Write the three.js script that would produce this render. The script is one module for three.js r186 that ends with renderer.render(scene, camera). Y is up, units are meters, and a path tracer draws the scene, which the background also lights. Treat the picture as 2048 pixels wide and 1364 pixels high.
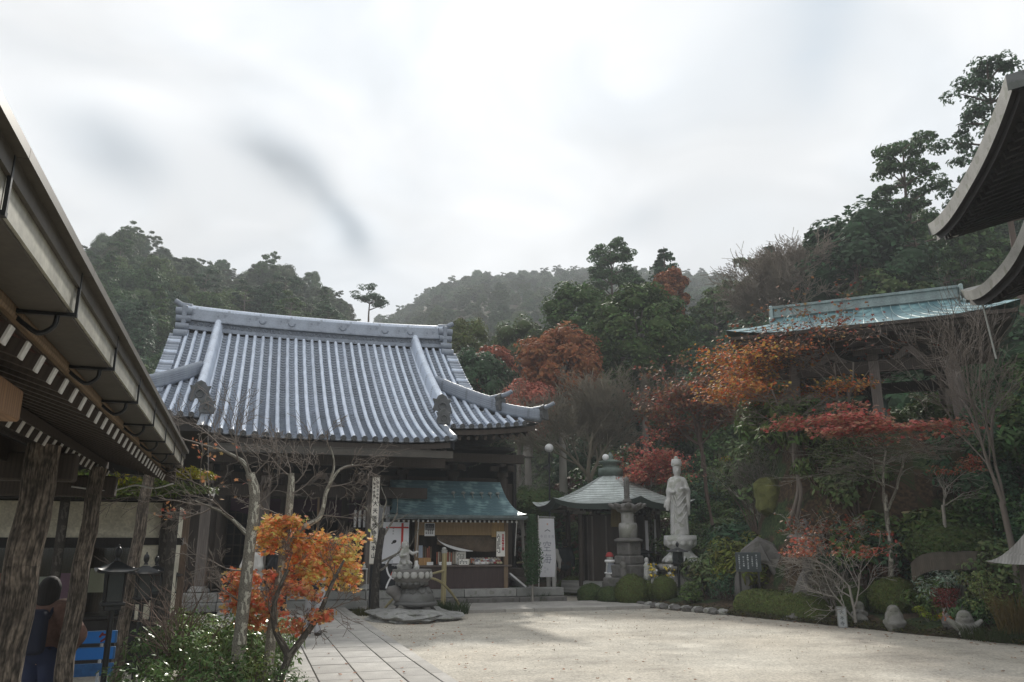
import * as THREE from 'three';
import { mergeGeometries, mergeVertices, toCreasedNormals } from 'three/addons/utils/BufferGeometryUtils.js';
import { RoundedBoxGeometry } from 'three/addons/geometries/RoundedBoxGeometry.js';
import { MarchingCubes } from 'three/addons/objects/MarchingCubes.js';

// ---------------------------------------------------------------- camera, sky, sun, exposure
const scene = new THREE.Scene();
const camera = new THREE.PerspectiveCamera(46.35, 1024 / 682, 0.1, 3000);
const YAW = 17.7 * Math.PI / 180, PITCH = Math.atan(408 / 1593);
camera.position.set(0, 1.6, 0);
camera.lookAt(Math.sin(YAW) * Math.cos(PITCH), 1.6 + Math.sin(PITCH), -Math.cos(YAW) * Math.cos(PITCH));
scene.add(camera);
const renderer = new THREE.WebGLRenderer({ antialias: true });
renderer.setSize(1024, 682);
renderer.toneMapping = THREE.LinearToneMapping;
renderer.toneMappingExposure = 1.54;
renderer.shadowMap.enabled = true;

const SUN_AZ = 16.5 * Math.PI / 180, SUN_EL = 33 * Math.PI / 180;
const sunDir = new THREE.Vector3(Math.sin(SUN_AZ) * Math.cos(SUN_EL), Math.sin(SUN_EL), -Math.cos(SUN_AZ) * Math.cos(SUN_EL));
const sun = new THREE.DirectionalLight(new THREE.Color(1, 0.95, 0.86), 3.0);
sun.position.copy(sunDir).multiplyScalar(150);
sun.castShadow = true; sun.shadow.radius = 4.5; sun.shadow.mapSize.set(4096, 4096);
Object.assign(sun.shadow.camera, { left: -60, right: 60, top: 60, bottom: -60, near: 1, far: 400 });
scene.add(sun, sun.target);

// ---------------------------------------------------------------- random numbers and noise
function rng(seed) { let a = seed >>> 0; return () => { a = a + 0x6D2B79F5 | 0; let t = Math.imul(a ^ a >>> 15, 1 | a); t = t + Math.imul(t ^ t >>> 7, 61 | t) ^ t; return ((t ^ t >>> 14) >>> 0) / 4294967296; }; }
function hash3(x, y, z) { let h = Math.imul(x, 374761393) ^ Math.imul(y, 668265263) ^ Math.imul(z, 2147483647 ^ 0x5bd1e995); h = Math.imul(h ^ h >>> 13, 1274126177); return ((h ^ h >>> 16) >>> 0) / 4294967296; }
const fade = t => t * t * (3 - 2 * t), lerp = (a, b, t) => a + (b - a) * t, clamp = (x, a = 0, b = 1) => Math.min(b, Math.max(a, x));
const smooth = (a, b, x) => fade(clamp((x - a) / (b - a)));
function noise3(x, y, z, p = 0) {
  const xi = Math.floor(x), yi = Math.floor(y), zi = Math.floor(z), u = fade(x - xi), v = fade(y - yi), w = fade(z - zi);
  const m = i => p ? ((i % p) + p) % p : i;
  const X0 = m(xi), X1 = m(xi + 1), Y0 = m(yi), Y1 = m(yi + 1);
  return lerp(lerp(lerp(hash3(X0, Y0, zi), hash3(X1, Y0, zi), u), lerp(hash3(X0, Y1, zi), hash3(X1, Y1, zi), u), v),
    lerp(lerp(hash3(X0, Y0, zi + 1), hash3(X1, Y0, zi + 1), u), lerp(hash3(X0, Y1, zi + 1), hash3(X1, Y1, zi + 1), u), v), w);
}
function fbm(x, y, z, o = 4, p = 0) { let s = 0, a = 0.5, n = 0; for (let i = 0; i < o; i++) { s += a * noise3(x, y, z + i * 17, p); n += a; x *= 2; y *= 2; z *= 2; a *= 0.5; p *= 2; } return s / n; }

// ---------------------------------------------------------------- sky: bright thin overcast, the sun behind it
{
  const W = 2048, Hh = 1024, d = new Float32Array(W * Hh * 4), v = new THREE.Vector3();
  // greyer and bluer openings that stand in this sky: [azimuth deg, elevation deg, half width, half height, tilt, strength, blue]
  const patches = [[-1.0, 25.4, 4.2, 2.0, 0.35, 0.27, 0.9], [4.4, 21.6, 3.6, 1.1, 0.85, 0.2, 0.8], [-12, 24.2, 4, 1.8, 0.3, 0.18, 0.9], [29, 22.5, 6, 1.5, -0.3, 0.12, 0.5], [41, 31, 4.2, 2.0, -0.9, 0.10, 1.3], [46, 37, 8, 2.2, -0.5, 0.07, 0.8]];
  for (let j = 0; j < Hh; j++) for (let i = 0; i < W; i++) {
    const th = (i / W - 0.5) * 2 * Math.PI, ph = (j / Hh - 0.5) * Math.PI, q = (j * W + i) * 4;
    v.set(Math.cos(ph) * Math.cos(th), Math.sin(ph), Math.cos(ph) * Math.sin(th));
    if (v.y < -0.15) { d[q] = d[q + 1] = d[q + 2] = 0.28; d[q + 3] = 1; continue; }
    const ang = Math.acos(clamp(v.dot(sunDir), -1, 1)) * 57.3, k = 1 / (0.3 + Math.max(v.y, 0)), X0 = v.x * k, Z0 = v.z * k; // a cloud sheet overhead, stretched towards the horizon
    const wx = fbm(X0 * 2.2 + 3, Z0 * 2.2, 11, 3) - 0.5, wz = fbm(X0 * 2.2, Z0 * 2.2 + 7, 12, 3) - 0.5;
    const c = fbm(X0 * 1.7 + wx * 1.3 + 9, Z0 * 1.7 + wz * 1.3, 3, 6), c2 = fbm(X0 * 5 + wx * 3, Z0 * 5 + wz * 3 + 4, 8, 5);
    let L = 0.665 + 0.30 * (c - 0.5) + 0.24 * (c2 - 0.5) + 0.07 * Math.exp(-((ang / 9) ** 2)) + 0.07 * Math.exp(-((ang / 24) ** 2)), blue = 0.022 + 0.04 * smooth(0.55, 0.3, c);
    const az = Math.atan2(v.x, -v.z) * 57.3, el = ph * 57.3;
    if (el > 5) for (const [a, e, w, h, t, s, b] of patches) {
      const x = az - a + wx * 6, y = el - e + wz * 4.5, X = (x * Math.cos(t) - y * Math.sin(t)) / w, Y = (x * Math.sin(t) + y * Math.cos(t)) / h, R2 = X * X + Y * Y; if (R2 > 6) continue;
      const g = Math.exp(-R2) * smooth(0.25, 0.62, c2 * 0.8 + 0.2 * c); L -= 1.35 * s * g; blue += 0.09 * b * g;
    }
    if (v.y < 0) L = lerp(L, 0.28, smooth(0, 0.12, -v.y));
    d[q] = L * (1 - blue); d[q + 1] = L * (1 - blue * 0.28); d[q + 2] = L * (1 + blue * 0.45); d[q + 3] = 1;
  }
  const sky = new THREE.DataTexture(d, W, Hh, THREE.RGBAFormat, THREE.FloatType);
  sky.mapping = THREE.EquirectangularReflectionMapping; sky.magFilter = sky.minFilter = THREE.LinearFilter; sky.colorSpace = THREE.LinearSRGBColorSpace; sky.needsUpdate = true;
  scene.background = sky; scene.environment = sky;
}
scene.fog = new THREE.FogExp2(new THREE.Color(0.9, 0.95, 1.0), 0.0016);

// ---------------------------------------------------------------- textures and materials
function tex(size, fn, srgb = true) { // fn(u, v) -> [r, g, b] 0..1 in linear when srgb is false
  const d = new Uint8Array(size * size * 4);
  for (let j = 0; j < size; j++) for (let i = 0; i < size; i++) { const c = fn(i / size, j / size), q = (j * size + i) * 4; d[q] = clamp(c[0]) * 255; d[q + 1] = clamp(c[1]) * 255; d[q + 2] = clamp(c[2]) * 255; d[q + 3] = 255; }
  const t = new THREE.DataTexture(d, size, size); t.wrapS = t.wrapT = THREE.RepeatWrapping; t.magFilter = THREE.LinearFilter; t.minFilter = THREE.LinearMipmapLinearFilter; t.generateMipmaps = true;
  if (srgb) t.colorSpace = THREE.SRGBColorSpace; t.needsUpdate = true; return t;
}
const rep = (t, x, y = x) => { const c = t.clone(); c.repeat.set(x, y); c.needsUpdate = true; return c; };
const toS = c => c <= 0.0031308 ? c * 12.92 : 1.055 * c ** (1 / 2.4) - 0.055;
const grey = v => [v, v, v];
const T = {
  mottle: tex(256, (u, v) => { const n = fbm(u * 6, v * 6, 1, 5, 6), f = fbm(u * 40, v * 40, 2, 2, 40); return grey(0.88 + 0.30 * (n - 0.5) + 0.16 * (f - 0.5)); }),
  grain: tex(256, (u, v) => { const n = fbm(u * 64, v * 3, 1, 3, 3), f = fbm(u * 8, v * 2, 2, 4, 2); return grey(0.86 + 0.42 * (n - 0.5) + 0.28 * (f - 0.5)); }),
  bark: tex(256, (u, v) => { const w = 1.4 * fbm(u * 4, v * 4, 7, 3, 4), a = Math.abs(fbm(u * 16 + w, v * 2, 4, 4, 2) - 0.5) * 2, f = fbm(u * 30, v * 30, 2, 2, 30); const br = fbm(u * 7, v * 9, 31, 4, 7); return grey(clamp(0.30 + 0.75 * Math.sqrt(a) * (0.35 + 0.9 * br) + 0.34 * (f - 0.5) + 0.3 * (br - 0.5))); }),
  lichen: tex(256, (u, v) => { const n = fbm(u * 5, v * 5, 3, 5, 5), m = smooth(0.52, 0.6, n), f = fbm(u * 32, v * 32, 5, 2, 32); return [0.62 + 0.30 * m + 0.3 * (f - 0.5), 0.61 + 0.31 * m + 0.3 * (f - 0.5), 0.58 + 0.30 * m + 0.3 * (f - 0.5)]; }),
  stone: tex(256, (u, v) => { const n = fbm(u * 4, v * 4, 5, 5, 4), m = smooth(0.56, 0.68, fbm(u * 7, v * 7, 9, 4, 7)), f = hash3(u * 256, v * 256, 4); const b = 0.88 + 0.36 * (n - 0.5) + 0.14 * (f - 0.5); return [b - 0.11 * m, b - 0.10 * m, b - 0.13 * m]; }),
  gravel: tex(1024, (u, v) => {
    const f = fbm(u * 230, v * 230, 1, 2, 230), n = fbm(u * 9, v * 9, 2, 5, 9), c = fbm(u * 3, v * 3, 6, 4, 3), s = hash3(u * 512 | 0, v * 512 | 0, 4);
    const dark = s > 0.985 ? 0.22 : 0, st = fbm(u * 5 + 2, v * 40, 13, 3, 5), pa = smooth(0.55, 0.68, fbm(u * 6, v * 6, 21, 5, 6)), b = 0.825 + 0.26 * (f - 0.5) + 0.22 * (n - 0.5) + 0.12 * (c - 0.5) + 0.08 * (st - 0.5) - 0.06 * pa * (0.5 + f) - dark * (0.5 + f);
    return [b, b * (0.97 + 0.03 * (c - 0.5)), b * (0.915 + 0.06 * (c - 0.5))];
  }),
  granite: tex(256, (u, v) => { const f = hash3(u * 256, v * 256, 9), n = fbm(u * 5, v * 5, 2, 4, 5); const b = 0.78 + 0.18 * (f - 0.5) + 0.16 * (n - 0.5); return [b, b * 0.985, b * 0.96]; }),
  litter: tex(512, (u, v) => { const f = fbm(u * 60, v * 60, 1, 3, 60), n = fbm(u * 6, v * 6, 3, 4, 6), m = smooth(0.5, 0.62, n); const b = 0.27 + 0.3 * (f - 0.5); return [b + 0.03 - 0.08 * m, b * 0.9 + 0.04 * m, b * 0.68 - 0.03 * m]; }),
  copper: tex(256, (u, v) => { const n = fbm(u * 3, v * 24, 1, 4, 3), m = fbm(u * 4, v * 4, 3, 4, 4), k = smooth(0.42, 0.66, m * 0.6 + n * 0.4); return [0.38 + 0.22 * k, 0.49 + 0.22 * k, 0.52 + 0.20 * k]; }),
  tile: tex(256, (u, v) => { const n = fbm(u * 5, v * 5, 1, 4, 5), f = fbm(u * 50, v * 50, 2, 2, 50), m = smooth(0.6, 0.7, fbm(u * 9, v * 9, 6, 4, 9)); const b = 0.9 + 0.2 * (n - 0.5) + 0.14 * (f - 0.5) - 0.12 * m; return [b * 0.95, b * 0.99, b * 1.05]; }),
};
const bump = s => ({ bumpMap: s[0], bumpScale: s[1] });
function M(r, g, b, rough = 0.8, o = {}) { const m = new THREE.MeshPhysicalMaterial({ roughness: rough, side: THREE.DoubleSide, ...o }); m.color.setRGB(r, g, b); return m; }
const mats = {
  woodDark: M(0.075, 0.058, 0.046, 0.75, { map: T.grain, ...bump([T.grain, 0.004]) }),
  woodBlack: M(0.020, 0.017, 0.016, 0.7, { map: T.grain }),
  woodRed: M(0.13, 0.055, 0.045, 0.8, { map: T.grain }),
  woodTan: M(0.30, 0.21, 0.13, 0.75, { map: T.grain, ...bump([T.grain, 0.003]) }),
  woodPale: M(0.62, 0.55, 0.44, 0.75, { map: T.grain }),
  woodGrey: M(0.22, 0.19, 0.17, 0.85, { map: T.grain, ...bump([T.grain, 0.004]) }),
  whitePaint: M(0.72, 0.71, 0.68, 0.6, { map: T.mottle }),
  plaster: M(0.78, 0.74, 0.60, 0.9, { map: T.mottle }),
  tileA: M(0.45, 0.46, 0.475, 0.45, { map: T.tile, ...bump([T.mottle, 0.003]) }),
  tileB: M(0.33, 0.34, 0.355, 0.5, { map: T.tile, ...bump([T.mottle, 0.003]) }),
  tileC: M(0.84, 0.85, 0.865, 0.42, { map: T.tile, ...bump([T.mottle, 0.003]) }),
  tileA2: M(0.68, 0.69, 0.71, 0.42, { map: T.tile, ...bump([T.mottle, 0.003]) }),
  tileDark: M(0.11, 0.115, 0.12, 0.6, { map: T.stone }),
  copperRoof: M(0.9, 0.95, 0.95, 0.42, { map: T.copper, metalness: 0.15 }),
  copperGrey: M(0.36, 0.39, 0.37, 0.4, { map: T.mottle, metalness: 0.2 }),
  gutter: M(0.50, 0.49, 0.42, 0.45, { map: T.mottle, metalness: 0.25 }),
  gutterDark: M(0.085, 0.075, 0.06, 0.5, { map: T.mottle }),  // shade of the shelter gutter's unlit underside put into a darker base colour
  stone: M(0.50, 0.495, 0.475, 0.9, { map: T.stone, ...bump([T.stone, 0.006]) }),
  stoneDark: M(0.22, 0.21, 0.20, 0.9, { map: T.stone, ...bump([T.stone, 0.01]) }),
  stoneWet: M(0.13, 0.13, 0.125, 0.35, { map: T.stone, ...bump([T.stone, 0.006]) }),
  stonePale: M(0.76, 0.76, 0.745, 0.88, { map: T.stone, ...bump([T.stone, 0.004]) }),
  granite: M(0.62, 0.615, 0.605, 0.85, { map: T.granite }),
  granite2: M(0.54, 0.535, 0.525, 0.85, { map: T.granite }),
  granite3: M(0.68, 0.675, 0.66, 0.85, { map: T.granite }),
  graniteGrey: M(0.44, 0.46, 0.46, 0.85, { map: T.granite, ...bump([T.granite, 0.003]) }),
  gravel: M(0.70, 0.70, 0.685, 0.95, { map: rep(T.gravel, 1 / 5.3), ...bump([rep(T.gravel, 1 / 5.3), 0.02]) }),
  litter: M(0.85, 0.85, 0.85, 1, { map: rep(T.litter, 1 / 3), ...bump([rep(T.litter, 1 / 3), 0.03]) }),
  soil: M(0.05, 0.05, 0.035, 1, { map: T.mottle }),
  bark: M(0.42, 0.345, 0.275, 0.95, { map: rep(T.bark, 3, 0.8), ...bump([rep(T.bark, 3, 0.8), 0.014]) }),
  barkGrey: M(0.46, 0.44, 0.41, 0.95, { map: rep(T.lichen, 2), ...bump([rep(T.lichen, 2), 0.01]) }),
  barkDark: M(0.10, 0.09, 0.085, 0.95, { map: rep(T.lichen, 3), ...bump([rep(T.lichen, 3), 0.008]) }),
  twig: M(0.17, 0.145, 0.125, 0.95), twigGrey: M(0.30, 0.28, 0.25, 0.95), twigBrown: M(0.14, 0.10, 0.08, 0.95),
  metalBlack: M(0.022, 0.024, 0.026, 0.38, { metalness: 0.3 }),
  white: M(0.80, 0.80, 0.80, 0.7), red: M(0.55, 0.03, 0.03, 0.7), black: M(0.02, 0.02, 0.022, 0.6),
  bamboo: M(0.42, 0.36, 0.19, 0.45, { map: T.grain }),
  glass: M(0.9, 0.95, 0.95, 0.05, { transmission: 1, thickness: 0, ior: 1.45 }),
  blueBench: M(0.05, 0.19, 0.44, 0.55, { map: T.mottle }),
};
const leafMat = (r, g, b, t = 0.35, rough = 0.62) => M(r, g, b, rough, { transmission: t, thickness: 0, specularIntensity: 0.2, vertexColors: true });

// ---------------------------------------------------------------- building helpers
const used = new Map();
function numbered(n) { const k = used.get(n) || 0; used.set(n, k + 1); return k ? `${n}_${String(k).padStart(3, '0')}` : n; }
function uvBox(g) { // texture coordinates in metres on each face's own plane
  const p = g.attributes.position, n = g.attributes.normal, uv = new Float32Array(p.count * 2);
  for (let i = 0; i < p.count; i++) { const ax = Math.abs(n.getX(i)), ay = Math.abs(n.getY(i)), az = Math.abs(n.getZ(i)), x = p.getX(i), y = p.getY(i), z = p.getZ(i); if (ay >= ax && ay >= az) { uv[2 * i] = x; uv[2 * i + 1] = z; } else if (ax >= az) { uv[2 * i] = z; uv[2 * i + 1] = y; } else { uv[2 * i] = x; uv[2 * i + 1] = y; } }
  g.setAttribute('uv', new THREE.BufferAttribute(uv, 2)); return g;
}
const clean = g => { g = g.index ? g.toNonIndexed() : g; for (const k of Object.keys(g.attributes)) if (!['position', 'normal', 'uv', 'color'].includes(k)) g.deleteAttribute(k); if (!g.attributes.normal) g.computeVertexNormals(); if (!g.attributes.uv) uvBox(g); g.morphAttributes = {}; g.clearGroups(); return g; };
const merge = list => { list = list.flat(3).filter(Boolean).map(clean); if (list.some(g => g.attributes.color)) for (const g of list) if (!g.attributes.color) g.setAttribute('color', new THREE.BufferAttribute(new Float32Array(g.attributes.position.count * 3).fill(0.9), 3)); return list.length === 1 ? list[0] : mergeGeometries(list); };
const mx = new THREE.Matrix4(), qt = new THREE.Quaternion(), eu = new THREE.Euler(), V = (x = 0, y = 0, z = 0) => new THREE.Vector3(x, y, z);
function at(g, x = 0, y = 0, z = 0, rx = 0, ry = 0, rz = 0, s = 1) { const sc = Array.isArray(s) ? V(...s) : V(s, s, s); return g.applyMatrix4(mx.compose(V(x, y, z), qt.setFromEuler(eu.set(rx, ry, rz, 'YXZ')), sc)); }
const bx = (w, h, d, x = 0, y = 0, z = 0, rx = 0, ry = 0, rz = 0) => at(uvBox(new THREE.BoxGeometry(w, h, d)), x, y, z, rx, ry, rz);
const rbx = (w, h, d, r, x = 0, y = 0, z = 0, rx = 0, ry = 0, rz = 0) => at(uvBox(clean(new RoundedBoxGeometry(w, h, d, 2, Math.min(r, w * 0.49, h * 0.49, d * 0.49)))), x, y, z, rx, ry, rz);
const cyl = (r1, r2, h, x = 0, y = 0, z = 0, n = 12, rx = 0, ry = 0, rz = 0, open = false) => at(new THREE.CylinderGeometry(r1, r2, h, n, 1, open), x, y, z, rx, ry, rz);
const sph = (r, x = 0, y = 0, z = 0, sx = 1, sy = 1, sz = 1, n = 14) => at(new THREE.SphereGeometry(r, n, Math.ceil(n * 0.7)), x, y, z, 0, 0, 0, [sx, sy, sz]);
const lathe = (pts, n = 20, x = 0, y = 0, z = 0) => at(new THREE.LatheGeometry(pts.map(p => new THREE.Vector2(p[0], p[1])), n), x, y, z);
function bar(a, b, w, h) { const A = V(...a), B = V(...b), d = B.clone().sub(A), L = d.length(); return at(uvBox(new THREE.BoxGeometry(w, h, L)), (A.x + B.x) / 2, (A.y + B.y) / 2, (A.z + B.z) / 2, -Math.asin(d.y / L), Math.atan2(d.x, d.z)); }
function tube(pts, rad, n = 6, cap = true) { // tapered tube through points, rad = number or list
  const P = pts.map(p => p.isVector3 ? p : V(...p)), R = i => Array.isArray(rad) ? rad[Math.min(i, rad.length - 1)] : rad, pos = [], nor = [], uv = [], idx = [];
  let t0 = P[1].clone().sub(P[0]).normalize(), N = Math.abs(t0.y) < 0.9 ? V(0, 1, 0).cross(t0).normalize() : V(1, 0, 0).cross(t0).normalize(), len = 0;
  for (let i = 0; i < P.length; i++) {
    const t = (i < P.length - 1 ? P[i + 1].clone().sub(P[i]) : P[i].clone().sub(P[i - 1])).normalize(); if (i && i < P.length - 1) t.add(P[i].clone().sub(P[i - 1]).normalize()).normalize();
    N.sub(t.clone().multiplyScalar(N.dot(t))).normalize(); const B = t.clone().cross(N); if (i) len += P[i].distanceTo(P[i - 1]);
    for (let k = 0; k <= n; k++) { const a = k / n * Math.PI * 2, c = Math.cos(a), s = Math.sin(a), r = R(i), nx = N.x * c + B.x * s, ny = N.y * c + B.y * s, nz = N.z * c + B.z * s; pos.push(P[i].x + nx * r, P[i].y + ny * r, P[i].z + nz * r); nor.push(nx, ny, nz); uv.push(k / n * 0.6, len); }
  }
  const m = n + 1; for (let i = 0; i < P.length - 1; i++) for (let k = 0; k < n; k++) { const a = i * m + k, b = a + m; idx.push(a, a + 1, b, b, a + 1, b + 1); }
  if (cap) for (const i of [0, P.length - 1]) { const c = pos.length / 3; pos.push(P[i].x, P[i].y, P[i].z); const t = (i ? P[i].clone().sub(P[i - 1]) : P[0].clone().sub(P[1])).normalize(); nor.push(t.x, t.y, t.z); uv.push(0.3, len); for (let k = 0; k < n; k++) i ? idx.push(c, i * m + k, i * m + k + 1) : idx.push(c, k + 1, k); }
  const g = new THREE.BufferGeometry(); g.setAttribute('position', new THREE.Float32BufferAttribute(pos, 3)); g.setAttribute('normal', new THREE.Float32BufferAttribute(nor, 3)); g.setAttribute('uv', new THREE.Float32BufferAttribute(uv, 2)); g.setIndex(idx); return g.toNonIndexed();
}
function grid(nu, nv, fn, flat = false) { // a sheet from fn(u, v) -> [x, y, z], uv in metres by box projection
  const pos = [], idx = []; for (let j = 0; j <= nv; j++) for (let i = 0; i <= nu; i++) pos.push(...fn(i / nu, j / nv));
  for (let j = 0; j < nv; j++) for (let i = 0; i < nu; i++) { const a = j * (nu + 1) + i, b = a + 1, c = a + nu + 1, d = c + 1; idx.push(a, c, b, b, c, d); }
  let g = new THREE.BufferGeometry(); g.setAttribute('position', new THREE.Float32BufferAttribute(pos, 3)); g.setIndex(idx); if (flat) g = g.toNonIndexed(); g.computeVertexNormals(); return uvBox(g);
}
function extr(pts, depth, bevel = 0, holes) { const s = new THREE.Shape(pts.map(p => new THREE.Vector2(p[0], p[1]))); if (holes) for (const h of holes) s.holes.push(new THREE.Path(h.map(p => new THREE.Vector2(p[0], p[1])))); const g = new THREE.ExtrudeGeometry(s, { depth, bevelEnabled: bevel > 0, bevelSize: bevel, bevelThickness: bevel, bevelSegments: 2, curveSegments: 8 }); return uvBox(clean(g)); }
const curve = (pts, n = 16) => new THREE.CatmullRomCurve3(pts.map(p => V(...p)), false, 'centripetal').getPoints(n);
function obj(name, geos, m, parent) { const o = new THREE.Mesh(Array.isArray(geos) ? merge(geos) : geos, m); o.name = parent ? name : numbered(name); o.castShadow = o.receiveShadow = true; (parent || scene).add(o); return o; }
function tag(o, label, category, group, kind) { o.userData = { label, category }; if (group) o.userData.group = group; if (kind) o.userData.kind = kind; return o; }
function thing(name, label, category, [x, y, z] = [0, 0, 0], turn = 0, group) { const o = new THREE.Group(); o.name = numbered(name); o.position.set(x, y, z); o.rotation.y = turn; scene.add(o); return tag(o, label, category, group); }
function struct(name, geos, m, parent) { const o = obj(name, geos, m, parent); o.userData.kind = 'structure'; return o; }
function dup(root, [x, y, z], turn, label, group, s = 1) { const r = root.clone(); r.name = numbered(root.name.replace(/_\d{3}$/, '')); scene.add(r); r.position.set(x, y, z); r.rotation.y = turn; Array.isArray(s) ? r.scale.set(...s) : r.scale.setScalar(s); r.userData = { ...root.userData }; if (label) r.userData.label = label; if (group) r.userData.group = group; return r; }
function canvasTex(w, h, draw) { const c = document.createElement('canvas'); c.width = w; c.height = h; const x = c.getContext('2d'); draw(x, w, h); const t = new THREE.CanvasTexture(c); t.colorSpace = THREE.SRGBColorSpace; t.magFilter = THREE.LinearFilter; return t; }
function sheet(w, h, m, x = 0, y = 0, z = 0, rx = 0, ry = 0, rz = 0) { return at(new THREE.PlaneGeometry(w, h), x, y, z, rx, ry, rz); }
const STAR = (() => { const p = []; for (let i = 0; i < 10; i++) { const a = i / 10 * Math.PI * 2 + Math.PI / 2, r = i % 2 ? 0.26 : [0.6, 0.52, 0.42, 0.42, 0.52][i / 2]; p.push([Math.cos(a) * r, Math.sin(a) * r]); } return p; })();
const SHAPES = { diamond: [[0, -0.5], [0.3, 0], [0, 0.5], [-0.3, 0]], blade: [[0, -0.5], [0.14, -0.1], [0.1, 0.25], [0, 0.5], [-0.1, 0.25], [-0.14, -0.1]], oval: [[0, -0.5], [0.22, -0.15], [0.2, 0.22], [0, 0.5], [-0.2, 0.22], [-0.22, -0.15]], star: STAR, spray: [[0, -0.5], [0.34, -0.2], [0.16, -0.02], [0.36, 0.3], [0.06, 0.2], [0, 0.5], [-0.1, 0.22], [-0.38, 0.26], [-0.14, 0.02], [-0.32, -0.24]] };
// ---------------------------------------------------------------- the lie of the land
const interp = (tab, x) => { if (x <= tab[0][0]) return tab[0][1]; for (let i = 1; i < tab.length; i++) if (x <= tab[i][0]) return lerp(tab[i - 1][1], tab[i][1], (x - tab[i - 1][0]) / (tab[i][0] - tab[i - 1][0])); return tab[tab.length - 1][1]; };
const edgeX = z => z > -20.5 ? 12.3 + 0.2165 * (z + 10.8) : 10.2 + 0.1 * (-20.5 - z);        // where the gravel court meets the garden
const bankAt = [[-60, 2], [-34, 4], [-30, 7], [-26, 8.5], [-23, 7.5], [-20, 4.8], [-17, 3.2], [-14, 2.0], [-11, 1.6], [0, 1.6]];
const leftCrest = [[-60, 32.5], [-17, 37.5], [-12, 42.5], [-9.9, 46.5], [-8.2, 45.5], [-6.2, 43.5], [-4.8, 42.5], [-2, 42.0], [0.6, 43.5], [2.8, 41.5], [4.2, 41.5], [5.7, 36.0], [8, 27.2], [12, 6.8], [16, 0.0]];
const midCrest = [[-10, 63], [5.8, 68], [8.6, 74], [10.4, 79], [11.9, 85], [15.3, 90], [18.3, 89.5], [21.3, 91], [24.4, 91], [31.7, 87], [50, 75], [70, 45]];
const rightCrest = [[18, 0], [21, 3], [23.5, 9], [27.3, 13.5], [31.7, 17], [34.6, 19], [37.4, 21.5], [39.6, 23.5], [43.7, 25], [48.7, 25.5], [60, 25], [90, 22]];
function hgt(x, z) {
  const r = Math.hypot(x, z), az = Math.atan2(x, -z) * 180 / Math.PI; let h = 0;
  if (z < 0) {
    const u1 = (r - 36) / (130 - 36), u2 = (r - 52) / (260 - 52);
    const up = u => u <= 0 ? 0 : u < 1 ? Math.pow(u, 0.92) : 1 - 0.35 * (u - 1);
    if (u1 > 0 && az < 16) h = Math.max(h, interp(leftCrest, az) * up(u1));
    if (u2 > 0) h = Math.max(h, interp(midCrest, az) * up(u2));
    const u3 = (r - 30) / (76 - 30); if (u3 > 0 && az > 18) h = Math.max(h, Math.min(interp(rightCrest, az), 60) * (u3 < 1 ? Math.pow(u3, 0.8) : 1 - 0.3 * (u3 - 1)));
  }
  if (x > 6) { // garden bank and the terrace above it
    const t = x - edgeX(z), b = t - interp(bankAt, z), top = interp([[-40, 1], [-30, 2.6], [-24, 3.6], [-20, 4.3], [-16, 4.4], [0, 4.4]], z);
    const bank = t <= 0 ? 0 : Math.min(0.25, t * 0.25) + (b > 0 ? (top - 0.25) * smooth(-0.4, 3.9, b) : 0);
    h = Math.max(h, bank, 4.28 * smooth(4.1, 2.5, Math.hypot(x - 16.1, z + 17.65)));
    if (t > 0.2) h += 0.10 * (fbm(x * 0.6, z * 0.6, 2, 3) - 0.5) * Math.min(t, 1.5);
  }
  return h;
}
// rows that run out from the court: dense near, sparse far, up to the horizon
{
  const az0 = -75, az1 = 120, na = 260, rs = []; for (let i = 0; i <= 150; i++) rs.push(9 * Math.pow(600 / 9, i / 150));
  const g = grid(na, rs.length - 1, (u, v) => { const a = (az0 + (az1 - az0) * u) * Math.PI / 180, r = rs[Math.round(v * (rs.length - 1))], x = Math.sin(a) * r, z = -Math.cos(a) * r; const h = hgt(x, z); return [x, h > 0.001 ? h : -0.6, z]; });
  struct('hillside', g, mats.litter);
  struct('ground', grid(30, 30, (u, v) => [lerp(-700, 700, u), -0.65, lerp(700, -700, v)]), mats.litter);
}
// the court of raked sand and fine gravel, its far edge along the garden
{
  const rnd = rng(5);
  const g = grid(70, 80, (u, v) => { const z = lerp(6, -21.3, v), xr = edgeX(z) + 0.16 * (fbm(z * 0.8, 3, 1, 3) - 0.5) + 0.1, x = u < 0.3 ? lerp(-9, -0.5, u / 0.3) : lerp(-0.5, xr, (u - 0.3) / 0.7); return [x, 0.012 * (fbm(x * 0.5, z * 0.5, 7, 3) - 0.5) - 0.012 - 0.4 * smooth(-0.75, -1.15, x) * smooth(-19, -16, z), z]; });
  struct('gravel_court', g, mats.gravel);
  // loose pebbles and leaf scraps on the court
  const c = 2600, im = new THREE.InstancedMesh(new THREE.DodecahedronGeometry(1, 0), M(0.42, 0.38, 0.33, 0.95), c), q = new THREE.Quaternion(), col = new THREE.Color();
  for (let i = 0; i < c; i++) { const z = -lerp(5.5, 19.5, Math.sqrt(rnd())), x = lerp(2.6, edgeX(z) - 0.2, rnd()), s = 0.004 + 0.008 * rnd() * rnd() * rnd(); q.setFromEuler(new THREE.Euler(rnd() * 6, rnd() * 6, rnd() * 6)); im.setMatrixAt(i, new THREE.Matrix4().compose(V(x, 0.004, z), q, V(s * 1.3, s * 0.7, s))); const k = 0.6 + rnd() * 0.9; im.setColorAt(i, col.setRGB(k, k * 0.97, k * 0.9)); }
  im.name = 'pebbles'; im.userData = { kind: 'stuff', label: 'loose pebbles scattered over the pale gravel court', category: 'pebbles' }; scene.add(im);
}
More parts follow.
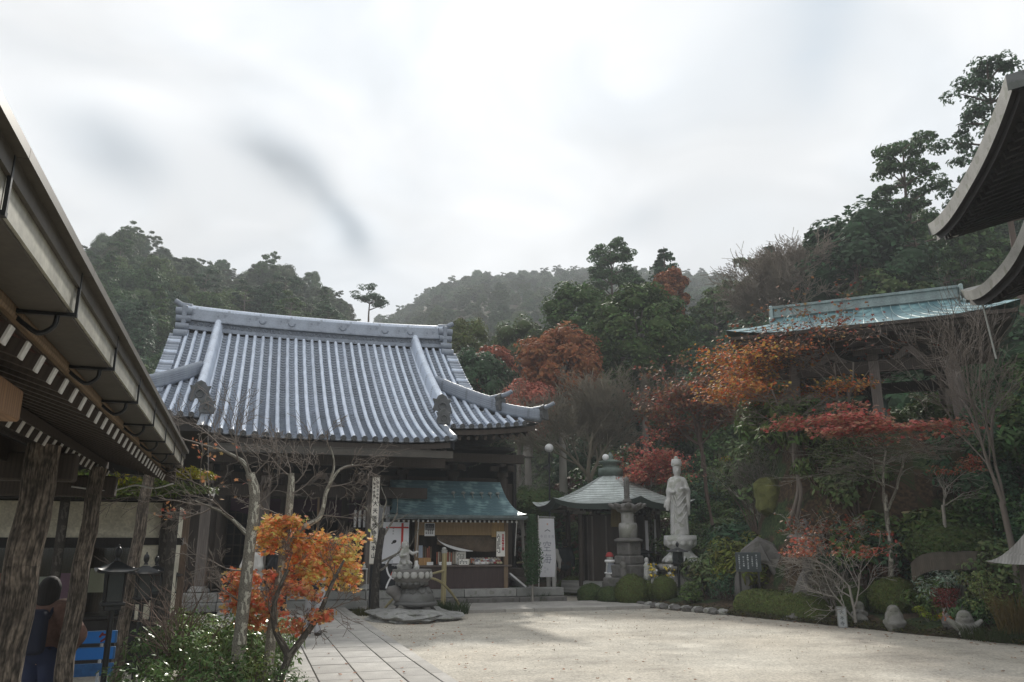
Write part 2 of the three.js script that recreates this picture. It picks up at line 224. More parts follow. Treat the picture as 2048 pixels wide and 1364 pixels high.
// fallen leaves on the court and the paving
{
  const rnd = rng(15); for (const [nm, n, m, lab] of [['fallen_leaves', 260, [0.22, 0.11, 0.05], 'brown fallen leaves on the gravel court'], ['fallen_leaves', 120, [0.36, 0.13, 0.05], 'orange fallen leaves on the paved path and court']]) { const l = []; for (let i = 0; i < n; i++) { const z = -lerp(6, 20, rnd()), edge = rnd() < 0.55, x = nm && lab.startsWith('orange') ? lerp(0.5, 4.2, rnd()) : edge ? edgeX(z) - 0.1 - 1.6 * rnd() * rnd() : lerp(2.6, edgeX(z), rnd()); const on = x < 2.47; l.push([x, on ? 0.05 : 0.006, z, 0, 1, 0, 0.035 + 0.03 * rnd()]); } const S = 'star', Sh = SHAPES[S], pos = [], idx = []; for (const [x, y, z, , , , s] of l) { const a = rnd() * 6.3, b = pos.length / 3, up = 0.3 * s; pos.push(x, y + up * 0.2, z); for (const [u, v] of Sh) pos.push(x + (u * Math.cos(a) - v * Math.sin(a)) * s, y + up * rnd(), z + (u * Math.sin(a) + v * Math.cos(a)) * s); for (let k = 0; k < Sh.length; k++) idx.push(b, b + 1 + k, b + 1 + (k + 1) % Sh.length); } const geo = new THREE.BufferGeometry(); geo.setAttribute('position', new THREE.Float32BufferAttribute(pos, 3)); geo.setIndex(idx); geo.computeVertexNormals(); const o = obj(nm, geo, M(...m, 0.85)); o.userData = { kind: 'stuff', label: lab, category: 'leaves' }; }
}
// the paved way to the hall: slabs in rows, joints open
{
  const rnd = rng(11), way = struct('paved_path', [bx(2.05, 0.06, 24, 1.44, -0.012, -10.6), bx(1.02, 0.06, 6.4, -0.1, -0.012, -19.4)], M(0.20, 0.19, 0.17, 0.95, { map: T.mottle }));
  const cols = [-0.62, -0.14, 0.42, 0.90, 1.40, 1.90, 2.28, 2.47], gm = [mats.granite, mats.granite2, mats.granite3, mats.granite];
  for (let c = 0; c < cols.length - 1; c++) { let z = c < 2 ? -16.2 : -5 - rnd() * 0.6; while (z > -22.55) { let L = c === 6 ? 0.9 + rnd() * 0.3 : 0.45 + rnd() * 0.4; L = Math.min(L, z + 22.6); if (L < 0.18) break; const w = cols[c + 1] - cols[c] - 0.016; obj('paving_slab', rbx(w, 0.06, L - 0.02, 0.008, (cols[c] + cols[c + 1]) / 2, 0.012 + rnd() * 0.004, z - L / 2, (rnd() - 0.5) * 0.004, 0, (rnd() - 0.5) * 0.006), gm[Math.floor(rnd() * 4)], way); z -= L; } }
  // cross path before the stall, a kerb step above the gravel
  const cross = struct('cross_path', bx(7.3, 0.1, 2.4, 6.45, 0.0, -21.0), M(0.20, 0.19, 0.17, 0.95));
  for (let r = 0; r < 3; r++) { let x = 2.82; while (x < 10.05) { const L = Math.min(0.7 + rnd() * 0.5, 10.1 - x); if (L < 0.2) break; const z0 = -19.75 - [0, 0.5, 1.2][r], d = [0.49, 0.69, 1.05][r]; obj('paving_slab', rbx(L - 0.012, 0.09, d, 0.01, x + L / 2, 0.025 + rnd() * 0.004, z0 - d / 2 - 0.005 * r, 0, (rnd() - 0.5) * 0.005), gm[Math.floor(rnd() * 4)], cross); x += L; } }
  // the path that leads on between stall and pavilion
  const on = struct('garden_path', grid(8, 14, (u, v) => { const z = lerp(-22.2, -33, v), c = 8.9 + 0.9 * v, w = 1.15 - 0.3 * v; return [c + (u - 0.5) * 2 * w, 0.03 + 0.05 * v, z]; }), mats.gravel);
}
// ---------------------------------------------------------------- smooth bodies: tapered capsules joined into one skin
function sdfMesh(prims, blend = 0.03, cell = 0.02) { // prims: [a, b, ra, rb] capsules
  let lo = V(1e9, 1e9, 1e9), hi = V(-1e9, -1e9, -1e9); for (const [a, b, ra, rb] of prims) for (const [p, r] of [[a, ra], [b, rb]]) { lo.min(V(p[0] - r, p[1] - r, p[2] - r)); hi.max(V(p[0] + r, p[1] + r, p[2] + r)); }
  const c = lo.clone().add(hi).multiplyScalar(0.5), half = Math.max(hi.x - lo.x, hi.y - lo.y, hi.z - lo.z) / 2 + cell * 3 + blend, res = Math.min(110, Math.max(16, Math.ceil(2 * half / cell))), mc = new MarchingCubes(res, undefined, false, false, 120000);
  mc.isolation = 0; const hs = res / 2; const B = prims.map(([a, b, ra, rb]) => ({ a, d: [b[0] - a[0], b[1] - a[1], b[2] - a[2]], ra, rb, L: Math.max(1e-9, (b[0] - a[0]) ** 2 + (b[1] - a[1]) ** 2 + (b[2] - a[2]) ** 2) }));
  for (let k = 0; k < res; k++) for (let j = 0; j < res; j++) for (let i = 0; i < res; i++) { const x = c.x + (i - hs) / hs * half, y = c.y + (j - hs) / hs * half, z = c.z + (k - hs) / hs * half; let D = 1e3; for (const q of B) { const px = x - q.a[0], py = y - q.a[1], pz = z - q.a[2], t = clamp((px * q.d[0] + py * q.d[1] + pz * q.d[2]) / q.L), d = Math.hypot(px - q.d[0] * t, py - q.d[1] * t, pz - q.d[2] * t) - lerp(q.ra, q.rb, t); const h = clamp(0.5 + 0.5 * (D - d) / blend); D = D > 10 ? d : lerp(D, d, h) - blend * h * (1 - h); } mc.field[i + j * res + k * res * res] = -D; }
  mc.update(); const n = mc.count ?? mc.geometry.drawRange.count, pos = new Float32Array(n * 3), nor = new Float32Array(n * 3);
  for (let i = 0; i < n; i++) { pos[3 * i] = c.x + mc.positionArray[3 * i] * half; pos[3 * i + 1] = c.y + mc.positionArray[3 * i + 1] * half; pos[3 * i + 2] = c.z + mc.positionArray[3 * i + 2] * half; const l = Math.hypot(mc.normalArray[3 * i], mc.normalArray[3 * i + 1], mc.normalArray[3 * i + 2]) || 1; for (let k = 0; k < 3; k++) nor[3 * i + k] = mc.normalArray[3 * i + k] / l; }
  const g = new THREE.BufferGeometry(); g.setAttribute('position', new THREE.BufferAttribute(pos, 3)); g.setAttribute('normal', new THREE.BufferAttribute(nor, 3)); return uvBox(g);
}
// ---------------------------------------------------------------- the main hall with its tiled hip-and-gable roof
const CX = 1.75, ZR = -27.2, ZW = -21.6, ZK = -20.1;
const prof = [[-27.2, 8.45], [-25.2, 6.95], [-22.9, 5.48], [-21.6, 4.80], [-20.1, 4.17], [-19.5, 3.95]];
function roofY(dx, z) {
  const a = Math.abs(dx); let y; { let i = 1; while (i < prof.length - 1 && z > prof[i][0]) i++; const p0 = prof[Math.max(0, i - 2)], p1 = prof[i - 1], p2 = prof[i], p3 = prof[Math.min(prof.length - 1, i + 1)], t = (z - p1[0]) / (p2[0] - p1[0]), h = p2[0] - p1[0]; const m1 = i > 1 ? (p2[1] - p0[1]) / (p2[0] - p0[0]) : (p2[1] - p1[1]) / h, m2 = i < prof.length - 1 ? (p3[1] - p1[1]) / (p3[0] - p1[0]) : (p2[1] - p1[1]) / h; const t2 = t * t, t3 = t2 * t; y = (2 * t3 - 3 * t2 + 1) * p1[1] + (t3 - 2 * t2 + t) * h * m1 + (-2 * t3 + 3 * t2) * p2[1] + (t3 - t2) * h * m2; }
  const s = clamp((z - ZR) / 5.6);
  return y + 0.27 * Math.pow(clamp((a - 2.6) / 3.4), 2.2) * s * s + (a < 3.05 ? 0.10 * Math.pow(a / 3, 4) * clamp((z + 22.5) / 2.4) : 0);
}
const hipZ = dx => ZW + 0.1 - (5.98 - Math.abs(dx)) * 1.13;
const eaveZ = dx => Math.abs(dx) < 3.02 ? ZK : ZW;
const hall = thing('temple_hall', 'large wooden temple hall with curved silver grey tiled roof', 'temple', [0, 0, 0]);
{
  const rnd = rng(21), SP = 0.262, rowsN = 22, roof = new THREE.Group(); roof.name = 'roof'; hall.add(roof);
  const tm = [mats.tileA, mats.tileA, mats.tileC, mats.tileB];
  // deck below the tiles (front, back, both skirts)
  const deck = [];
  deck.push(grid(48, 24, (u, v) => { const dx = lerp(-4.3, 4.3, u), z = lerp(ZR, eaveZ(dx) - 0.12, v); return [CX + dx, roofY(dx, z) - 0.05, z]; }));
  deck.push(grid(48, 24, (u, v) => { const dx = lerp(-4.3, 4.3, u), z = lerp(ZR, eaveZ(dx) - 0.12, v); return [CX + dx, roofY(dx, z) - 0.24, z]; }));
  deck.push(grid(30, 16, (u, v) => { const dx = lerp(-4.3, 4.3, u), z = lerp(ZR, ZW, v); return [CX + dx, roofY(Math.min(Math.abs(dx), 4.3), z) - 0.05, 2 * ZR - z]; }));
  for (const s of [-1, 1]) {
    for (const dn of [0.05, 0.24]) deck.push(grid(10, 8, (u, v) => { const dx = s * lerp(4.3, 5.9, u), z = lerp(hipZ(dx), ZW - 0.12, v); return [CX + dx, roofY(dx, z) - dn, z]; }));
    deck.push(grid(12, 10, (u, v) => { const k = lerp(0, 1, v), dx = s * lerp(3.9, 5.95, k), z0 = hipZ(dx), z = lerp(z0, 2 * ZR - z0, u); return [CX + dx, roofY(dx, z0) - 0.03, z]; }));
    deck.push(extr([[0, 8.3], [3.4, 5.8], [-3.4, 5.8]], 0.12).applyMatrix4(new THREE.Matrix4().makeRotationY(Math.PI / 2)).translate(CX + s * 3.9, 0, ZR));
  }
  obj('roof_deck', deck, mats.tileDark, roof);
  // rounded cover-tile rows and stepped pan-tile rows
  for (let k = -rowsN; k <= rowsN; k++) {
    const dx = k * SP, a = Math.abs(dx), z0 = a <= 4.36 ? ZR + 0.12 : hipZ(dx) + 0.05, z1 = eaveZ(dx) + 0.06; if (z1 - z0 < 0.2) continue;
    const n = Math.max(3, Math.round((z1 - z0) / 0.27)), pts = [], rad = [];
    for (let i = 0; i <= n; i++) { const z = lerp(z0, z1, i / n), w = 0.006 * (rnd() - 0.5); pts.push([CX + dx + w, roofY(dx, z) + 0.03 + 0.004 * rnd(), z]); rad.push(0.056); if (i < n) { const zz = lerp(z0, z1, (i + 0.94) / n); pts.push([CX + dx + w, roofY(dx, zz) + 0.03, zz]); rad.push(0.052); } }
    const row = obj('cover_tile_row', tube(pts, rad, 8), rnd() < 0.7 ? mats.tileC : mats.tileA2, roof);
    // round end disc of the row at the eave
    obj('end_disc', [cyl(0.074, 0.074, 0.05, CX + dx, roofY(dx, z1) + 0.02, z1 + 0.015, 14, Math.PI / 2), at(new THREE.TorusGeometry(0.054, 0.01, 6, 14), CX + dx, roofY(dx, z1) + 0.02, z1 + 0.042), sph(0.03, CX + dx, roofY(dx, z1) + 0.02, z1 + 0.036, 1, 1, 0.6, 8)], mats.tileDark, row);
    if (k === rowsN) continue;
    const cxm = dx + SP / 2, am = Math.abs(cxm), y0 = am <= 4.36 ? ZR + 0.12 : hipZ(cxm) + 0.12, y1 = eaveZ(cxm) + 0.03; if (y1 - y0 < 0.3) continue;
    const nc = Math.round((y1 - y0) / 0.165), P = [], I = []; let c = 0;
    for (let i = 0; i < nc; i++) { const za = lerp(y0, y1, i / nc), zb = lerp(y0, y1, (i + 1) / nc), wob = 0.006 * (rnd() - 0.5), tw = 0.02 * (rnd() - 0.5); for (let q = 0; q <= 6; q++) { const t = q / 6 * 2 - 1, x = CX + cxm + t * SP * 0.42 + wob, sag = -0.045 * (1 - t * t) + tw * t * 0.3; const ya = roofY(cxm, za) + sag - 0.012, yb = roofY(cxm, zb) + sag + 0.04; P.push(x, ya, za, x, yb, zb, x, yb - 0.052, zb - 0.006); } for (let q = 0; q < 6; q++) { const b = c + q * 3; I.push(b, b + 1, b + 3, b + 3, b + 1, b + 4, b + 1, b + 2, b + 4, b + 4, b + 2, b + 5); } c += 21; }
    let g = new THREE.BufferGeometry(); g.setAttribute('position', new THREE.Float32BufferAttribute(P, 3)); g.setIndex(I); g = g.toNonIndexed(); g.computeVertexNormals(); uvBox(g);
    const pan = obj('pan_tile_row', g, rnd() < 0.5 ? mats.tileB : mats.tileA, roof);
    obj('eave_tile', [at(new THREE.TorusGeometry(SP * 0.5, 0.028, 5, 10, 1.9), CX + cxm, roofY(cxm, y1) + 0.09, y1 + 0.02, 0, 0, Math.PI + (Math.PI - 1.9) / 2)], mats.tileB, pan);
  }
  // verge tiles along both gable edges
  for (const s of [-1, 1]) for (let i = 0; i < 22; i++) { const z = lerp(ZR + 0.5, hipZ(4.4) + 0.1, i / 21), y = roofY(4.3, z); obj('verge_tile', [cyl(0.075, 0.075, 0.34, CX + s * 4.48, y + 0.0, z, 8, 0, 0, Math.PI / 2), cyl(0.082, 0.082, 0.05, CX + s * 4.66, y, z, 12, 0, 0, Math.PI / 2), bx(0.3, 0.03, 0.15, CX + s * 4.46, y - 0.05, z + 0.08)], tm[i % 4], roof); }
  for (const s of [-1, 1]) obj('bargeboard', grid(14, 2, (u, v) => { const z = lerp(ZR, hipZ(4.3), u); return [CX + s * 4.5, roofY(4.3, z) - 0.12 - 0.3 * v, z]; }), mats.woodDark, roof);
  // main ridge
  const rY = dx => 8.42 + 0.10 * Math.pow(Math.abs(dx) / 4.3, 2.5);
  const ridge = obj('main_ridge', [grid(30, 1, (u, v) => { const d = lerp(-4.25, 4.25, u); return [CX + d, rY(d) + 0.24 + 0.36 * v, ZR + 0.2 - 0.03 * v]; }), grid(30, 1, (u, v) => { const d = lerp(-4.25, 4.25, u); return [CX + d, rY(d) + 0.24 + 0.36 * v, ZR - 0.2 + 0.03 * v]; }), grid(30, 1, (u, v) => { const d = lerp(-4.25, 4.25, u); return [CX + d, rY(d) + 0.6, ZR + lerp(0.17, -0.17, v)]; })], mats.tileA, roof);
  obj('ridge_base', [grid(30, 1, (u, v) => { const d = lerp(-4.3, 4.3, u); return [CX + d, rY(d) - 0.12 + 0.13 * v, ZR + 0.27]; }), grid(30, 1, (u, v) => { const d = lerp(-4.3, 4.3, u); return [CX + d, rY(d) - 0.12 + 0.13 * v, ZR - 0.27]; }), grid(30, 1, (u, v) => { const d = lerp(-4.3, 4.3, u); return [CX + d, rY(d) + 0.01, ZR + lerp(0.27, -0.27, v)]; }), grid(30, 1, (u, v) => { const d = lerp(-4.3, 4.3, u); return [CX + d, rY(d) + 0.24 * v, ZR + 0.13]; })], mats.tileB, ridge);
  obj('ridge_lip', [grid(30, 1, (u, v) => { const d = lerp(-4.28, 4.28, u); return [CX + d, rY(d) + 0.235, ZR + lerp(0.25, 0.1, v)]; }), grid(30, 1, (u, v) => { const d = lerp(-4.28, 4.28, u); return [CX + d, rY(d) + 0.2 + 0.035 * v, ZR + 0.25]; })], mats.tileB, ridge);
  for (let i = 0; i < 33; i++) { const d = lerp(-4.1, 4.1, i / 32); obj('ridge_rosette', [at(new THREE.TorusGeometry(0.06, 0.022, 5, 12), CX + d, rY(d) + 0.11, ZR + 0.17), sph(0.03, CX + d, rY(d) + 0.11, ZR + 0.17, 1, 1, 0.7, 6)], mats.tileB, ridge); }
  obj('ridge_cap', tube(Array.from({ length: 32 }, (_, i) => { const d = lerp(-4.3, 4.3, i / 31); return [CX + d, rY(d) + 0.62, ZR]; }), 0.13, 10), mats.tileC, ridge);
  for (const d of [-1.9, -0.95, 0.75, 2.2, 3.1]) obj('crest_emblem', at(new THREE.TorusGeometry(0.1, 0.025, 6, 14, 3.0), CX + d, rY(d) + 0.44, ZR + 0.2, 0, 0, Math.PI + 0.05), mats.tileB, ridge);
  for (const s of [-1, 1]) { const x = CX + s * 4.34, b = rY(4.3); obj('ridge_end_tile', [rbx(0.16, 0.75, 0.62, 0.05, x, b + 0.3, ZR), cyl(0.13, 0.13, 0.5, x + s * 0.02, b + 0.48, ZR + 0.16, 12, 0, 0, Math.PI / 2), cyl(0.12, 0.12, 0.44, x + s * 0.02, b + 0.22, ZR + 0.2, 12, 0, 0, Math.PI / 2), cyl(0.13, 0.12, 0.4, x + s * 0.03, b - 0.06, ZR + 0.24, 12, 0, 0, Math.PI / 2), cyl(0.14, 0.14, 0.42, x + s * 0.03, b - 0.36, ZR + 0.5, 12, 0, 0, Math.PI / 2), tube([[x - s * 0.2, b + 0.68, ZR], [x + s * 0.12, b + 0.72, ZR], [x + s * 0.34, b + 0.86, ZR]], [0.11, 0.1, 0.085], 10)], mats.tileB, roof); }
  // descending ridges and their ogre tiles
  const ridgeRun = (pts, w, h, n, parent, m) => { const c = curve(pts, n), out = []; { const cc = [], rr = []; c.forEach((p, i) => { cc.push([p.x, p.y + h, p.z]); rr.push(w * 0.43); if (i < c.length - 1) { const q = c[i + 1], l = p.clone().lerp(q, 0.94); cc.push([l.x, l.y + h, l.z]); rr.push(w * 0.385); } }); out.push(tube(cc, rr, 10)); } for (let l = 0; l < 4; l++) out.push(tube(c.map(p => [p.x, p.y + h * (0.1 + l * 0.24), p.z]), w * (0.62 - 0.03 * l), 4)); return obj('descending_ridge', out, m || mats.tileC, parent); };
  const ogre = (x, y, z, s, parent, ry = 0) => obj('ogre_tile', [at(extr([[-0.26, -0.3], [0.26, -0.3], [0.31, -0.12], [0.25, 0.06], [0.31, 0.22], [0.2, 0.2], [0.13, 0.33], [0, 0.4], [-0.13, 0.33], [-0.2, 0.2], [-0.31, 0.22], [-0.25, 0.06], [-0.31, -0.12]], 0.1, 0.02), x, y, z, -0.12, ry, 0, s), at(new THREE.TorusGeometry(0.13, 0.03, 6, 12), x, y - 0.03 * s, z + 0.13 * s, 0, ry, 0, s)], mats.tileDark, parent);
  for (const s of [-1, 1]) {
    const P = [0, 0.2, 0.4, 0.6, 0.8, 1].map(t => { const z = lerp(ZR + 0.1, -22.75, t), d = s * (3.28 + 0.05 * t); return [CX + d, roofY(d, z) + 0.06, z]; });
    const dr = ridgeRun(P, 0.27, 0.3, 20, roof); ogre(CX + s * 3.33, roofY(3.33, -22.7) + 0.2, -22.72, 0.82, dr);
    const H = t => { const dx = s * lerp(3.5, 6.0, t); return [CX + dx, roofY(dx, hipZ(dx)) + 0.06 + 0.06 * t, hipZ(dx)]; };
    const h1 = ridgeRun([0, 0.2, 0.4, 0.6].map(H).map(p => [p[0], p[1] + 0.02, p[2]]), 0.24, 0.26, 12, roof, mats.tileB); const e1 = H(0.62); ogre(e1[0], e1[1] + 0.22, e1[2] + 0.05, 0.75, h1, s * 0.7);
    obj('horn_tile', tube([[e1[0] - s * 0.2, e1[1] + 0.42, e1[2] - 0.2], [e1[0] + s * 0.12, e1[1] + 0.47, e1[2] + 0.12], [e1[0] + s * 0.3, e1[1] + 0.56, e1[2] + 0.3]], [0.08, 0.075, 0.065], 8), mats.tileB, h1);
    const h2 = ridgeRun([0.56, 0.7, 0.85, 1].map(H), 0.22, 0.2, 10, roof, mats.tileB); const e2 = H(1.01); ogre(e2[0], e2[1] + 0.16, e2[2] + 0.03, 0.6, h2, s * 0.7);
    obj('horn_tile', tube([[e2[0] - s * 0.2, e2[1] + 0.3, e2[2] - 0.2], [e2[0] + s * 0.1, e2[1] + 0.34, e2[2] + 0.1], [e2[0] + s * 0.26, e2[1] + 0.43, e2[2] + 0.26]], [0.07, 0.065, 0.055], 8), mats.tileB, h2);
    ogre(CX + s * 3.02, roofY(3.0, ZW) + 0.12, ZW + 0.5, 0.6, roof); // corner ornament where the porch roof leaves the eave
    obj('porch_verge', ridgeish(s), mats.tileB, roof);
  }
  function ridgeish(s) { return [tube([0, 0.5, 1].map(t => { const z = lerp(ZW - 0.2, ZK + 0.05, t); return [CX + s * 3.08, roofY(3.0, z) + 0.02, z]; }), 0.1, 8), grid(4, 1, (u, v) => { const z = lerp(ZW - 0.2, ZK, u); return [CX + s * 3.1, roofY(3.0, z) - 0.3 * v, z]; })]; }
  // eaves: boards, rafters with pale ends, purlins and the copper gutter
  const eave = new THREE.Group(); eave.name = 'eaves'; hall.add(eave);
  for (const [x0, x1, ze] of [[-3.0, 3.0, ZK], [3.05, 5.85, ZW], [-5.85, -3.05, ZW]]) obj('eave_board', grid(16, 1, (u, v) => { const d = lerp(x0, x1, u); return [CX + d, roofY(d, ze) - 0.10 - 0.14 * v, ze - 0.02]; }), mats.woodDark, eave);
  for (let i = -11; i <= 11; i++) { const d = i * 0.262; obj('rafter', bar([CX + d, roofY(d, ZK) - 0.33, ZK - 0.1], [CX + d, roofY(d, -23.6) - 0.42, -23.6], 0.085, 0.1), mats.woodDark, eave); }
  for (const s of [-1, 1]) for (let i = 0; i < 11; i++) { const d = s * (3.14 + i * 0.25); obj('rafter', bar([CX + d, roofY(d, ZW) - 0.33, ZW - 0.1], [CX + d, roofY(d, Math.min(ZW - 1, -23.2)) - 0.42, -23.4], 0.085, 0.1), mats.woodDark, eave); }
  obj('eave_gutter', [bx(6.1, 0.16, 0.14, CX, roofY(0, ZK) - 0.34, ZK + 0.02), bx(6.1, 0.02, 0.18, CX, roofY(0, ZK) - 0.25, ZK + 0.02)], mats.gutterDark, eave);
  obj('purlin', [bx(6.2, 0.24, 0.22, CX, 3.72, -21.2), bx(12, 0.26, 0.24, CX, 4.12, -23.2), bx(6.0, 0.18, 0.2, CX, 4.18, -21.9)], mats.woodDark, eave);
  // frame: pillars, tie beams, bracket blocks
  const frame = new THREE.Group(); frame.name = 'timber_frame'; hall.add(frame);
  for (const x of [-1.15, 0.3, 3.15]) { const p = obj('pillar', rbx(0.27, 3.0, 0.27, 0.03, x, 1.92, -22.72), mats.woodGrey, frame); obj('pillar_base', [lathe([[0, 0], [0.27, 0], [0.27, 0.06], [0.19, 0.16], [0, 0.16]], 14, x, 0.42, -22.72)], mats.stone, p); obj('bracket', [bx(0.9, 0.15, 0.2, x, 3.42, -22.72), bx(0.42, 0.14, 0.24, x, 3.28, -22.72), bx(0.2, 0.16, 0.9, x, 3.56, -22.5), rbx(0.2, 0.18, 0.4, 0.05, x, 3.1, -22.45)], mats.woodDark, p); }
  for (const x of [-4.0, -2.4, -0.8, 0.9, 2.6, 4.3, 5.9, 7.5]) { const p = obj('pillar', cyl(0.15, 0.16, 3.6, x, 2.3, -24.6, 14), mats.woodDark, frame); obj('bracket', [bx(0.8, 0.16, 0.2, x, 3.95, -24.6), bx(0.2, 0.16, 1.2, x, 3.9, -24.2), bx(0.36, 0.14, 0.3, x, 3.76, -24.6)], mats.woodDark, p); }
  obj('tie_beam', [bx(5.9, 0.3, 0.18, CX, 3.02, -22.74), bx(11.9, 0.3, 0.16, CX, 3.5, -24.64), bx(11.9, 0.2, 0.14, CX, 2.95, -24.66)], mats.woodDark, frame);
  for (const x of [-1.15]) obj('lion_head', [sph(0.17, x + Math.sign(x - CX) * 0.32, 3.02, -22.72, 1.2, 1, 1, 10), sph(0.09, x + Math.sign(x - CX) * 0.5, 2.98, -22.68, 1.2, 0.9, 1, 8), tube([[x + Math.sign(x - CX) * 0.4, 3.1, -22.66], [x + Math.sign(x - CX) * 0.52, 3.2, -22.6]], [0.04, 0.02], 6)], mats.woodGrey, frame);
  obj('frog_leg_strut', extr([[-0.6, 0], [-0.45, 0.02], [-0.2, 0.22], [-0.12, 0.34], [0.12, 0.34], [0.2, 0.22], [0.45, 0.02], [0.6, 0], [0.3, 0], [0.08, 0.2], [-0.08, 0.2], [-0.3, 0]], 0.12).translate(CX, 3.17, -22.8), mats.woodGrey, frame);
  // walls: board panels and latticed doors either side of the open middle bay
  const wall = new THREE.Group(); wall.name = 'front_wall'; hall.add(wall);
  for (const [x0, x1] of [[-4.4, -0.8], [4.3, 7.9]]) { const n = Math.round((x1 - x0) / 0.3); for (let i = 0; i < n; i++) obj('wall_board', bx((x1 - x0) / n - 0.01, 2.6, 0.05, lerp(x0, x1, (i + 0.5) / n), 2.2, -24.72 + (i % 2) * 0.006), mats.woodDark, wall); }
  for (const x0 of [-0.65, 2.8]) for (let i = 0; i < 7; i++) { obj('lattice_bar', bx(0.035, 2.0, 0.04, x0 + i * 0.2, 1.9, -24.7), mats.woodDark, wall); obj('lattice_bar', bx(1.3, 0.03, 0.03, x0 + 0.6, 1.0 + i * 0.3, -24.68), mats.woodDark, wall); }
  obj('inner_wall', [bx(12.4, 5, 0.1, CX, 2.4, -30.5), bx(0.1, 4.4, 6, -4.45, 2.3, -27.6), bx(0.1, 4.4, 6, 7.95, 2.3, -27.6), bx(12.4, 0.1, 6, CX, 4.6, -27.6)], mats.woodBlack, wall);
  obj('hall_floor', bx(12.3, 0.12, 7.2, CX, 0.86, -27.1), mats.woodDark, hall);
  obj('floor_step', [bx(12.3, 0.14, 0.4, CX, 0.62, -23.4), bx(12.3, 0.42, 0.06, CX, 0.62, -23.55)], mats.woodDark, hall);
  // altar hangings dimly seen inside
  obj('offertory_box', [rbx(1.6, 0.6, 0.55, 0.02, 1.75, 1.2, -25.2), ...Array.from({ length: 9 }, (_, i) => bx(1.5, 0.03, 0.03, 1.75, 1.51, -25.4 + i * 0.05))], mats.woodDark, hall);
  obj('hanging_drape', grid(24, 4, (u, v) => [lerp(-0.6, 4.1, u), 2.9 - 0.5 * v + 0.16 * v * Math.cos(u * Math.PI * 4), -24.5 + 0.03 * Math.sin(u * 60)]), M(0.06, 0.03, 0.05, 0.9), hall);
  obj('bell_rope', tube([[1.72, 3.0, -22.9], [1.75, 1.1, -22.88]], 0.035, 8), mats.woodTan, hall);
}
// stone platform and steps
{
  const rnd = rng(31), s = struct('stone_platform', bx(13.8, 0.34, 8.8, CX, 0.17, -27.15), mats.graniteGrey);
  for (let x = -5.1, i = 0; x < 8.4; i++) { const L = 1.1 + rnd() * 0.5; obj('step_stone', rbx(L - 0.012, 0.21, 0.55, 0.015, x + L / 2, 0.315, -22.55), i % 2 ? mats.graniteGrey : mats.stone, s); if (x < 4.1) obj('step_stone', rbx(L - 0.012, 0.2, 0.5, 0.015, x + L / 2, 0.10, -22.1), i % 3 ? mats.graniteGrey : mats.stone, s); else obj('step_stone', rbx(L - 0.012, 0.16, 0.36, 0.03, x + L / 2, 0.12, -22.2), mats.stoneDark, s); x += L; }
}
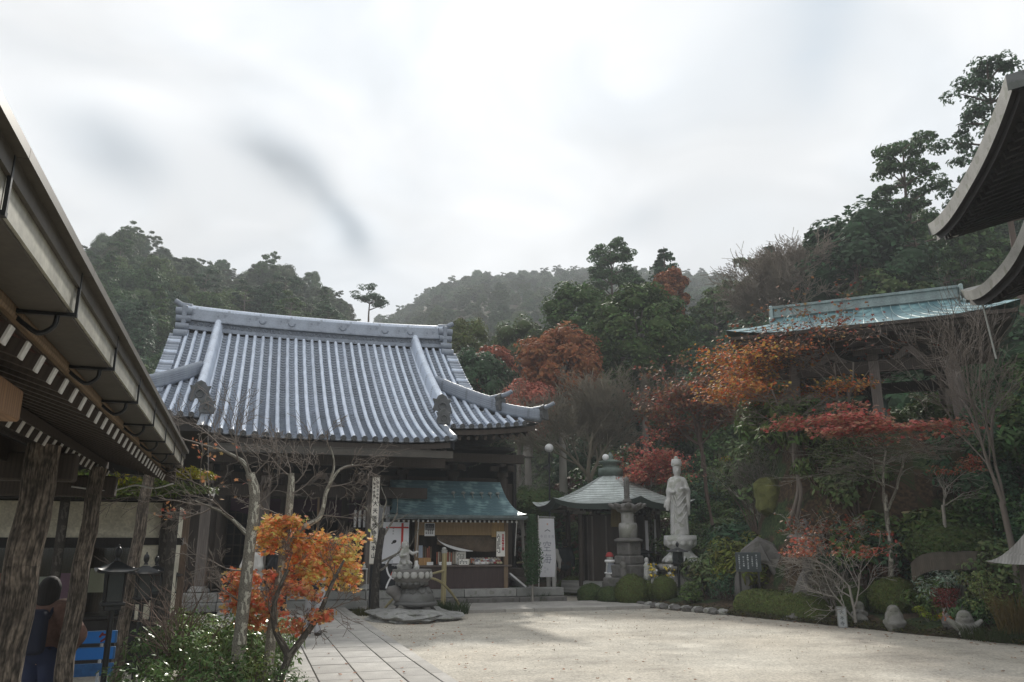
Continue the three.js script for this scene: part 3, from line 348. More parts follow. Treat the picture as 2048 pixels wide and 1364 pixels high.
// ---------------------------------------------------------------- shelter on trunk posts: box gutter and two tiers of white-tipped rafters
{
  const G = thing('shelter', 'open shelter with copper box gutter, white-tipped rafters and bark-covered trunk posts', 'shelter', [0, 0.352, 0], 0.0128); G.scale.setScalar(0.78);
  const X0 = -0.89, Y1 = 3.0, zN = 4, zF = -13.45, L = zN - zF, zc = (zN + zF) / 2;
  const gut = new THREE.Group(); gut.name = 'gutter'; G.add(gut);
  let z = zN; const rnd = rng(41);
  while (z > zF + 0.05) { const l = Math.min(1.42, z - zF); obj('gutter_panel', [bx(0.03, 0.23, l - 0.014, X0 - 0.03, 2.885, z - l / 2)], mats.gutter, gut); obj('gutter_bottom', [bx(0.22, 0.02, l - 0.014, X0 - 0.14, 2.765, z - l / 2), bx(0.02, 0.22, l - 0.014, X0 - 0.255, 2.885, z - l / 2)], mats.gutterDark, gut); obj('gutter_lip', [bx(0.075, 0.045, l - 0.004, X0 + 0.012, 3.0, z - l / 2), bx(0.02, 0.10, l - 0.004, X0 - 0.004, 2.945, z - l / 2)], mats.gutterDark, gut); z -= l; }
  for (let k = 0; k < 12; k++) { const zz = -0.35 - k * 1.37; if (zz < zF) break; obj('gutter_bracket', [bx(0.014, 0.26, 0.018, X0 + 0.002, 2.885, zz), bx(0.1, 0.025, 0.02, X0 - 0.02, 3.03, zz), bx(0.28, 0.02, 0.03, X0 - 0.13, 2.748, zz)], mats.metalBlack, gut);
    obj('gutter_hanger', tube(curve([[X0 - 0.08, 2.75, zz], [X0 - 0.09, 2.68, zz], [X0 - 0.15, 2.64, zz], [X0 - 0.22, 2.68, zz], [X0 - 0.3, 2.74, zz], [X0 - 0.4, 2.74, zz]], 16), 0.014, 6), mats.metalBlack, gut); }
  obj('fascia_board', [bx(0.03, 0.12, L, X0 - 0.28, 2.79, zc), bx(0.11, 0.02, L, X0 - 0.31, 2.725, zc, 0, 0, -0.3)], mats.woodTan, G);
  obj('eave_beam', bx(0.04, 0.12, L, X0 - 0.37, 2.735, zc), mats.woodRed, G);
  // sloping roof: boards below, tiles above
  const slope = (x0, y0, x1, y1, t) => [[x0, y0], [x1, y1], [x1, y1 + t], [x0, y0 + t]];
  obj('roof_deck', at(extr(slope(-1.2, 2.70, -6.5, 5.0, 0.05), L).rotateY(0), 0, 0, zF), mats.woodDark, G);
  obj('roof_tiles', at(extr(slope(-1.0, 2.86, -6.5, 5.2, 0.10), L + 0.02), 0, 0, zF - 0.01), mats.tileB, G);
  obj('end_bargeboard', at(extr(slope(-1.0, 2.5, -6.5, 4.95, 0.28), 0.05), 0, 0, zF - 0.06), mats.woodDark, G);
  const tip = mats.whitePaint;
  for (let i = 0; i < 35; i++) { const zz = -1.6 - i * 0.34; const r = obj('flying_rafter', bar([-1.15, 2.59, zz], [-2.4, 3.02, zz], 0.07, 0.09), mats.woodDark, G); obj('white_tip', at(bx(0.012, 0.096, 0.074), -1.142, 2.587, zz, 0, 0, -0.34), tip, r);
    const b = obj('base_rafter', bar([-1.92, 2.62, zz], [-4.6, 3.72, zz], 0.075, 0.1), mats.woodDark, G); obj('white_tip', at(bx(0.012, 0.106, 0.079), -1.912, 2.616, zz, 0, 0, -0.4), tip, b); }
  obj('eave_purlin', [bx(0.1, 0.1, L, -2.0, 2.76, zc), bx(0.2, 0.24, L, -2.5, 2.58, zc)], mats.woodDark, G);
  obj('plate_beam', [rbx(0.26, 0.3, L, 0.04, -3.6, 2.9, zc)], mats.woodBlack, G);
  // cross beams whose cut ends show
  for (const zz of [-5.4, -9.9, -13.0]) obj('cross_beam', rbx(4.4, 0.3, 0.26, 0.03, -3.95, 2.42, zz), mats.woodDark, G);
  obj('hanging_beam', rbx(0.2, 0.2, 4.8, 0.02, -1.45, 2.44, -3.25), M(0.34, 0.20, 0.11, 0.7, { map: T.grain, ...bump([T.grain, 0.003]) }), G);
  // posts: whole trunks with bark
  const post = (bx0, bz, tx, tz, h, r, seed) => { const q = rng(seed), pts = [], rad = []; for (let i = 0; i <= 26; i++) { const t = i / 26; pts.push([lerp(bx0, tx, t) + 0.012 * Math.sin(i * 0.9 + seed), -1.1 + t * (h + 1.1), lerp(bz, tz, t)]); rad.push(r * (1.06 - 0.14 * t) * (0.97 + 0.06 * q())); } const g = tube(pts, rad, 22); const p = g.attributes.position, n = g.attributes.normal; for (let i = 0; i < p.count; i++) { const a = Math.atan2(n.getZ(i), n.getX(i)), y = p.getY(i); const d = 0.012 * (Math.abs(fbm(Math.cos(a) * 5 + 7, Math.sin(a) * 5, y * 2.2, 3) - 0.5) * 4 - 0.5); p.setXYZ(i, p.getX(i) + n.getX(i) * d, y, p.getZ(i) + n.getZ(i) * d); } return obj('trunk_post', toCreasedNormals(g, 1.2), mats.bark, G); };
  post(-2.14, -9.5, -2.0, -9.5, 2.62, 0.175, 1); post(-2.02, -12.1, -1.87, -12.1, 2.62, 0.11, 2); post(-1.86, -16.2, -1.66, -16.2, 2.85, 0.105, 3);
  obj('roof_underside_post', [cyl(0.12, 0.13, 4.2, -4.4, 1.0, -6.6, 12), cyl(0.12, 0.13, 4.2, -4.4, 1.0, -10, 12), cyl(0.12, 0.13, 4.2, -4.4, 1.0, -13, 12)], mats.bark, G);
  const wire = tube(curve([[-1.0, 2.5, -13.2], [-1.25, 2.42, -13.1], [-1.5, 2.45, -13.0], [-1.8, 2.36, -12.9], [-2.3, 2.4, -12.8]], 24), 0.012, 5); obj('cable', wire, M(0.5, 0.5, 0.48, 0.6), G);
}
// tea house behind the shelter
{
  const G = thing('tea_house', 'low cream plastered house with dark sliding windows behind trunk posts', 'house', [0, 0, 0]);
  const zw = -15.3;
  obj('wall', [bx(2.7, 0.62, 0.16, -2.67, 2.0, zw), bx(0.42, 1.35, 0.16, -1.53, 1.02, zw), bx(0.14, 1.97, 2.8, -1.395, 1.32, zw - 1.49), bx(3.2, 0.62, 0.16, -5.6, 2.0, zw)], mats.plaster, G);
  obj('wainscot', [bx(6.3, 1.0, 0.14, -4.2, -0.1, zw + 0.01), bx(0.46, 0.95, 0.18, -1.53, -0.13, zw), bx(0.16, 0.95, 2.8, -1.39, -0.13, zw - 1.5)], mats.woodBlack, G);
  obj('corner_post', [tube([[-1.36, -0.4, zw + 0.16], [-1.38, 2.3, zw + 0.16]], 0.1, 12)], mats.barkDark, G);
  obj('lintel', bx(6.2, 0.12, 0.2, -4.2, 1.66, zw + 0.02), mats.woodBlack, G);
  for (let i = 0; i < 5; i++) { const x = -2.15 - i * 0.92, w = obj('sliding_window', [bx(0.05, 1.2, 0.06, x + 0.42, 1.0, zw + 0.04), bx(0.05, 1.2, 0.06, x - 0.42, 1.0, zw + 0.04), bx(0.9, 0.05, 0.06, x, 1.58, zw + 0.04), bx(0.9, 0.05, 0.06, x, 0.44, zw + 0.04)], mats.woodBlack, G); obj('pane', bx(0.82, 1.1, 0.008, x, 1.01, zw + 0.02), mats.glass, w); }
  obj('room', [bx(6.4, 2.6, 0.1, -4.4, 1, zw - 2.6), bx(6.2, 0.1, 2.6, -4.4, 0.3, zw - 1.4), bx(6.2, 0.1, 2.6, -4.4, 2.2, zw - 1.4)], M(0.16, 0.11, 0.08, 0.9, { map: T.grain }), G);
  const pr = rng(7); for (let i = 0; i < 9; i++) obj('shelf_poster', bx(0.3 + pr() * 0.2, 0.3 + pr() * 0.25, 0.02, -1.9 - i * 0.5, 0.75 + pr() * 0.55, zw - 0.5 - pr() * 0.6), [M(0.4, 0.12, 0.08), M(0.5, 0.42, 0.3), M(0.3, 0.12, 0.2), M(0.55, 0.5, 0.42)][i % 4], G);
  const rf = obj('roof', [at(extr([[-0.55, 2.3], [1.6, 3.3], [1.6, 3.4], [-0.55, 2.4]], 6.2), -0.75, 0, zw + 0.55, 0, Math.PI / 2 * 0 + Math.PI / 2 + Math.PI, 0)], mats.woodBlack, G); rf.rotation.y = 0;
  obj('eave_board', [bx(6.6, 0.10, 0.08, -3.95, 2.36, zw + 0.62), bx(6.6, 0.03, 1.4, -3.95, 2.46, zw + 0.1, 0.2)], mats.woodBlack, G);
}
// ---------------------------------------------------------------- trees: tapered limbs and crowns of leaf-sized faces
function leaves(list, shape = 'diamond', seed = 1, spread = 0.9, hue = 0.16) { // list of [x, y, z, nx, ny, nz, size]
  const S = SHAPES[shape], m = S.length, tri = shape === 'diamond' ? 2 : m, rnd = rng(seed), n = list.length, pos = new Float32Array(n * tri * 9), nor = new Float32Array(n * tri * 9), uv = new Float32Array(n * tri * 6), col = new Float32Array(n * tri * 9), N = V(), A = V(), B = V(); let q = 0;
  for (const [x, y, z, nx, ny, nz, s] of list) {
    N.set(nx + (rnd() - 0.5) * 2 * spread, ny + (rnd() - 0.5) * 2 * spread, nz + (rnd() - 0.5) * 2 * spread).normalize(); A.set(rnd() - 0.5, rnd() - 0.5, rnd() - 0.5).cross(N).normalize(); B.crossVectors(N, A);
    const tone = 0.62 + 0.76 * rnd(), hx = (rnd() - 0.5) * 2 * hue, c0 = tone * (1 - hx * 0.35), c1 = tone * (1 + hx), c2 = tone * (1 + hx * 0.4);
    const P = S.map(([a, b]) => [x + (A.x * a + B.x * b) * s, y + (A.y * a + B.y * b) * s, z + (A.z * a + B.z * b) * s]);
    const put = p => { pos[q] = p[0]; pos[q + 1] = p[1]; pos[q + 2] = p[2]; nor[q] = N.x; nor[q + 1] = N.y; nor[q + 2] = N.z; col[q] = c0; col[q + 1] = c1; col[q + 2] = c2; q += 3; };
    if (shape === 'diamond') { put(P[0]); put(P[1]); put(P[2]); put(P[0]); put(P[2]); put(P[3]); } else { const c = [x + N.x * s * 0.08, y + N.y * s * 0.08, z + N.z * s * 0.08]; for (let i = 0; i < m; i++) { put(c); put(P[i]); put(P[(i + 1) % m]); } }
  }
  const g = new THREE.BufferGeometry(); g.setAttribute('position', new THREE.BufferAttribute(pos, 3)); g.setAttribute('normal', new THREE.BufferAttribute(nor, 3)); g.setAttribute('uv', new THREE.BufferAttribute(uv, 2)); g.setAttribute('color', new THREE.BufferAttribute(col, 3)); return g;
}
function clump(out, rnd, c, r, n, size, cc, flat = 1, fill = 0.35) { // leaves on the shell of an uneven clump, facing away from the crown's middle
  const ph = rnd() * 50; for (let i = 0; i < n; i++) { let x, y, z, l; do { x = rnd() * 2 - 1; y = rnd() * 2 - 1; z = rnd() * 2 - 1; l = Math.hypot(x, y, z); } while (l > 1 || l < 0.05); x /= l; y /= l; z /= l; if (y < -0.5 && rnd() < 0.7) { y = -y; }
    const k = (rnd() < fill ? 0.45 + 0.55 * rnd() : 0.88 + 0.16 * rnd()) * (0.72 + 0.56 * fbm(x * 2 + ph, y * 2, z * 2, 2)), px = c[0] + x * r * k, py = c[1] + y * r * k * flat, pz = c[2] + z * r * k;
    const ox = px - cc[0], oy = py - cc[1], oz = pz - cc[2], ol = Math.hypot(ox, oy, oz) || 1; out.push([px, py, pz, x * 0.6 + ox / ol * 0.5, y * 0.6 + oy / ol * 0.5 + 0.3, z * 0.6 + oz / ol * 0.5, size * (0.65 + 0.7 * rnd())]); }
}
function limb(out, tips, rnd, p, d, len, r, depth, o) { // recursive branching; out: tubes, tips: ends of twigs
  const n = depth > 2 ? 5 : 4, pts = [p.clone()], rad = [r], dir = d.clone(); let cur = p.clone(); const kids = [];
  for (let i = 1; i <= n; i++) { dir.add(V((rnd() - 0.5) * o.wob, (rnd() - 0.5) * o.wob + (o.up || 0), (rnd() - 0.5) * o.wob)).normalize(); cur = cur.clone().addScaledVector(dir, len / n); pts.push(cur); rad.push(Math.max(o.min || 0.004, r * (1 - (1 - o.taper) * i / n))); if (depth > 0 && i >= (o.first ?? 2)) kids.push([cur.clone(), dir.clone(), rad[i]]); if (depth <= 1) tips.push(cur.clone()); }
  out.push(tube(pts, rad, r > 0.05 ? 8 : r > 0.012 ? 5 : 3, false));
  if (depth > 0) for (const [c, dd, rr] of kids) { const k = o.kids + (rnd() < (o.extra || 0) ? 1 : 0); for (let j = 0; j < k; j++) { const s = V(rnd() - 0.5, rnd() - 0.5, rnd() - 0.5).cross(dd).normalize(), a = o.angle * (0.6 + 0.8 * rnd()), nd = dd.clone().multiplyScalar(Math.cos(a)).addScaledVector(s, Math.sin(a)); if (o.flat) nd.y *= o.flat; nd.normalize(); limb(out, tips, rnd, c, nd, len * o.shrink * (0.7 + 0.6 * rnd()), rr * o.thin, depth - 1, o); } }
}
function makeBroad(seed, H = 8, R = 3.2, n = 5200, size = 0.34, clumps = 34) {
  const rnd = rng(seed), out = [], wood = [], core = [], cc = [0, H * 0.45, 0]; wood.push(tube([[0, -0.8, 0], [0.1, H * 0.2, 0], [0, H * 0.45, 0.1], [0.1, H * 0.72, 0]], [0.3, 0.22, 0.16, 0.06], 7));
  for (let i = 0; i < clumps; i++) { const t = (i + 0.5) / clumps, y = lerp(-0.95, 1, t), a = i * 2.4 + rnd() * 0.8, rr = Math.sqrt(Math.max(0, 1 - y * y * 0.92)) * (0.66 + 0.28 * rnd()), c = [Math.cos(a) * rr * R, H * 0.53 + y * H * 0.45, Math.sin(a) * rr * R], r = R * (0.2 + 0.22 * rnd()); clump(out, rnd, c, r, Math.floor(n / clumps * (0.4 + 1.2 * rnd())), size, cc, 0.85, 0.3); { const g = new THREE.IcosahedronGeometry(r * 0.6, 1), p = g.attributes.position; for (let q = 0; q < p.count; q++) { const k = 0.8 + 0.5 * fbm(p.getX(q) * 2 / r + i, p.getY(q) * 2 / r, p.getZ(q) * 2 / r, 2); p.setXYZ(q, p.getX(q) * k, p.getY(q) * k * 0.85, p.getZ(q) * k); } g.computeVertexNormals(); core.push(g.translate(...c)); } if (i % 3 === 0) wood.push(tube([[0, H * 0.3, 0], [c[0] * 0.5, lerp(H * 0.35, c[1], 0.5), c[2] * 0.5], c], [0.09, 0.06, 0.02], 4, false)); }
  return { trunk: merge(wood), crown: merge([leaves(out, 'diamond', seed + 1, 0.8), ...core]) };
}
function makeCedar(seed, H = 11, R = 2.2, n = 5200, size = 0.34) {
  const rnd = rng(seed), out = [], wood = [tube([[0, -0.8, 0], [0, H * 0.4, 0], [0.05, H, 0]], [0.26, 0.17, 0.03], 7)];
  const tiers = 26; for (let i = 0; i < tiers; i++) { const t = i / tiers, y = H * (0.16 + 0.84 * t), rr = R * Math.pow(1 - t, 0.7) * (0.75 + 0.5 * rnd()) + 0.15, m = 3 + Math.floor((1 - t) * 4); for (let j = 0; j < m; j++) { const a = rnd() * 6.28, L = rr * (0.6 + 0.5 * rnd()); const c = [Math.cos(a) * L * 0.7, y - 0.15 * L, Math.sin(a) * L * 0.7]; clump(out, rnd, c, L * 0.42 + 0.1, Math.floor(n / tiers / m), size, [0, y - 0.6, 0], 0.32); if (j < 2) wood.push(tube([[0, y, 0], [Math.cos(a) * L, y - 0.2 * L, Math.sin(a) * L]], [0.045, 0.015], 3, false)); } }
  return { trunk: merge(wood), crown: leaves(out, 'spray', seed + 1, 0.9) };
}
function makePine(seed, H = 9, R = 3, n = 3600, size = 0.34, pads = 15, low = 0.5) {
  const rnd = rng(seed), out = [], lean = (rnd() - 0.5) * 0.9, tk = curve([[0, -0.8, 0], [lean * 0.3, H * 0.3, 0.1], [lean, H * 0.65, -0.2], [lean * 0.7, H * 0.95, 0.05]], 10), wood = [tube(tk, tk.map((_, i) => lerp(0.2, 0.05, i / 10)), 7)];
  for (let i = 0; i < pads; i++) { const t = lerp(low, 1, (i + 0.5) / pads), p = tk[Math.min(10, Math.round(t * 10))], a = i * 2.4 + rnd(), L = R * (1.15 - t * 0.75) * (0.6 + 0.5 * rnd()), c = [p.x + Math.cos(a) * L, p.y + 0.15 * L + (t - 0.7) * 0.5, p.z + Math.sin(a) * L]; for (let e = 0; e < 3; e++) clump(out, rnd, [c[0] + (rnd() - 0.5) * R * 0.4, c[1] + (rnd() - 0.5) * R * 0.16, c[2] + (rnd() - 0.5) * R * 0.4], R * (0.13 + 0.11 * rnd()), Math.floor(n / pads / 3), size, [c[0], c[1] - 1, c[2]], 0.36, 0.5); wood.push(tube([[p.x, p.y - 0.2, p.z], [lerp(p.x, c[0], 0.5), lerp(p.y, c[1], 0.3), lerp(p.z, c[2], 0.5)], c], [0.07, 0.05, 0.02], 4, false)); }
  return { trunk: merge(wood), crown: leaves(out, 'spray', seed + 1, 0.8) };
}
function makeBare(seed, H = 5, depth = 4, o = {}) { const rnd = rng(seed), out = [], tips = []; const st = o.stems || 1; for (let i = 0; i < st; i++) limb(out, tips, rnd, V((rnd() - 0.5) * 0.07 * (st - 1), -0.25, (rnd() - 0.5) * 0.07 * (st - 1)), V((rnd() - 0.5) * (o.spreadBase || 0.3), 1, (rnd() - 0.5) * (o.spreadBase || 0.3)).normalize(), H * 0.42, (o.r || 0.06), depth, { wob: 0.3, taper: 0.62, kids: 1, extra: 0.35, angle: 0.62, shrink: 0.62, thin: 0.62, up: 0.05, ...o }); return { wood: merge(out), tips }; }
function makeMaple(seed, H = 4, n = 2600, size = 0.14, o = {}) { // layered sprays along the twigs
  const rnd = rng(seed), b = makeBare(seed, H, o.depth || 3, { flat: 0.65, angle: 0.75, r: 0.06 * H / 4, ...o }), out = [], tips = b.tips.filter(t => t.y > H * (o.low ?? 0.35)); let cx = 0, cy = 0, cz = 0; for (const t of tips) { cx += t.x; cy += t.y; cz += t.z; } cx /= tips.length; cy /= tips.length; cz /= tips.length;
  const per = Math.ceil(n / tips.length), sp = o.sp || 0.3; for (const t of tips) { const nn = Math.floor(per * (0.3 + 1.4 * rnd())); for (let i = 0; i < nn; i++) { const a = rnd() * 6.28, r = Math.sqrt(rnd()) * sp; out.push([t.x + Math.cos(a) * r, t.y + (rnd() - 0.5) * sp * (o.thick || 0.5), t.z + Math.sin(a) * r, (t.x - cx) * 0.25, 0.8, (t.z - cz) * 0.25, size * (0.7 + 0.6 * rnd())]); } }
  return { trunk: b.wood, crown: leaves(out, o.shape || 'star', seed + 3, 0.75, 0.45) };
}
function makeDome(seed, n = 2600, size = 0.07, sy = 0.85, wob = 0.2) { // clipped shrub, unit radius, base at 0
  const rnd = rng(seed), out = [], f = (x, y, z) => 0.86 + wob * (fbm(x * 1.7 + seed, y * 1.7, z * 1.7, 3) - 0.5) * 2; for (let i = 0; i < n; i++) { const y = rnd() * 1.65 - 0.65, a = rnd() * 6.28, s = Math.sqrt(Math.max(0, 1 - y * y)), x = Math.cos(a) * s, z = Math.sin(a) * s, k = f(x, y, z) * (0.94 + 0.1 * rnd()); out.push([x * k, (y * k + 0.62) * sy, z * k, x, y, z, size * (0.6 + 0.8 * rnd())]); }
  const core = new THREE.SphereGeometry(0.93, 24, 16), p = core.attributes.position; for (let i = 0; i < p.count; i++) { const x = p.getX(i) / 0.93, y = p.getY(i) / 0.93, z = p.getZ(i) / 0.93, k = f(x, y, z) * 0.94; p.setXYZ(i, x * k, Math.max(-0.1, (y * k + 0.62) * sy), z * k); } core.computeVertexNormals();
  return { leaf: leaves(out, 'oval', seed + 1, 0.55), core };
}
function makeShrub(seed, n = 1600, size = 0.12, clumps = 14, shape = 'oval', tall = 1) { // loose leafy shrub about 1 m high and wide
  const rnd = rng(seed), out = [], wood = []; for (let i = 0; i < clumps; i++) { const a = rnd() * 6.28, r = Math.sqrt(rnd()) * 0.5, y = (0.22 + 0.7 * Math.pow(rnd(), 0.8) * (1 - r * 0.7)) * tall, c = [Math.cos(a) * r, y, Math.sin(a) * r]; clump(out, rnd, c, 0.17 + 0.12 * rnd(), Math.floor(n / clumps), size, [0, y * 0.4, 0], 0.8, 0.5); wood.push(tube([[c[0] * 0.15, -0.1, c[2] * 0.15], [c[0] * 0.6, y * 0.55, c[2] * 0.6], c], [0.014, 0.01, 0.005], 4, false)); }
  return { trunk: merge(wood), crown: leaves(out, shape, seed + 1, 0.8) };
}
function plantTree(kind, name, label, category, crownM, trunkM, group, crownName = 'crown') { const t = thing(name, label, category, [0, 0, 0], 0, group); obj('trunk', kind.trunk, trunkM, t); obj(crownName, kind.crown, crownM, t); return t; }
const greens = [leafMat(0.078, 0.14, 0.052), leafMat(0.105, 0.17, 0.058), leafMat(0.06, 0.115, 0.055), leafMat(0.135, 0.19, 0.07), leafMat(0.08, 0.135, 0.075)];
const autumn = [leafMat(0.42, 0.155, 0.09, 0.45), leafMat(0.38, 0.16, 0.07, 0.45), leafMat(0.28, 0.115, 0.06, 0.4), leafMat(0.54, 0.20, 0.14, 0.45), leafMat(0.56, 0.25, 0.07, 0.45)];
// ---------------------------------------------------------------- the woods on the three hills
{
  const rnd = rng(77);
  const kinds = [makeBroad(101, 7, 3.4, 9000, 0.36, 44), makeBroad(102, 8, 3.1, 9000, 0.36, 38), makeBroad(103, 6.2, 3.7, 9000, 0.36, 48), makeCedar(104, 10, 2.4, 4600, 0.34), makePine(105, 9, 3.4, 3600, 0.3, 16), makeBroad(106, 8, 2.7, 8000, 0.34, 34), makePine(107, 10, 2.8, 3400, 0.3, 18, 0.35)];
  const words = ['rounded tree', 'tall leafy tree', 'broad domed tree', 'pointed cedar', 'flat topped pine', 'slim leafy tree', 'ragged pine'];
  const protos = new Map();
  const put = (k, m, x, z, s, where, turn) => { const key = k + '_' + m, azp = Math.atan2(x, -z) * 57.3, rr = Math.hypot(x, z), lab = `${['deep green', 'fresh green', 'blackish green', 'light green', 'grey green'][m]} ${words[k]} ${rr < 52 ? 'low on' : rr < 68 ? 'midway up' : 'high on'} the hill ${azp < 16 ? (azp < -6 ? 'behind the shelter eave' : azp < -1 ? 'above the roof by the shelter' : azp < 4 ? 'above the middle of the ridge' : 'above the roof by the valley') : azp < 28 ? 'behind the pavilion' : azp < 36 ? 'behind the russet maples' : azp < 46 ? 'over the bell tower' : 'behind the great hall eave'}`; let p = protos.get(key); const y = hgt(x, z) - 0.2; if (!p) { p = plantTree(kinds[k], k === 3 ? 'cedar_tree' : k === 4 || k === 6 ? 'pine_tree' : 'evergreen_tree', lab, 'tree', greens[m], mats.twig, 'trees on the ' + where); protos.set(key, p); p.position.set(x, y, z); p.rotation.y = turn; p.scale.setScalar(s); return p; } return dup(p, [x, y, z], turn, lab, 'trees on the ' + where, s); };
  const pol = (az, r) => [Math.sin(az * Math.PI / 180) * r, -Math.cos(az * Math.PI / 180) * r];
  const blue = (az0, az1, r0, r1, sp, fn) => { const pts = []; for (let tries = 0; tries < 22000; tries++) { const az = lerp(az0, az1, rnd()), r = Math.sqrt(lerp(r0 * r0, r1 * r1, rnd())), [x, z] = pol(az, r); let ok = true; for (const p of pts) if ((p[0] - x) ** 2 + (p[1] - z) ** 2 < sp * sp) { ok = false; break; } if (ok) { pts.push([x, z]); fn(x, z, az, r); } } };
  const pick = () => { const q = rnd(); return q < 0.24 ? 0 : q < 0.44 ? 1 : q < 0.64 ? 2 : q < 0.72 ? 3 : q < 0.80 ? 4 : q < 0.93 ? 5 : 6; };
  let count = 0;
  const farL = []; blue(-16, 11, 41, 138, 3.0, (x, z, az, r) => { if (hgt(x, z) < 0.6) return; if (r > 92) { farL.push([x, z]); return; } count++; put(pick(), Math.floor(rnd() * 5), x, z, 0.34 + 0.3 * rnd(), 'hill behind the temple hall', rnd() * 6); });
  blue(19, 58, 33, 82, 3.9, (x, z, az, r) => { const u = hgt(x, z); if (u < 3.5) return; count++; put(pick(), Math.floor(rnd() * 5), x, z, 0.5 + 0.42 * rnd(), 'slope above the bell tower', rnd() * 6); });
  // the far ridge between them reads as one mass of crowns
  const far = [[], [], [], []]; for (const p of farL) far[Math.floor(rnd() * 4)].push(p); blue(3, 34, 56, 272, 3.7, (x, z, az, r) => { if (az > 21 && r < 82) return; if (az < 11 && r < 136) return; far[Math.floor(rnd() * 4)].push([x, z]); });
  const fk = [kinds[0], kinds[1], kinds[2], kinds[4]], col = new THREE.Color(), q = new THREE.Quaternion();
  far.forEach((list, i) => { const im = new THREE.InstancedMesh(fk[i].crown, leafMat(1, 1, 1, 0.3), list.length); list.forEach(([x, z], j) => { const s = 0.32 + 0.3 * rnd() * rnd() + 0.08 * rnd(); q.setFromAxisAngle(V(0, 1, 0), rnd() * 6.28); im.setMatrixAt(j, new THREE.Matrix4().compose(V(x, hgt(x, z) - 0.8, z), q, V(s, s * (0.8 + 0.4 * rnd()), s))); const c = 0.6 + 0.9 * rnd(); im.setColorAt(j, col.setRGB(0.07 * c + 0.03 * rnd(), 0.12 * c, 0.05 * c)); }); im.name = numbered('distant_wood'); im.castShadow = im.receiveShadow = true; im.userData = { kind: 'stuff', label: ['hazy wood of rounded crowns on the far ridge', 'hazy wood of tall crowns on the far ridge', 'hazy wood of broad crowns on the far ridge', 'hazy wood of pines on the far ridge'][i], category: 'wood' }; scene.add(im); });
}
// ---------------------------------------------------------------- brush strokes for the writing on signs
const GLYPH = {
  sora: [[50, 4, 50, 14], [14, 18, 12, 32], [14, 18, 88, 18, 84, 30], [40, 26, 34, 42, 20, 50], [60, 26, 62, 40, 82, 42], [26, 60, 76, 60], [50, 60, 50, 90], [12, 92, 90, 92]],
  umi: [[10, 12, 20, 20], [6, 36, 16, 44], [8, 92, 22, 62], [48, 6, 34, 28], [42, 18, 92, 18], [42, 36, 36, 84, 86, 84], [42, 36, 88, 36, 82, 94, 74, 90], [28, 60, 98, 60], [60, 36, 56, 82]],
  ku: [[34, 8, 14, 44], [32, 24, 82, 24, 70, 62, 30, 94]], bou: [[8, 50, 92, 48]], mu: [[46, 8, 16, 84, 80, 76], [64, 52, 90, 92]], ri: [[28, 14, 28, 58], [72, 10, 70, 60, 40, 94]],
  dai: [[10, 38, 90, 38], [50, 6, 46, 50, 12, 94], [50, 46, 90, 94]], ten: [[16, 16, 84, 16], [8, 46, 92, 46], [50, 16, 46, 56, 12, 94], [50, 50, 90, 94]], ou: [[14, 14, 86, 14], [18, 50, 82, 50], [50, 14, 50, 88], [8, 90, 92, 90]], yama: [[50, 8, 50, 88], [16, 40, 16, 88, 84, 88], [84, 40, 84, 88]], hon: [[10, 30, 90, 30], [50, 6, 50, 96], [48, 32, 12, 78], [52, 32, 90, 78], [32, 76, 68, 76]], ji: [[24, 16, 76, 16], [50, 2, 50, 34], [10, 36, 90, 36], [8, 56, 92, 56], [68, 44, 68, 94, 56, 90], [30, 70, 40, 80]], shu: [[26, 8, 10, 34], [18, 28, 18, 94], [36, 24, 36, 70], [56, 8, 40, 34], [52, 18, 88, 18], [84, 18, 48, 50], [54, 24, 92, 50], [84, 56, 56, 66], [86, 68, 52, 80], [90, 80, 46, 96]], sho: [[10, 12, 46, 12], [16, 28, 16, 60, 6, 94], [16, 30, 44, 30, 44, 52, 16, 52], [90, 8, 60, 16], [60, 16, 58, 60, 48, 94], [58, 42, 96, 42], [78, 42, 78, 96]], nichi: [[22, 8, 22, 92], [22, 10, 78, 10, 78, 92], [22, 50, 78, 50], [22, 90, 78, 90]],
};
function glyph(c, k, x, y, s, w, col) { c.strokeStyle = col; c.lineWidth = w; c.lineCap = 'round'; c.lineJoin = 'round'; for (const st of GLYPH[k]) { c.beginPath(); for (let i = 0; i < st.length; i += 2) c[i ? 'lineTo' : 'moveTo'](x + st[i] / 100 * s, y + st[i + 1] / 100 * s); c.stroke(); } }
const print = (w, h, draw, o = {}) => M(1, 1, 1, 0.75, { map: canvasTex(w, h, draw), ...o });
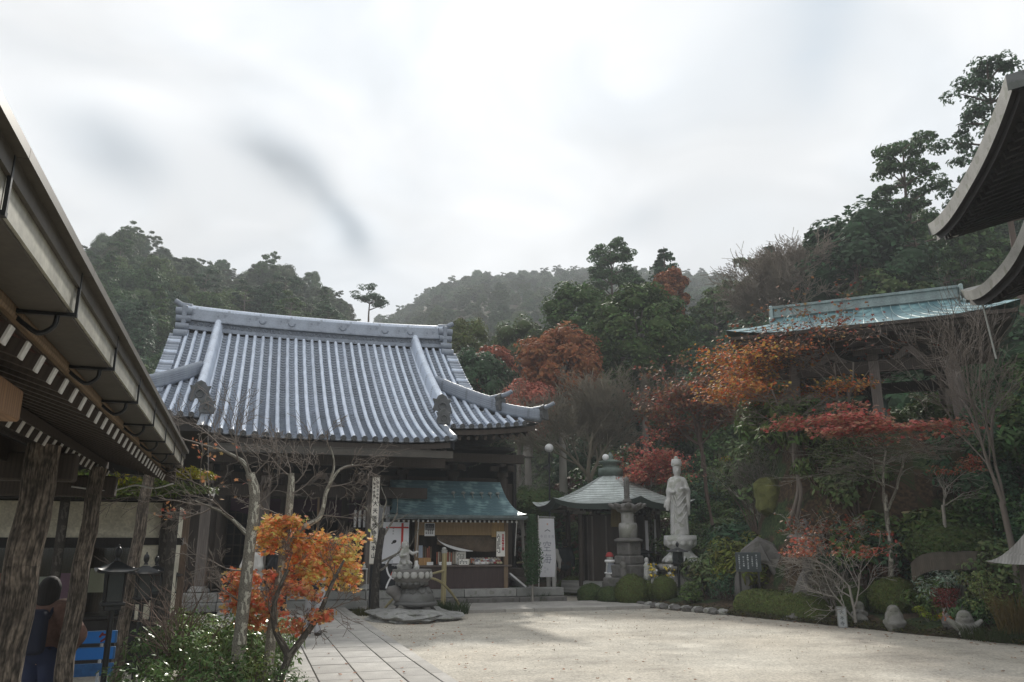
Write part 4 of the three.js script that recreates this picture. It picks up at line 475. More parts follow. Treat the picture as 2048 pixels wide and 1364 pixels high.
// ---------------------------------------------------------------- the stall with the copper roof
{
  const S = thing('shop_stall', 'small amulet stall with curved green copper roof beside the hall', 'stall', [0, 0, 0]);
  const ry = t => 2.40 + 1.05 * Math.pow(t, 1.55), flare = t => 0.30 * Math.pow(1 - t, 2.4), zf = t => lerp(-21.85, -23.5, t);
  const rf = obj('roof', [grid(24, 16, (u, v) => [lerp(3.78 - flare(v), 7.12 + flare(v), u), ry(v) + 0.05 * Math.pow(Math.abs(u * 2 - 1), 6) * (1 - v), zf(v)]), grid(24, 16, (u, v) => [lerp(3.78 - flare(v), 7.12 + flare(v), u), ry(v) - 0.07, zf(v) - 0.02]), grid(12, 8, (u, v) => [lerp(3.78, 7.12, u), ry(1) - 0.9 * v, -23.5 - 1.0 * v])], mats.copperRoof, S);
  for (let c = 1; c < 12; c++) { const t = c / 12; obj('roof_seam', tube(Array.from({ length: 13 }, (_, i) => { const u = i / 12; return [lerp(3.78 - flare(t), 7.12 + flare(t), u), ry(t) + 0.008, zf(t)]; }), 0.009, 4), mats.copperRoof, rf); }
  obj('eave_edge', [bx(3.96, 0.07, 0.06, 5.45, 2.365, -21.85), bx(3.9, 0.05, 0.1, 5.45, 2.31, -21.92)], M(0.16, 0.2, 0.2, 0.6, { map: T.mottle }), rf);
  for (const [x, y] of [[5.55, 0], [5.85, 1], [6.12, 0], [6.4, 1], [6.66, 0], [6.9, 1]]) obj('roof_hook', [sph(0.05, x, ry(0.72) + 0.05, zf(0.72) + 0.03, 1.3, 0.9, 1, 8), tube([[x, ry(0.72) + 0.04, zf(0.72)], [x, ry(0.64), zf(0.64) + 0.02]], [0.02, 0.012], 5)], mats.copperGrey, rf);
  for (let i = 0; i < 26; i++) { const x = 3.8 + i * 0.134, r = obj('rafter', bar([x, 2.24, -22.0], [x, 2.62, -23.4], 0.045, 0.055), mats.woodDark, S); obj('white_tip', bx(0.05, 0.058, 0.008, x, 2.235, -21.995), mats.whitePaint, r); }
  for (const [x, z] of [[4.42, -22.6], [7.02, -22.6], [4.3, -23.55], [7.1, -23.55]]) obj('post', bx(0.11, 2.0, 0.11, x, 1.4, z), mats.woodTan, S);
  obj('counter', [bx(2.62, 0.6, 0.07, 5.8, 0.72, -22.62), bx(0.07, 0.6, 0.9, 4.5, 0.72, -23.05), bx(0.07, 0.6, 0.9, 7.08, 0.72, -23.05)], M(0.085, 0.055, 0.052, 0.7, { map: T.grain }), S);
  obj('counter_top', rbx(2.78, 0.045, 0.62, 0.012, 5.8, 1.03, -22.82), M(0.2, 0.16, 0.14, 0.5, { map: T.grain }), S);
  obj('back_wall', bx(2.8, 1.9, 0.05, 5.7, 1.4, -23.6), mats.woodDark, S);
  obj('transom_board', [bx(2.5, 0.36, 0.04, 5.75, 2.05, -22.66)], M(0.42, 0.28, 0.13, 0.6, { map: T.grain }), S);
  obj('valance', bx(0.06, 0.9, 0.5, 4.4, 1.95, -22.9), mats.woodDark, S);
  obj('notice_board', bx(0.46, 0.42, 0.03, 6.83, 2.03, -22.6), M(0.55, 0.36, 0.15, 0.7, { map: T.grain }), S);
  obj('canvas_blind', grid(30, 10, (u, v) => [lerp(5.02, 7.0, u), 1.86 - (0.34 + 0.10 * Math.sin(u * 3.1)) * v * (0.7 + 0.5 * u), -22.72 + 0.05 * Math.sin(v * 3) + 0.02 * Math.sin(u * 30)]), M(0.16, 0.12, 0.085, 0.9, { map: T.mottle }), S);
  obj('white_swag', grid(24, 3, (u, v) => { const x = lerp(5.0, 6.05, u); return [x, 1.80 - 0.36 * Math.pow(u, 0.55) - 0.07 * v * Math.sin(u * 3.1) - 0.012 * v, -22.63 + 0.03 * v]; }), mats.white, S);
  for (const x of [4.34, 7.16]) obj('hanging_cord', tube([[x, 2.3, -21.98], [x + 0.01, 1.3, -22.2]], 0.012, 5), mats.whitePaint, S);
  // goods on the counter
  const rnd = rng(61), paper = (x0, x1, y0, y1, z, name, label, cat, draw) => { const o = obj(name, rbx(x1 - x0, y1 - y0, 0.02, 0.004, 0, (y1 - y0) / 2, 0), mats.woodPale); o.position.set((x0 + x1) / 2, y0, z); const f = new THREE.Mesh(sheet(x1 - x0 - 0.01, y1 - y0 - 0.01, null, 0, (y1 - y0) / 2, 0.0125), print(128, Math.round(128 * (y1 - y0) / (x1 - x0)), draw)); f.name = 'printed_face'; o.add(f); return tag(o, label, cat); };
  const lines = (c, w, h, col, n, m) => { c.fillStyle = col; for (let i = 0; i < n; i++) for (let j = 0; j < m; j++) if (hash3(i, j, 5) > 0.25) c.fillRect(w * (0.1 + 0.8 * i / n), h * (0.12 + 0.76 * j / m), w * 0.5 / n, h * 0.55 / m); };
  paper(6.72, 6.98, 1.28, 1.98, -22.54, 'shop_notice', 'tall white notice with red heading at the stall corner', 'notice', (c, w, h) => { c.fillStyle = '#f1efe9'; c.fillRect(0, 0, w, h); ['nichi', 'hon', 'sho', 'ji', 'ou', 'shu'].forEach((k, i) => glyph(c, k, w * 0.62, h * (0.10 + 0.11 * i), w * 0.3, 7, '#b3242c')); lines(c, w * 0.55, h, '#333', 3, 14); });
  paper(4.64, 4.94, 1.84, 2.2, -22.62, 'wall_poster', 'grey landscape poster at the upper corner of the stall', 'poster', (c, w, h) => { c.fillStyle = '#e8e8e8'; c.fillRect(0, 0, w, h); c.fillStyle = '#50555a'; c.fillRect(6, 6, w - 12, h * 0.52); c.fillStyle = '#888'; c.fillRect(6, h * 0.35, w - 12, h * 0.2); lines(c, w, h, '#777', 4, 7); });
  paper(5.6, 5.9, 1.055, 1.42, -22.82, 'leaflet_stand', 'white leaflet stand in the middle of the stall counter', 'leaflet', (c, w, h) => { c.fillStyle = '#efeee8'; c.fillRect(0, 0, w, h); lines(c, w, h * 0.8, '#9a9a92', 5, 8); });
  paper(5.64, 5.94, 1.055, 1.22, -22.62, 'price_card', 'low white price card before the leaflet stand', 'card', (c, w, h) => { c.fillStyle = '#efeee8'; c.fillRect(0, 0, w, h); lines(c, w, h, '#666', 5, 3); });
  for (const [x0, x1, l] of [[4.72, 4.9, 'left-hand end'], [5.06, 5.42, 'charm rack'], [6.1, 6.5, 'amulet tray']]) { const t = obj('price_tag', rbx(x1 - x0, 0.085, 0.015, 0.003, (x1 + x0) / 2, 1.1, -22.56), mats.white); tag(t, l === 'charm rack' ? 'white price tag under the charm rack' : l === 'amulet tray' ? 'white price tag above the amulet tray' : 'small white price tag beside the boy statue', 'tag'); }
  const rack = (x0, n, z, h, name, label) => { const r = thing(name, label, 'rack', [x0, 1.055, z]); obj('rail', [bx(n * 0.052 + 0.06, 0.02, 0.1, n * 0.026, 0.02, 0), bx(n * 0.052 + 0.06, 0.02, 0.03, n * 0.026, h - 0.03, -0.04)], mats.woodDark, r); for (let i = 0; i < n; i++) obj('charm', rbx(0.03, h * (0.85 + 0.2 * rnd()), 0.02, 0.004, i * 0.052 + 0.03, h * 0.5, 0.02 * rnd()), [mats.woodPale, mats.woodTan, M(0.5, 0.33, 0.15, 0.6), M(0.45, 0.16, 0.1, 0.7)][Math.floor(rnd() * 4)], r); return r; };
  rack(5.02, 11, -22.78, 0.36, 'charm_rack', 'tall rack of wooden charms at the middle of the stall'); rack(5.66 - 0.6 + 0.62, 8, -22.66, 0.18, 'charm_rack', 'low rack of wooden charms in front of the leaflets'); rack(4.62, 6, -22.95, 0.5, 'charm_rack', 'hanging rack of prayer beads behind the boy statue');
  { const t = thing('amulet_tray', 'sloping tray filled with small boxed amulets', 'tray', [6.05, 1.055, -22.72]); obj('tray', at(rbx(0.95, 0.02, 0.4, 0.005), 0.42, 0.08, 0, 0.4), mats.woodDark, t); for (let r = 0; r < 4; r++) for (let c = 0; c < 10; c++) obj('amulet', at(rbx(0.07, 0.03, 0.08, 0.006), 0.03 + c * 0.088, 0.115 + (1.5 - r) * 0.036, (r - 1.5) * 0.092, 0.4), [mats.white, M(0.5, 0.45, 0.4), M(0.4, 0.1, 0.1), M(0.3, 0.3, 0.35), M(0.6, 0.55, 0.35)][Math.floor(rnd() * 5)], t); }
  { const b = obj('wooden_box', [rbx(0.34, 0.2, 0.3, 0.01, 4.66, 1.155, -22.72)], M(0.6, 0.34, 0.13, 0.6, { map: T.grain })); tag(b, 'orange brown wooden box on the stall counter', 'box'); const p = obj('postcard', at(rbx(0.26, 0.34, 0.01, 0.003), 4.5, 1.42, -22.74, -0.15), M(0.45, 0.52, 0.62, 0.6)); tag(p, 'blue grey postcard propped behind the boy statue', 'card'); }
}
// ---------------------------------------------------------------- signs before the hall
{
  const G = thing('votive_signpost', 'tall narrow white wooden signpost with brushed characters', 'signpost', [2.98, 0, -20.85]);
  obj('post', bx(0.11, 1.7, 0.09, 0, 0.85, -0.03), mats.metalBlack, G);
  obj('board', rbx(0.19, 2.18, 0.05, 0.012, 0.0, 2.22, 0.02), mats.woodPale, G);
  obj('inscription', sheet(0.18, 2.14, null, 0, 2.22, 0.047), print(128, 1400, (c, w, h) => { c.fillStyle = '#e9e5dc'; c.fillRect(0, 0, w, h); for (let i = 0; i < 120; i++) { c.fillStyle = `rgba(120,105,85,${0.05 + 0.05 * hash3(i, 1, 1)})`; c.fillRect(hash3(i, 2, 2) * w, 0, 1.5, h); } ['ten', 'dai', 'ou', 'yama', 'hon'].forEach((k, i) => glyph(c, k, w * 0.58, 70 + i * 62, 44, 6, '#2c2a28')); ['shu', 'hon', 'ji', 'sho'].forEach((k, i) => glyph(c, k, w * 0.08, 90 + i * 66, 44, 6, '#2c2a28')); ['dai', 'ten', 'sho', 'shu', 'ji', 'ou', 'hon', 'yama'].forEach((k, i) => glyph(c, k, w * 0.16, 390 + i * 120, 88, 11, '#232120')); }), G);
  const K = thing('festival_banner', 'white standing banner with red cross bars and black knot panel', 'banner', [3.82, 0.42, -22.5], -0.05);
  obj('frame', [tube([[-0.37, 0, 0], [-0.37, 1.82, 0]], 0.012, 6), tube([[0.37, 0, 0], [0.37, 1.82, 0]], 0.012, 6), tube([[-0.37, 1.8, 0], [0.37, 1.8, 0]], 0.012, 6), bx(0.8, 0.03, 0.3, 0, 0.015, 0)], mats.metalBlack, K);
  obj('banner_sheet', grid(8, 16, (u, v) => [lerp(-0.36, 0.36, u), lerp(0.04, 1.8, v), 0.016 + 0.012 * Math.sin(u * 5 + v * 7)]), null, K);
  { const m = K.getObjectByName('banner_sheet'), p = m.geometry.attributes.position, uv = m.geometry.attributes.uv; for (let i = 0; i < p.count; i++) uv.setXY(i, (p.getX(i) + 0.36) / 0.72, (p.getY(i) - 0.04) / 1.76); m.material = print(512, 1250, (c, w, h) => { c.fillStyle = '#e8e9ee'; c.fillRect(0, 0, w, h); c.fillStyle = '#c4362f'; c.fillRect(w * 0.70, 20, w * 0.085, h * 0.78); c.fillRect(w * 0.12, h * 0.075, w * 0.86, h * 0.022); c.fillStyle = '#222'; c.beginPath(); c.ellipse(w * 0.45, h * 0.30, 42, 30, -0.4, 0, 7); c.fill(); c.beginPath(); c.ellipse(w * 0.37, h * 0.325, 20, 14, -0.4, 0, 7); c.fill(); ['ji', 'hon', 'yama'].forEach((k, i) => glyph(c, k, w * 0.36, 110 + i * 48, 34, 4, '#777')); c.fillStyle = '#23262a'; c.fillRect(0, h * 0.63, w, h * 0.37); c.fillStyle = '#9aa3aa'; for (let i = 0; i < 16; i++) c.fillRect(w * (0.08 + 0.045 * (i % 8)), h * (0.585 + 0.02 * (i >> 3)), 16, 16); c.strokeStyle = '#c4362f'; c.lineWidth = 34; c.beginPath(); c.ellipse(w * 0.56, h * 0.80, 88, 78, 0, 0, 7); c.stroke(); c.strokeStyle = '#f2f2f2'; c.lineWidth = 34; c.beginPath(); c.moveTo(w * 0.18, h * 0.62); c.bezierCurveTo(w * 0.2, h * 0.85, w * 0.5, h * 0.92, w * 0.76, h * 0.78); c.stroke(); c.beginPath(); c.moveTo(w * 0.2, h * 0.99); c.bezierCurveTo(w * 0.28, h * 0.86, w * 0.5, h * 0.74, w * 0.74, h * 0.72); c.stroke(); c.fillStyle = '#dddddd'; c.font = 'bold 44px sans-serif'; c.fillText('miyajima', w * 0.38, h * 0.665); }); }
  const B = thing('gourd_banner', 'narrow white hanging banner with a black gourd', 'banner', [3.52, 0.42, -22.95]);
  obj('pole', [tube([[-0.17, 0, 0], [-0.17, 2.3, 0]], 0.014, 6), tube([[-0.17, 2.26, 0], [0.2, 2.26, 0]], 0.01, 6)], mats.whitePaint, B);
  const gs = obj('banner_sheet', grid(6, 12, (u, v) => [lerp(-0.15, 0.18, u) + 0.03 * (1 - v), lerp(1.0, 2.24, v), 0.02 * Math.sin(u * 5 + v * 5)]), null, B); { const p = gs.geometry.attributes.position, uv = gs.geometry.attributes.uv; for (let i = 0; i < p.count; i++) uv.setXY(i, (p.getX(i) + 0.15) / 0.36, (p.getY(i) - 1) / 1.24); gs.material = print(160, 540, (c, w, h) => { c.fillStyle = '#e6e7ec'; c.fillRect(0, 0, w, h); c.fillStyle = '#26262a'; c.beginPath(); c.ellipse(w * 0.52, h * 0.42, 36, 44, 0, 0, 7); c.ellipse(w * 0.52, h * 0.30, 20, 26, 0, 0, 7); c.fill(); c.fillRect(w * 0.49, h * 0.2, 8, 40); }); }
  const T3 = thing('small_table', 'small white framed table with ornaments in front of the hall', 'table', [2.83, 0.42, -22.45]);
  obj('tabletop', rbx(0.46, 0.025, 0.4, 0.008, 0, 0.56, 0), mats.white, T3); for (const [x, z] of [[-0.21, -0.17], [0.21, -0.17], [-0.21, 0.17], [0.21, 0.17]]) obj('leg', tube([[x, 0, z], [x, 0.56, z]], 0.012, 6), mats.whitePaint, T3);
  obj('panel', bx(0.36, 0.36, 0.02, 0, 0.3, -0.14), mats.woodTan, T3);
  for (const [x, c, s, l] of [[-0.14, [0.6, 0.66, 0.75], 1, 'pale blue figurine on the small table'], [0.02, [0.6, 0.18, 0.08], 1.35, 'tall orange figurine on the small table'], [0.15, [0.7, 0.68, 0.62], 0.9, 'short white figurine on the small table']]) { const o = obj('figurine', [lathe([[0, 0], [0.05, 0], [0.055, 0.05], [0.03, 0.1], [0.02, 0.12]].map(p => [p[0] * s, p[1] * s]), 10), sph(0.033 * s, 0, 0.14 * s, 0)], M(...c, 0.6)); o.position.set(2.83 + x, 0.993, -22.42); tag(o, l, 'figurine'); }
  // rolled prayer flags beside the doorway
  for (let i = 0; i < 4; i++) { const f = thing('rolled_flag', ['first', 'second', 'third', 'fourth'][i] + ' rolled white flag standing in the hall doorway, counted from the shop side', 'flag', [3.16 - i * 0.13, 0.42, -23.15], 0, 'rolled flags in the doorway'); obj('cloth', tube([[0, 1.66, 0], [0, 1.9, 0], [0, 2.13, 0]], [0.035, 0.045, 0.035], 8), mats.white, f); obj('staff', [tube([[0, 0, 0], [0, 2.24, 0]], 0.016, 6), sph(0.03, 0, 2.26, 0, 1, 1, 1, 8)], mats.woodBlack, f); }
  for (let i = 0; i < 3; i++) { const f = thing('paper_strip', ['nearest the pillar', 'between two others', 'farthest from the pillar'][i].replace(/nearest/, 'closest to').replace(/^/, 'white paper strip hung by the wooden pillar, ').replace('closest to the', 'closest to the'), 'paper', [0.86 + i * 0.13, 1.75, -22.6], 0, 'paper strips by the pillar'); obj('strip', bx(0.07, 0.55, 0.008, 0, 0, 0), mats.white, f); obj('holder', [bx(0.02, 0.7, 0.02, 0.05, 0, -0.01)], mats.woodBlack, f); }
}
// ---------------------------------------------------------------- turtle fountain on its rock
{
  const rock = obj('flat_rock', (() => { const g = new THREE.IcosahedronGeometry(1, 5), p = g.attributes.position; for (let i = 0; i < p.count; i++) { let x = p.getX(i), y = p.getY(i), z = p.getZ(i); const n = fbm(x * 2 + 4, y * 2, z * 2, 4), k = 0.6 + 0.85 * n + 0.25 * (fbm(x * 6, y * 6, z * 6 + 5, 3) - 0.5), ter = Math.round(y * 4 + n * 3) / 4; p.setXYZ(i, x * k * 0.98, (lerp(y, ter, 0.4)) * 0.17 * k + 0.02, z * k * 1.25); } g.computeVertexNormals(); return uvBox(toCreasedNormals(mergeVertices(g), 0.7)); })(), M(0.40, 0.40, 0.385, 0.9, { map: rep(T.stone, 1.3), ...bump([rep(T.stone, 1.3), 0.035]) })); rock.position.set(3.55, 0.02, -18.6); tag(rock, 'flat grey layered rock under the turtle fountain', 'rock');
  const F = thing('turtle_fountain', 'stone fountain: turtle carrying a lotus basin with a boy figure', 'fountain', [3.55, 0.14, -18.65], -0.1);
  obj('turtle_body', [sdfMesh([[[0.05, 0.24, 0], [0.22, 0.22, 0], 0.3, 0.24], [[-0.2, 0.25, 0.02], [-0.36, 0.44, 0.04], 0.13, 0.12], [[-0.36, 0.46, 0.05], [-0.46, 0.47, 0.06], 0.125, 0.1], [[-0.18, 0.14, 0.22], [-0.26, -0.02, 0.26], 0.09, 0.1], [[0.3, 0.14, 0.22], [0.38, -0.02, 0.26], 0.09, 0.1], [[-0.18, 0.14, -0.22], [-0.26, -0.02, -0.26], 0.09, 0.1], [[0.3, 0.14, -0.22], [0.38, -0.02, -0.26], 0.09, 0.1], [[0.4, 0.14, 0], [0.56, 0.05, 0], 0.07, 0.02]], 0.05, 0.02)], mats.stoneDark, F);
  const sh = obj('turtle_shell', [at(new THREE.SphereGeometry(0.44, 24, 14, 0, 6.29, 0, 1.5), 0.12, 0.16, 0, 0, 0, 0, [1.02, 1.02, 0.86]), at(new THREE.TorusGeometry(0.42, 0.05, 8, 28), 0.12, 0.18, 0, Math.PI / 2, 0, 0, [1.06, 0.9, 1])], mats.stoneWet, F);
  for (let i = 0; i < 10; i++) { const a = i / 10 * 6.28, r = 0.3; obj('shell_plate', at(new THREE.CylinderGeometry(0.09, 0.12, 0.05, 6), 0.12 + Math.cos(a) * r * 1.05, 0.47, Math.sin(a) * r * 0.86, Math.sin(a) * 0.85, 0, -Math.cos(a) * 0.85), mats.stoneWet, sh); }
  obj('turtle_face', [sph(0.02, -0.52, 0.51, 0.12, 1, 1, 1, 6), sph(0.02, -0.52, 0.51, 0.0, 1, 1, 1, 6), bx(0.01, 0.012, 0.14, -0.565, 0.44, 0.06)], mats.stoneWet, F);
  const bs = obj('basin', lathe([[0, 0.5], [0.24, 0.5], [0.26, 0.58], [0.34, 0.62], [0.41, 0.7], [0.42, 0.78], [0.44, 0.86], [0.45, 0.92], [0.40, 0.93], [0.38, 0.86], [0, 0.84]], 28, 0.02, 0, 0), mats.stoneDark, F);
  for (let t = 0; t < 2; t++) for (let i = 0; i < 16; i++) { const a = (i + t * 0.5) / 16 * 6.283; obj('lotus_petal', at(new THREE.SphereGeometry(0.1, 8, 6), 0.02 + Math.cos(a) * (0.42 - t * 0.1), 0.82 - t * 0.16, Math.sin(a) * (0.42 - t * 0.1), 0, -a, 0.2 + t * 0.25, [0.45, 0.95, 0.85]), t ? mats.stoneWet : mats.stone, bs); }
  obj('water', cyl(0.385, 0.385, 0.01, 0.02, 0.885, 0, 24), M(0.5, 0.55, 0.55, 0.03, { transmission: 1, thickness: 0.1, ior: 1.33 }), F);
  obj('pedestal', [lathe([[0, 0.86], [0.17, 0.86], [0.16, 0.95], [0.18, 0.99], [0.16, 1.04], [0, 1.04]], 16, -0.16, 0, 0)], mats.stone, F);
  obj('boy_figure', [sdfMesh([[[0, 0.02, 0], [0.01, 0.12, 0], 0.12, 0.105], [[0.01, 0.12, 0], [0, 0.3, 0], 0.1, 0.085], [[0, 0.38, 0], [-0.005, 0.42, 0], 0.088, 0.085], [[-0.07, 0.28, 0.02], [-0.13, 0.17, 0.09], 0.042, 0.035], [[-0.13, 0.17, 0.09], [-0.02, 0.19, 0.14], 0.036, 0.028], [[0.07, 0.28, 0.02], [0.15, 0.22, 0.1], 0.042, 0.035], [[0.15, 0.22, 0.1], [0.24, 0.26, 0.16], 0.034, 0.026], [[-0.05, 0.03, 0.06], [-0.07, 0.0, 0.16], 0.06, 0.045], [[0.05, 0.03, 0.06], [0.08, 0.0, 0.16], 0.06, 0.045], [[0, 0.4, 0.08], [0, 0.395, 0.1], 0.02, 0.015]], 0.025, 0.012)].map(g => at(g, -0.16, 1.05, 0.02, 0, 0.3)), mats.stone, F);
  obj('cup_figure', [lathe([[0, 0], [0.05, 0], [0.07, 0.05], [0.065, 0.12], [0.04, 0.15], [0.045, 0.19], [0.02, 0.22], [0, 0.22]], 12, 0.1, 0.9, 0.1)], mats.stonePale, F);
  const bam = (name, label, pts, r) => { const c = curve(pts, 18), o = obj(name, [tube(c, r, 9), ...[3, 6, 9, 12, 15].map(i => { const d = c[i + 1].clone().sub(c[i]).normalize(); return tube([c[i].clone().addScaledVector(d, -0.008), c[i].clone().addScaledVector(d, 0.008)], r * 1.2, 9); })], mats.bamboo); return tag(o, label, 'bamboo'); };
  const BP = thing('bamboo_post', 'upright bamboo water post beside the turtle fountain', 'post', [4.66, 0, -20.2]);
  obj('post', [tube([[0, -0.1, 0], [0.01, 1.42, 0]], 0.065, 12)], mats.bamboo, BP); for (const y of [0.3, 0.75, 1.15]) obj('node_ring', at(new THREE.TorusGeometry(0.066, 0.008, 6, 16), 0, y, 0, Math.PI / 2), mats.bamboo, BP); obj('cap', [cyl(0.08, 0.07, 0.08, 0.01, 1.44, 0, 12), sph(0.06, 0.0, 1.5, 0, 1, 0.9, 1, 8)], mats.stone, BP);
  obj('spout', tube([[0, 0.98, 0.02], [-0.75, 0.9, 1.1]], [0.03, 0.022], 9), mats.bamboo, BP);
  bam('bamboo_stake', 'bent bamboo stake leaning from the basin to the ground', [[4.0, 0.88, -18.9], [4.4, 0.74, -19.3], [4.9, 0.3, -19.8], [5.1, 0.0, -20.0]], 0.03); bam('bamboo_stake', 'bamboo stake slanting between dark trunk and turtle', [[3.0, 0.02, -19.6], [3.2, 0.32, -19.3], [3.45, 0.62, -19.05], [3.55, 0.74, -18.95]], 0.028);
  // dark lichened trunk with lopped branches
  const TT = thing('bare_tree', 'dark lichen spotted bare trunk with lopped branches in front of signpost', 'tree', [2.95, 0, -19.9]), rnd = rng(88), out = [], tips = [];
  const tr = curve([[0.0, -0.1, 0], [-0.02, 0.7, 0], [0.03, 1.5, 0.03], [0.1, 2.0, 0.02]], 12); obj('trunk', tube(tr, tr.map((_, i) => lerp(0.11, 0.075, i / 12)), 10), mats.barkDark, TT);
  for (const [y, dx, dy, dz, L] of [[1.2, 0.9, 0.25, 0.2, 0.75], [1.45, -0.7, 0.7, 0.1, 0.7], [1.7, 0.8, 0.8, -0.1, 0.8], [1.95, 0.3, 1, 0.1, 0.7], [1.98, -0.5, 0.9, 0, 0.7], [1.0, 0.6, 0.1, 0.3, 0.5]]) limb(out, tips, rnd, V(0.04, y, 0.02), V(dx, dy, dz).normalize(), L, 0.032, 2, { wob: 0.5, taper: 0.6, kids: 1, extra: 0.1, angle: 0.8, shrink: 0.6, thin: 0.62, up: 0.1, first: 3 });
  obj('branches', out, mats.barkGrey, TT);
}
// ---------------------------------------------------------------- the white flag and what stands round it
{
  const F = thing('nobori_flag', 'tall white flag with large brushed characters on a slim pole', 'flag', [8.22, 0, -23.15], 0.12);
  obj('pole', [tube([[0, 0.15, 0], [0, 2.46, 0]], 0.016, 8), tube([[-0.02, 2.42, 0], [0.56, 2.42, 0]], 0.01, 6)], mats.whitePaint, F);
  obj('base', lathe([[0, 0], [0.17, 0], [0.15, 0.3], [0.1, 0.34], [0, 0.34]], 4), mats.stone, F); for (let i = 0; i < 6; i++) obj('loop', at(new THREE.TorusGeometry(0.026, 0.008, 5, 10), 0.01, 0.9 + i * 0.28, 0, Math.PI / 2), mats.white, F);
  const c = obj('cloth', grid(10, 22, (u, v) => [0.03 + 0.52 * u + 0.02 * Math.sin(v * 6) * (1 - v), 0.68 + 1.7 * v, 0.03 * Math.sin(u * 5 + v * 6)]), null, F), p = c.geometry.attributes.position, uv = c.geometry.attributes.uv; for (let i = 0; i < p.count; i++) uv.setXY(i, (p.getX(i) - 0.03) / 0.52, (p.getY(i) - 0.68) / 1.7);
  c.material = print(320, 1050, (x, w, h) => { x.fillStyle = '#e9e9ee'; x.fillRect(0, 0, w, h); x.fillStyle = '#d9b7a6'; x.beginPath(); x.arc(w * 0.5, h * 0.10, 18, 0, 7); x.fill(); x.strokeStyle = '#3f3f4a'; x.lineWidth = 12; x.beginPath(); x.moveTo(w * 0.34, h * 0.225); x.lineTo(w * 0.5, h * 0.195); x.lineTo(w * 0.68, h * 0.225); x.stroke(); ['ji', 'nichi', 'hon', 'sho'].forEach((k, i) => glyph(x, k, w * 0.08 + i * 72, h * 0.285, 56, 5, '#b9b9c6')); glyph(x, 'sora', w * 0.2, h * 0.39, 190, 11, '#85869a'); glyph(x, 'umi', w * 0.2, h * 0.60, 190, 11, '#85869a'); ['dai', 'ten', 'ou'].forEach((k, i) => glyph(x, k, w * 0.25 + (i % 2) * 60, h * 0.82 + i * 34, 46, 4, '#b3b3c2')); }, { transmission: 0.25, thickness: 0 });
  const r = obj('white_plank', at(rbx(0.62, 0.05, 0.9, 0.01), 7.42, 0.62, -23.1, 0, 0, -0.66), mats.white); tag(r, 'white plank leaning against the stall side', 'plank');
}
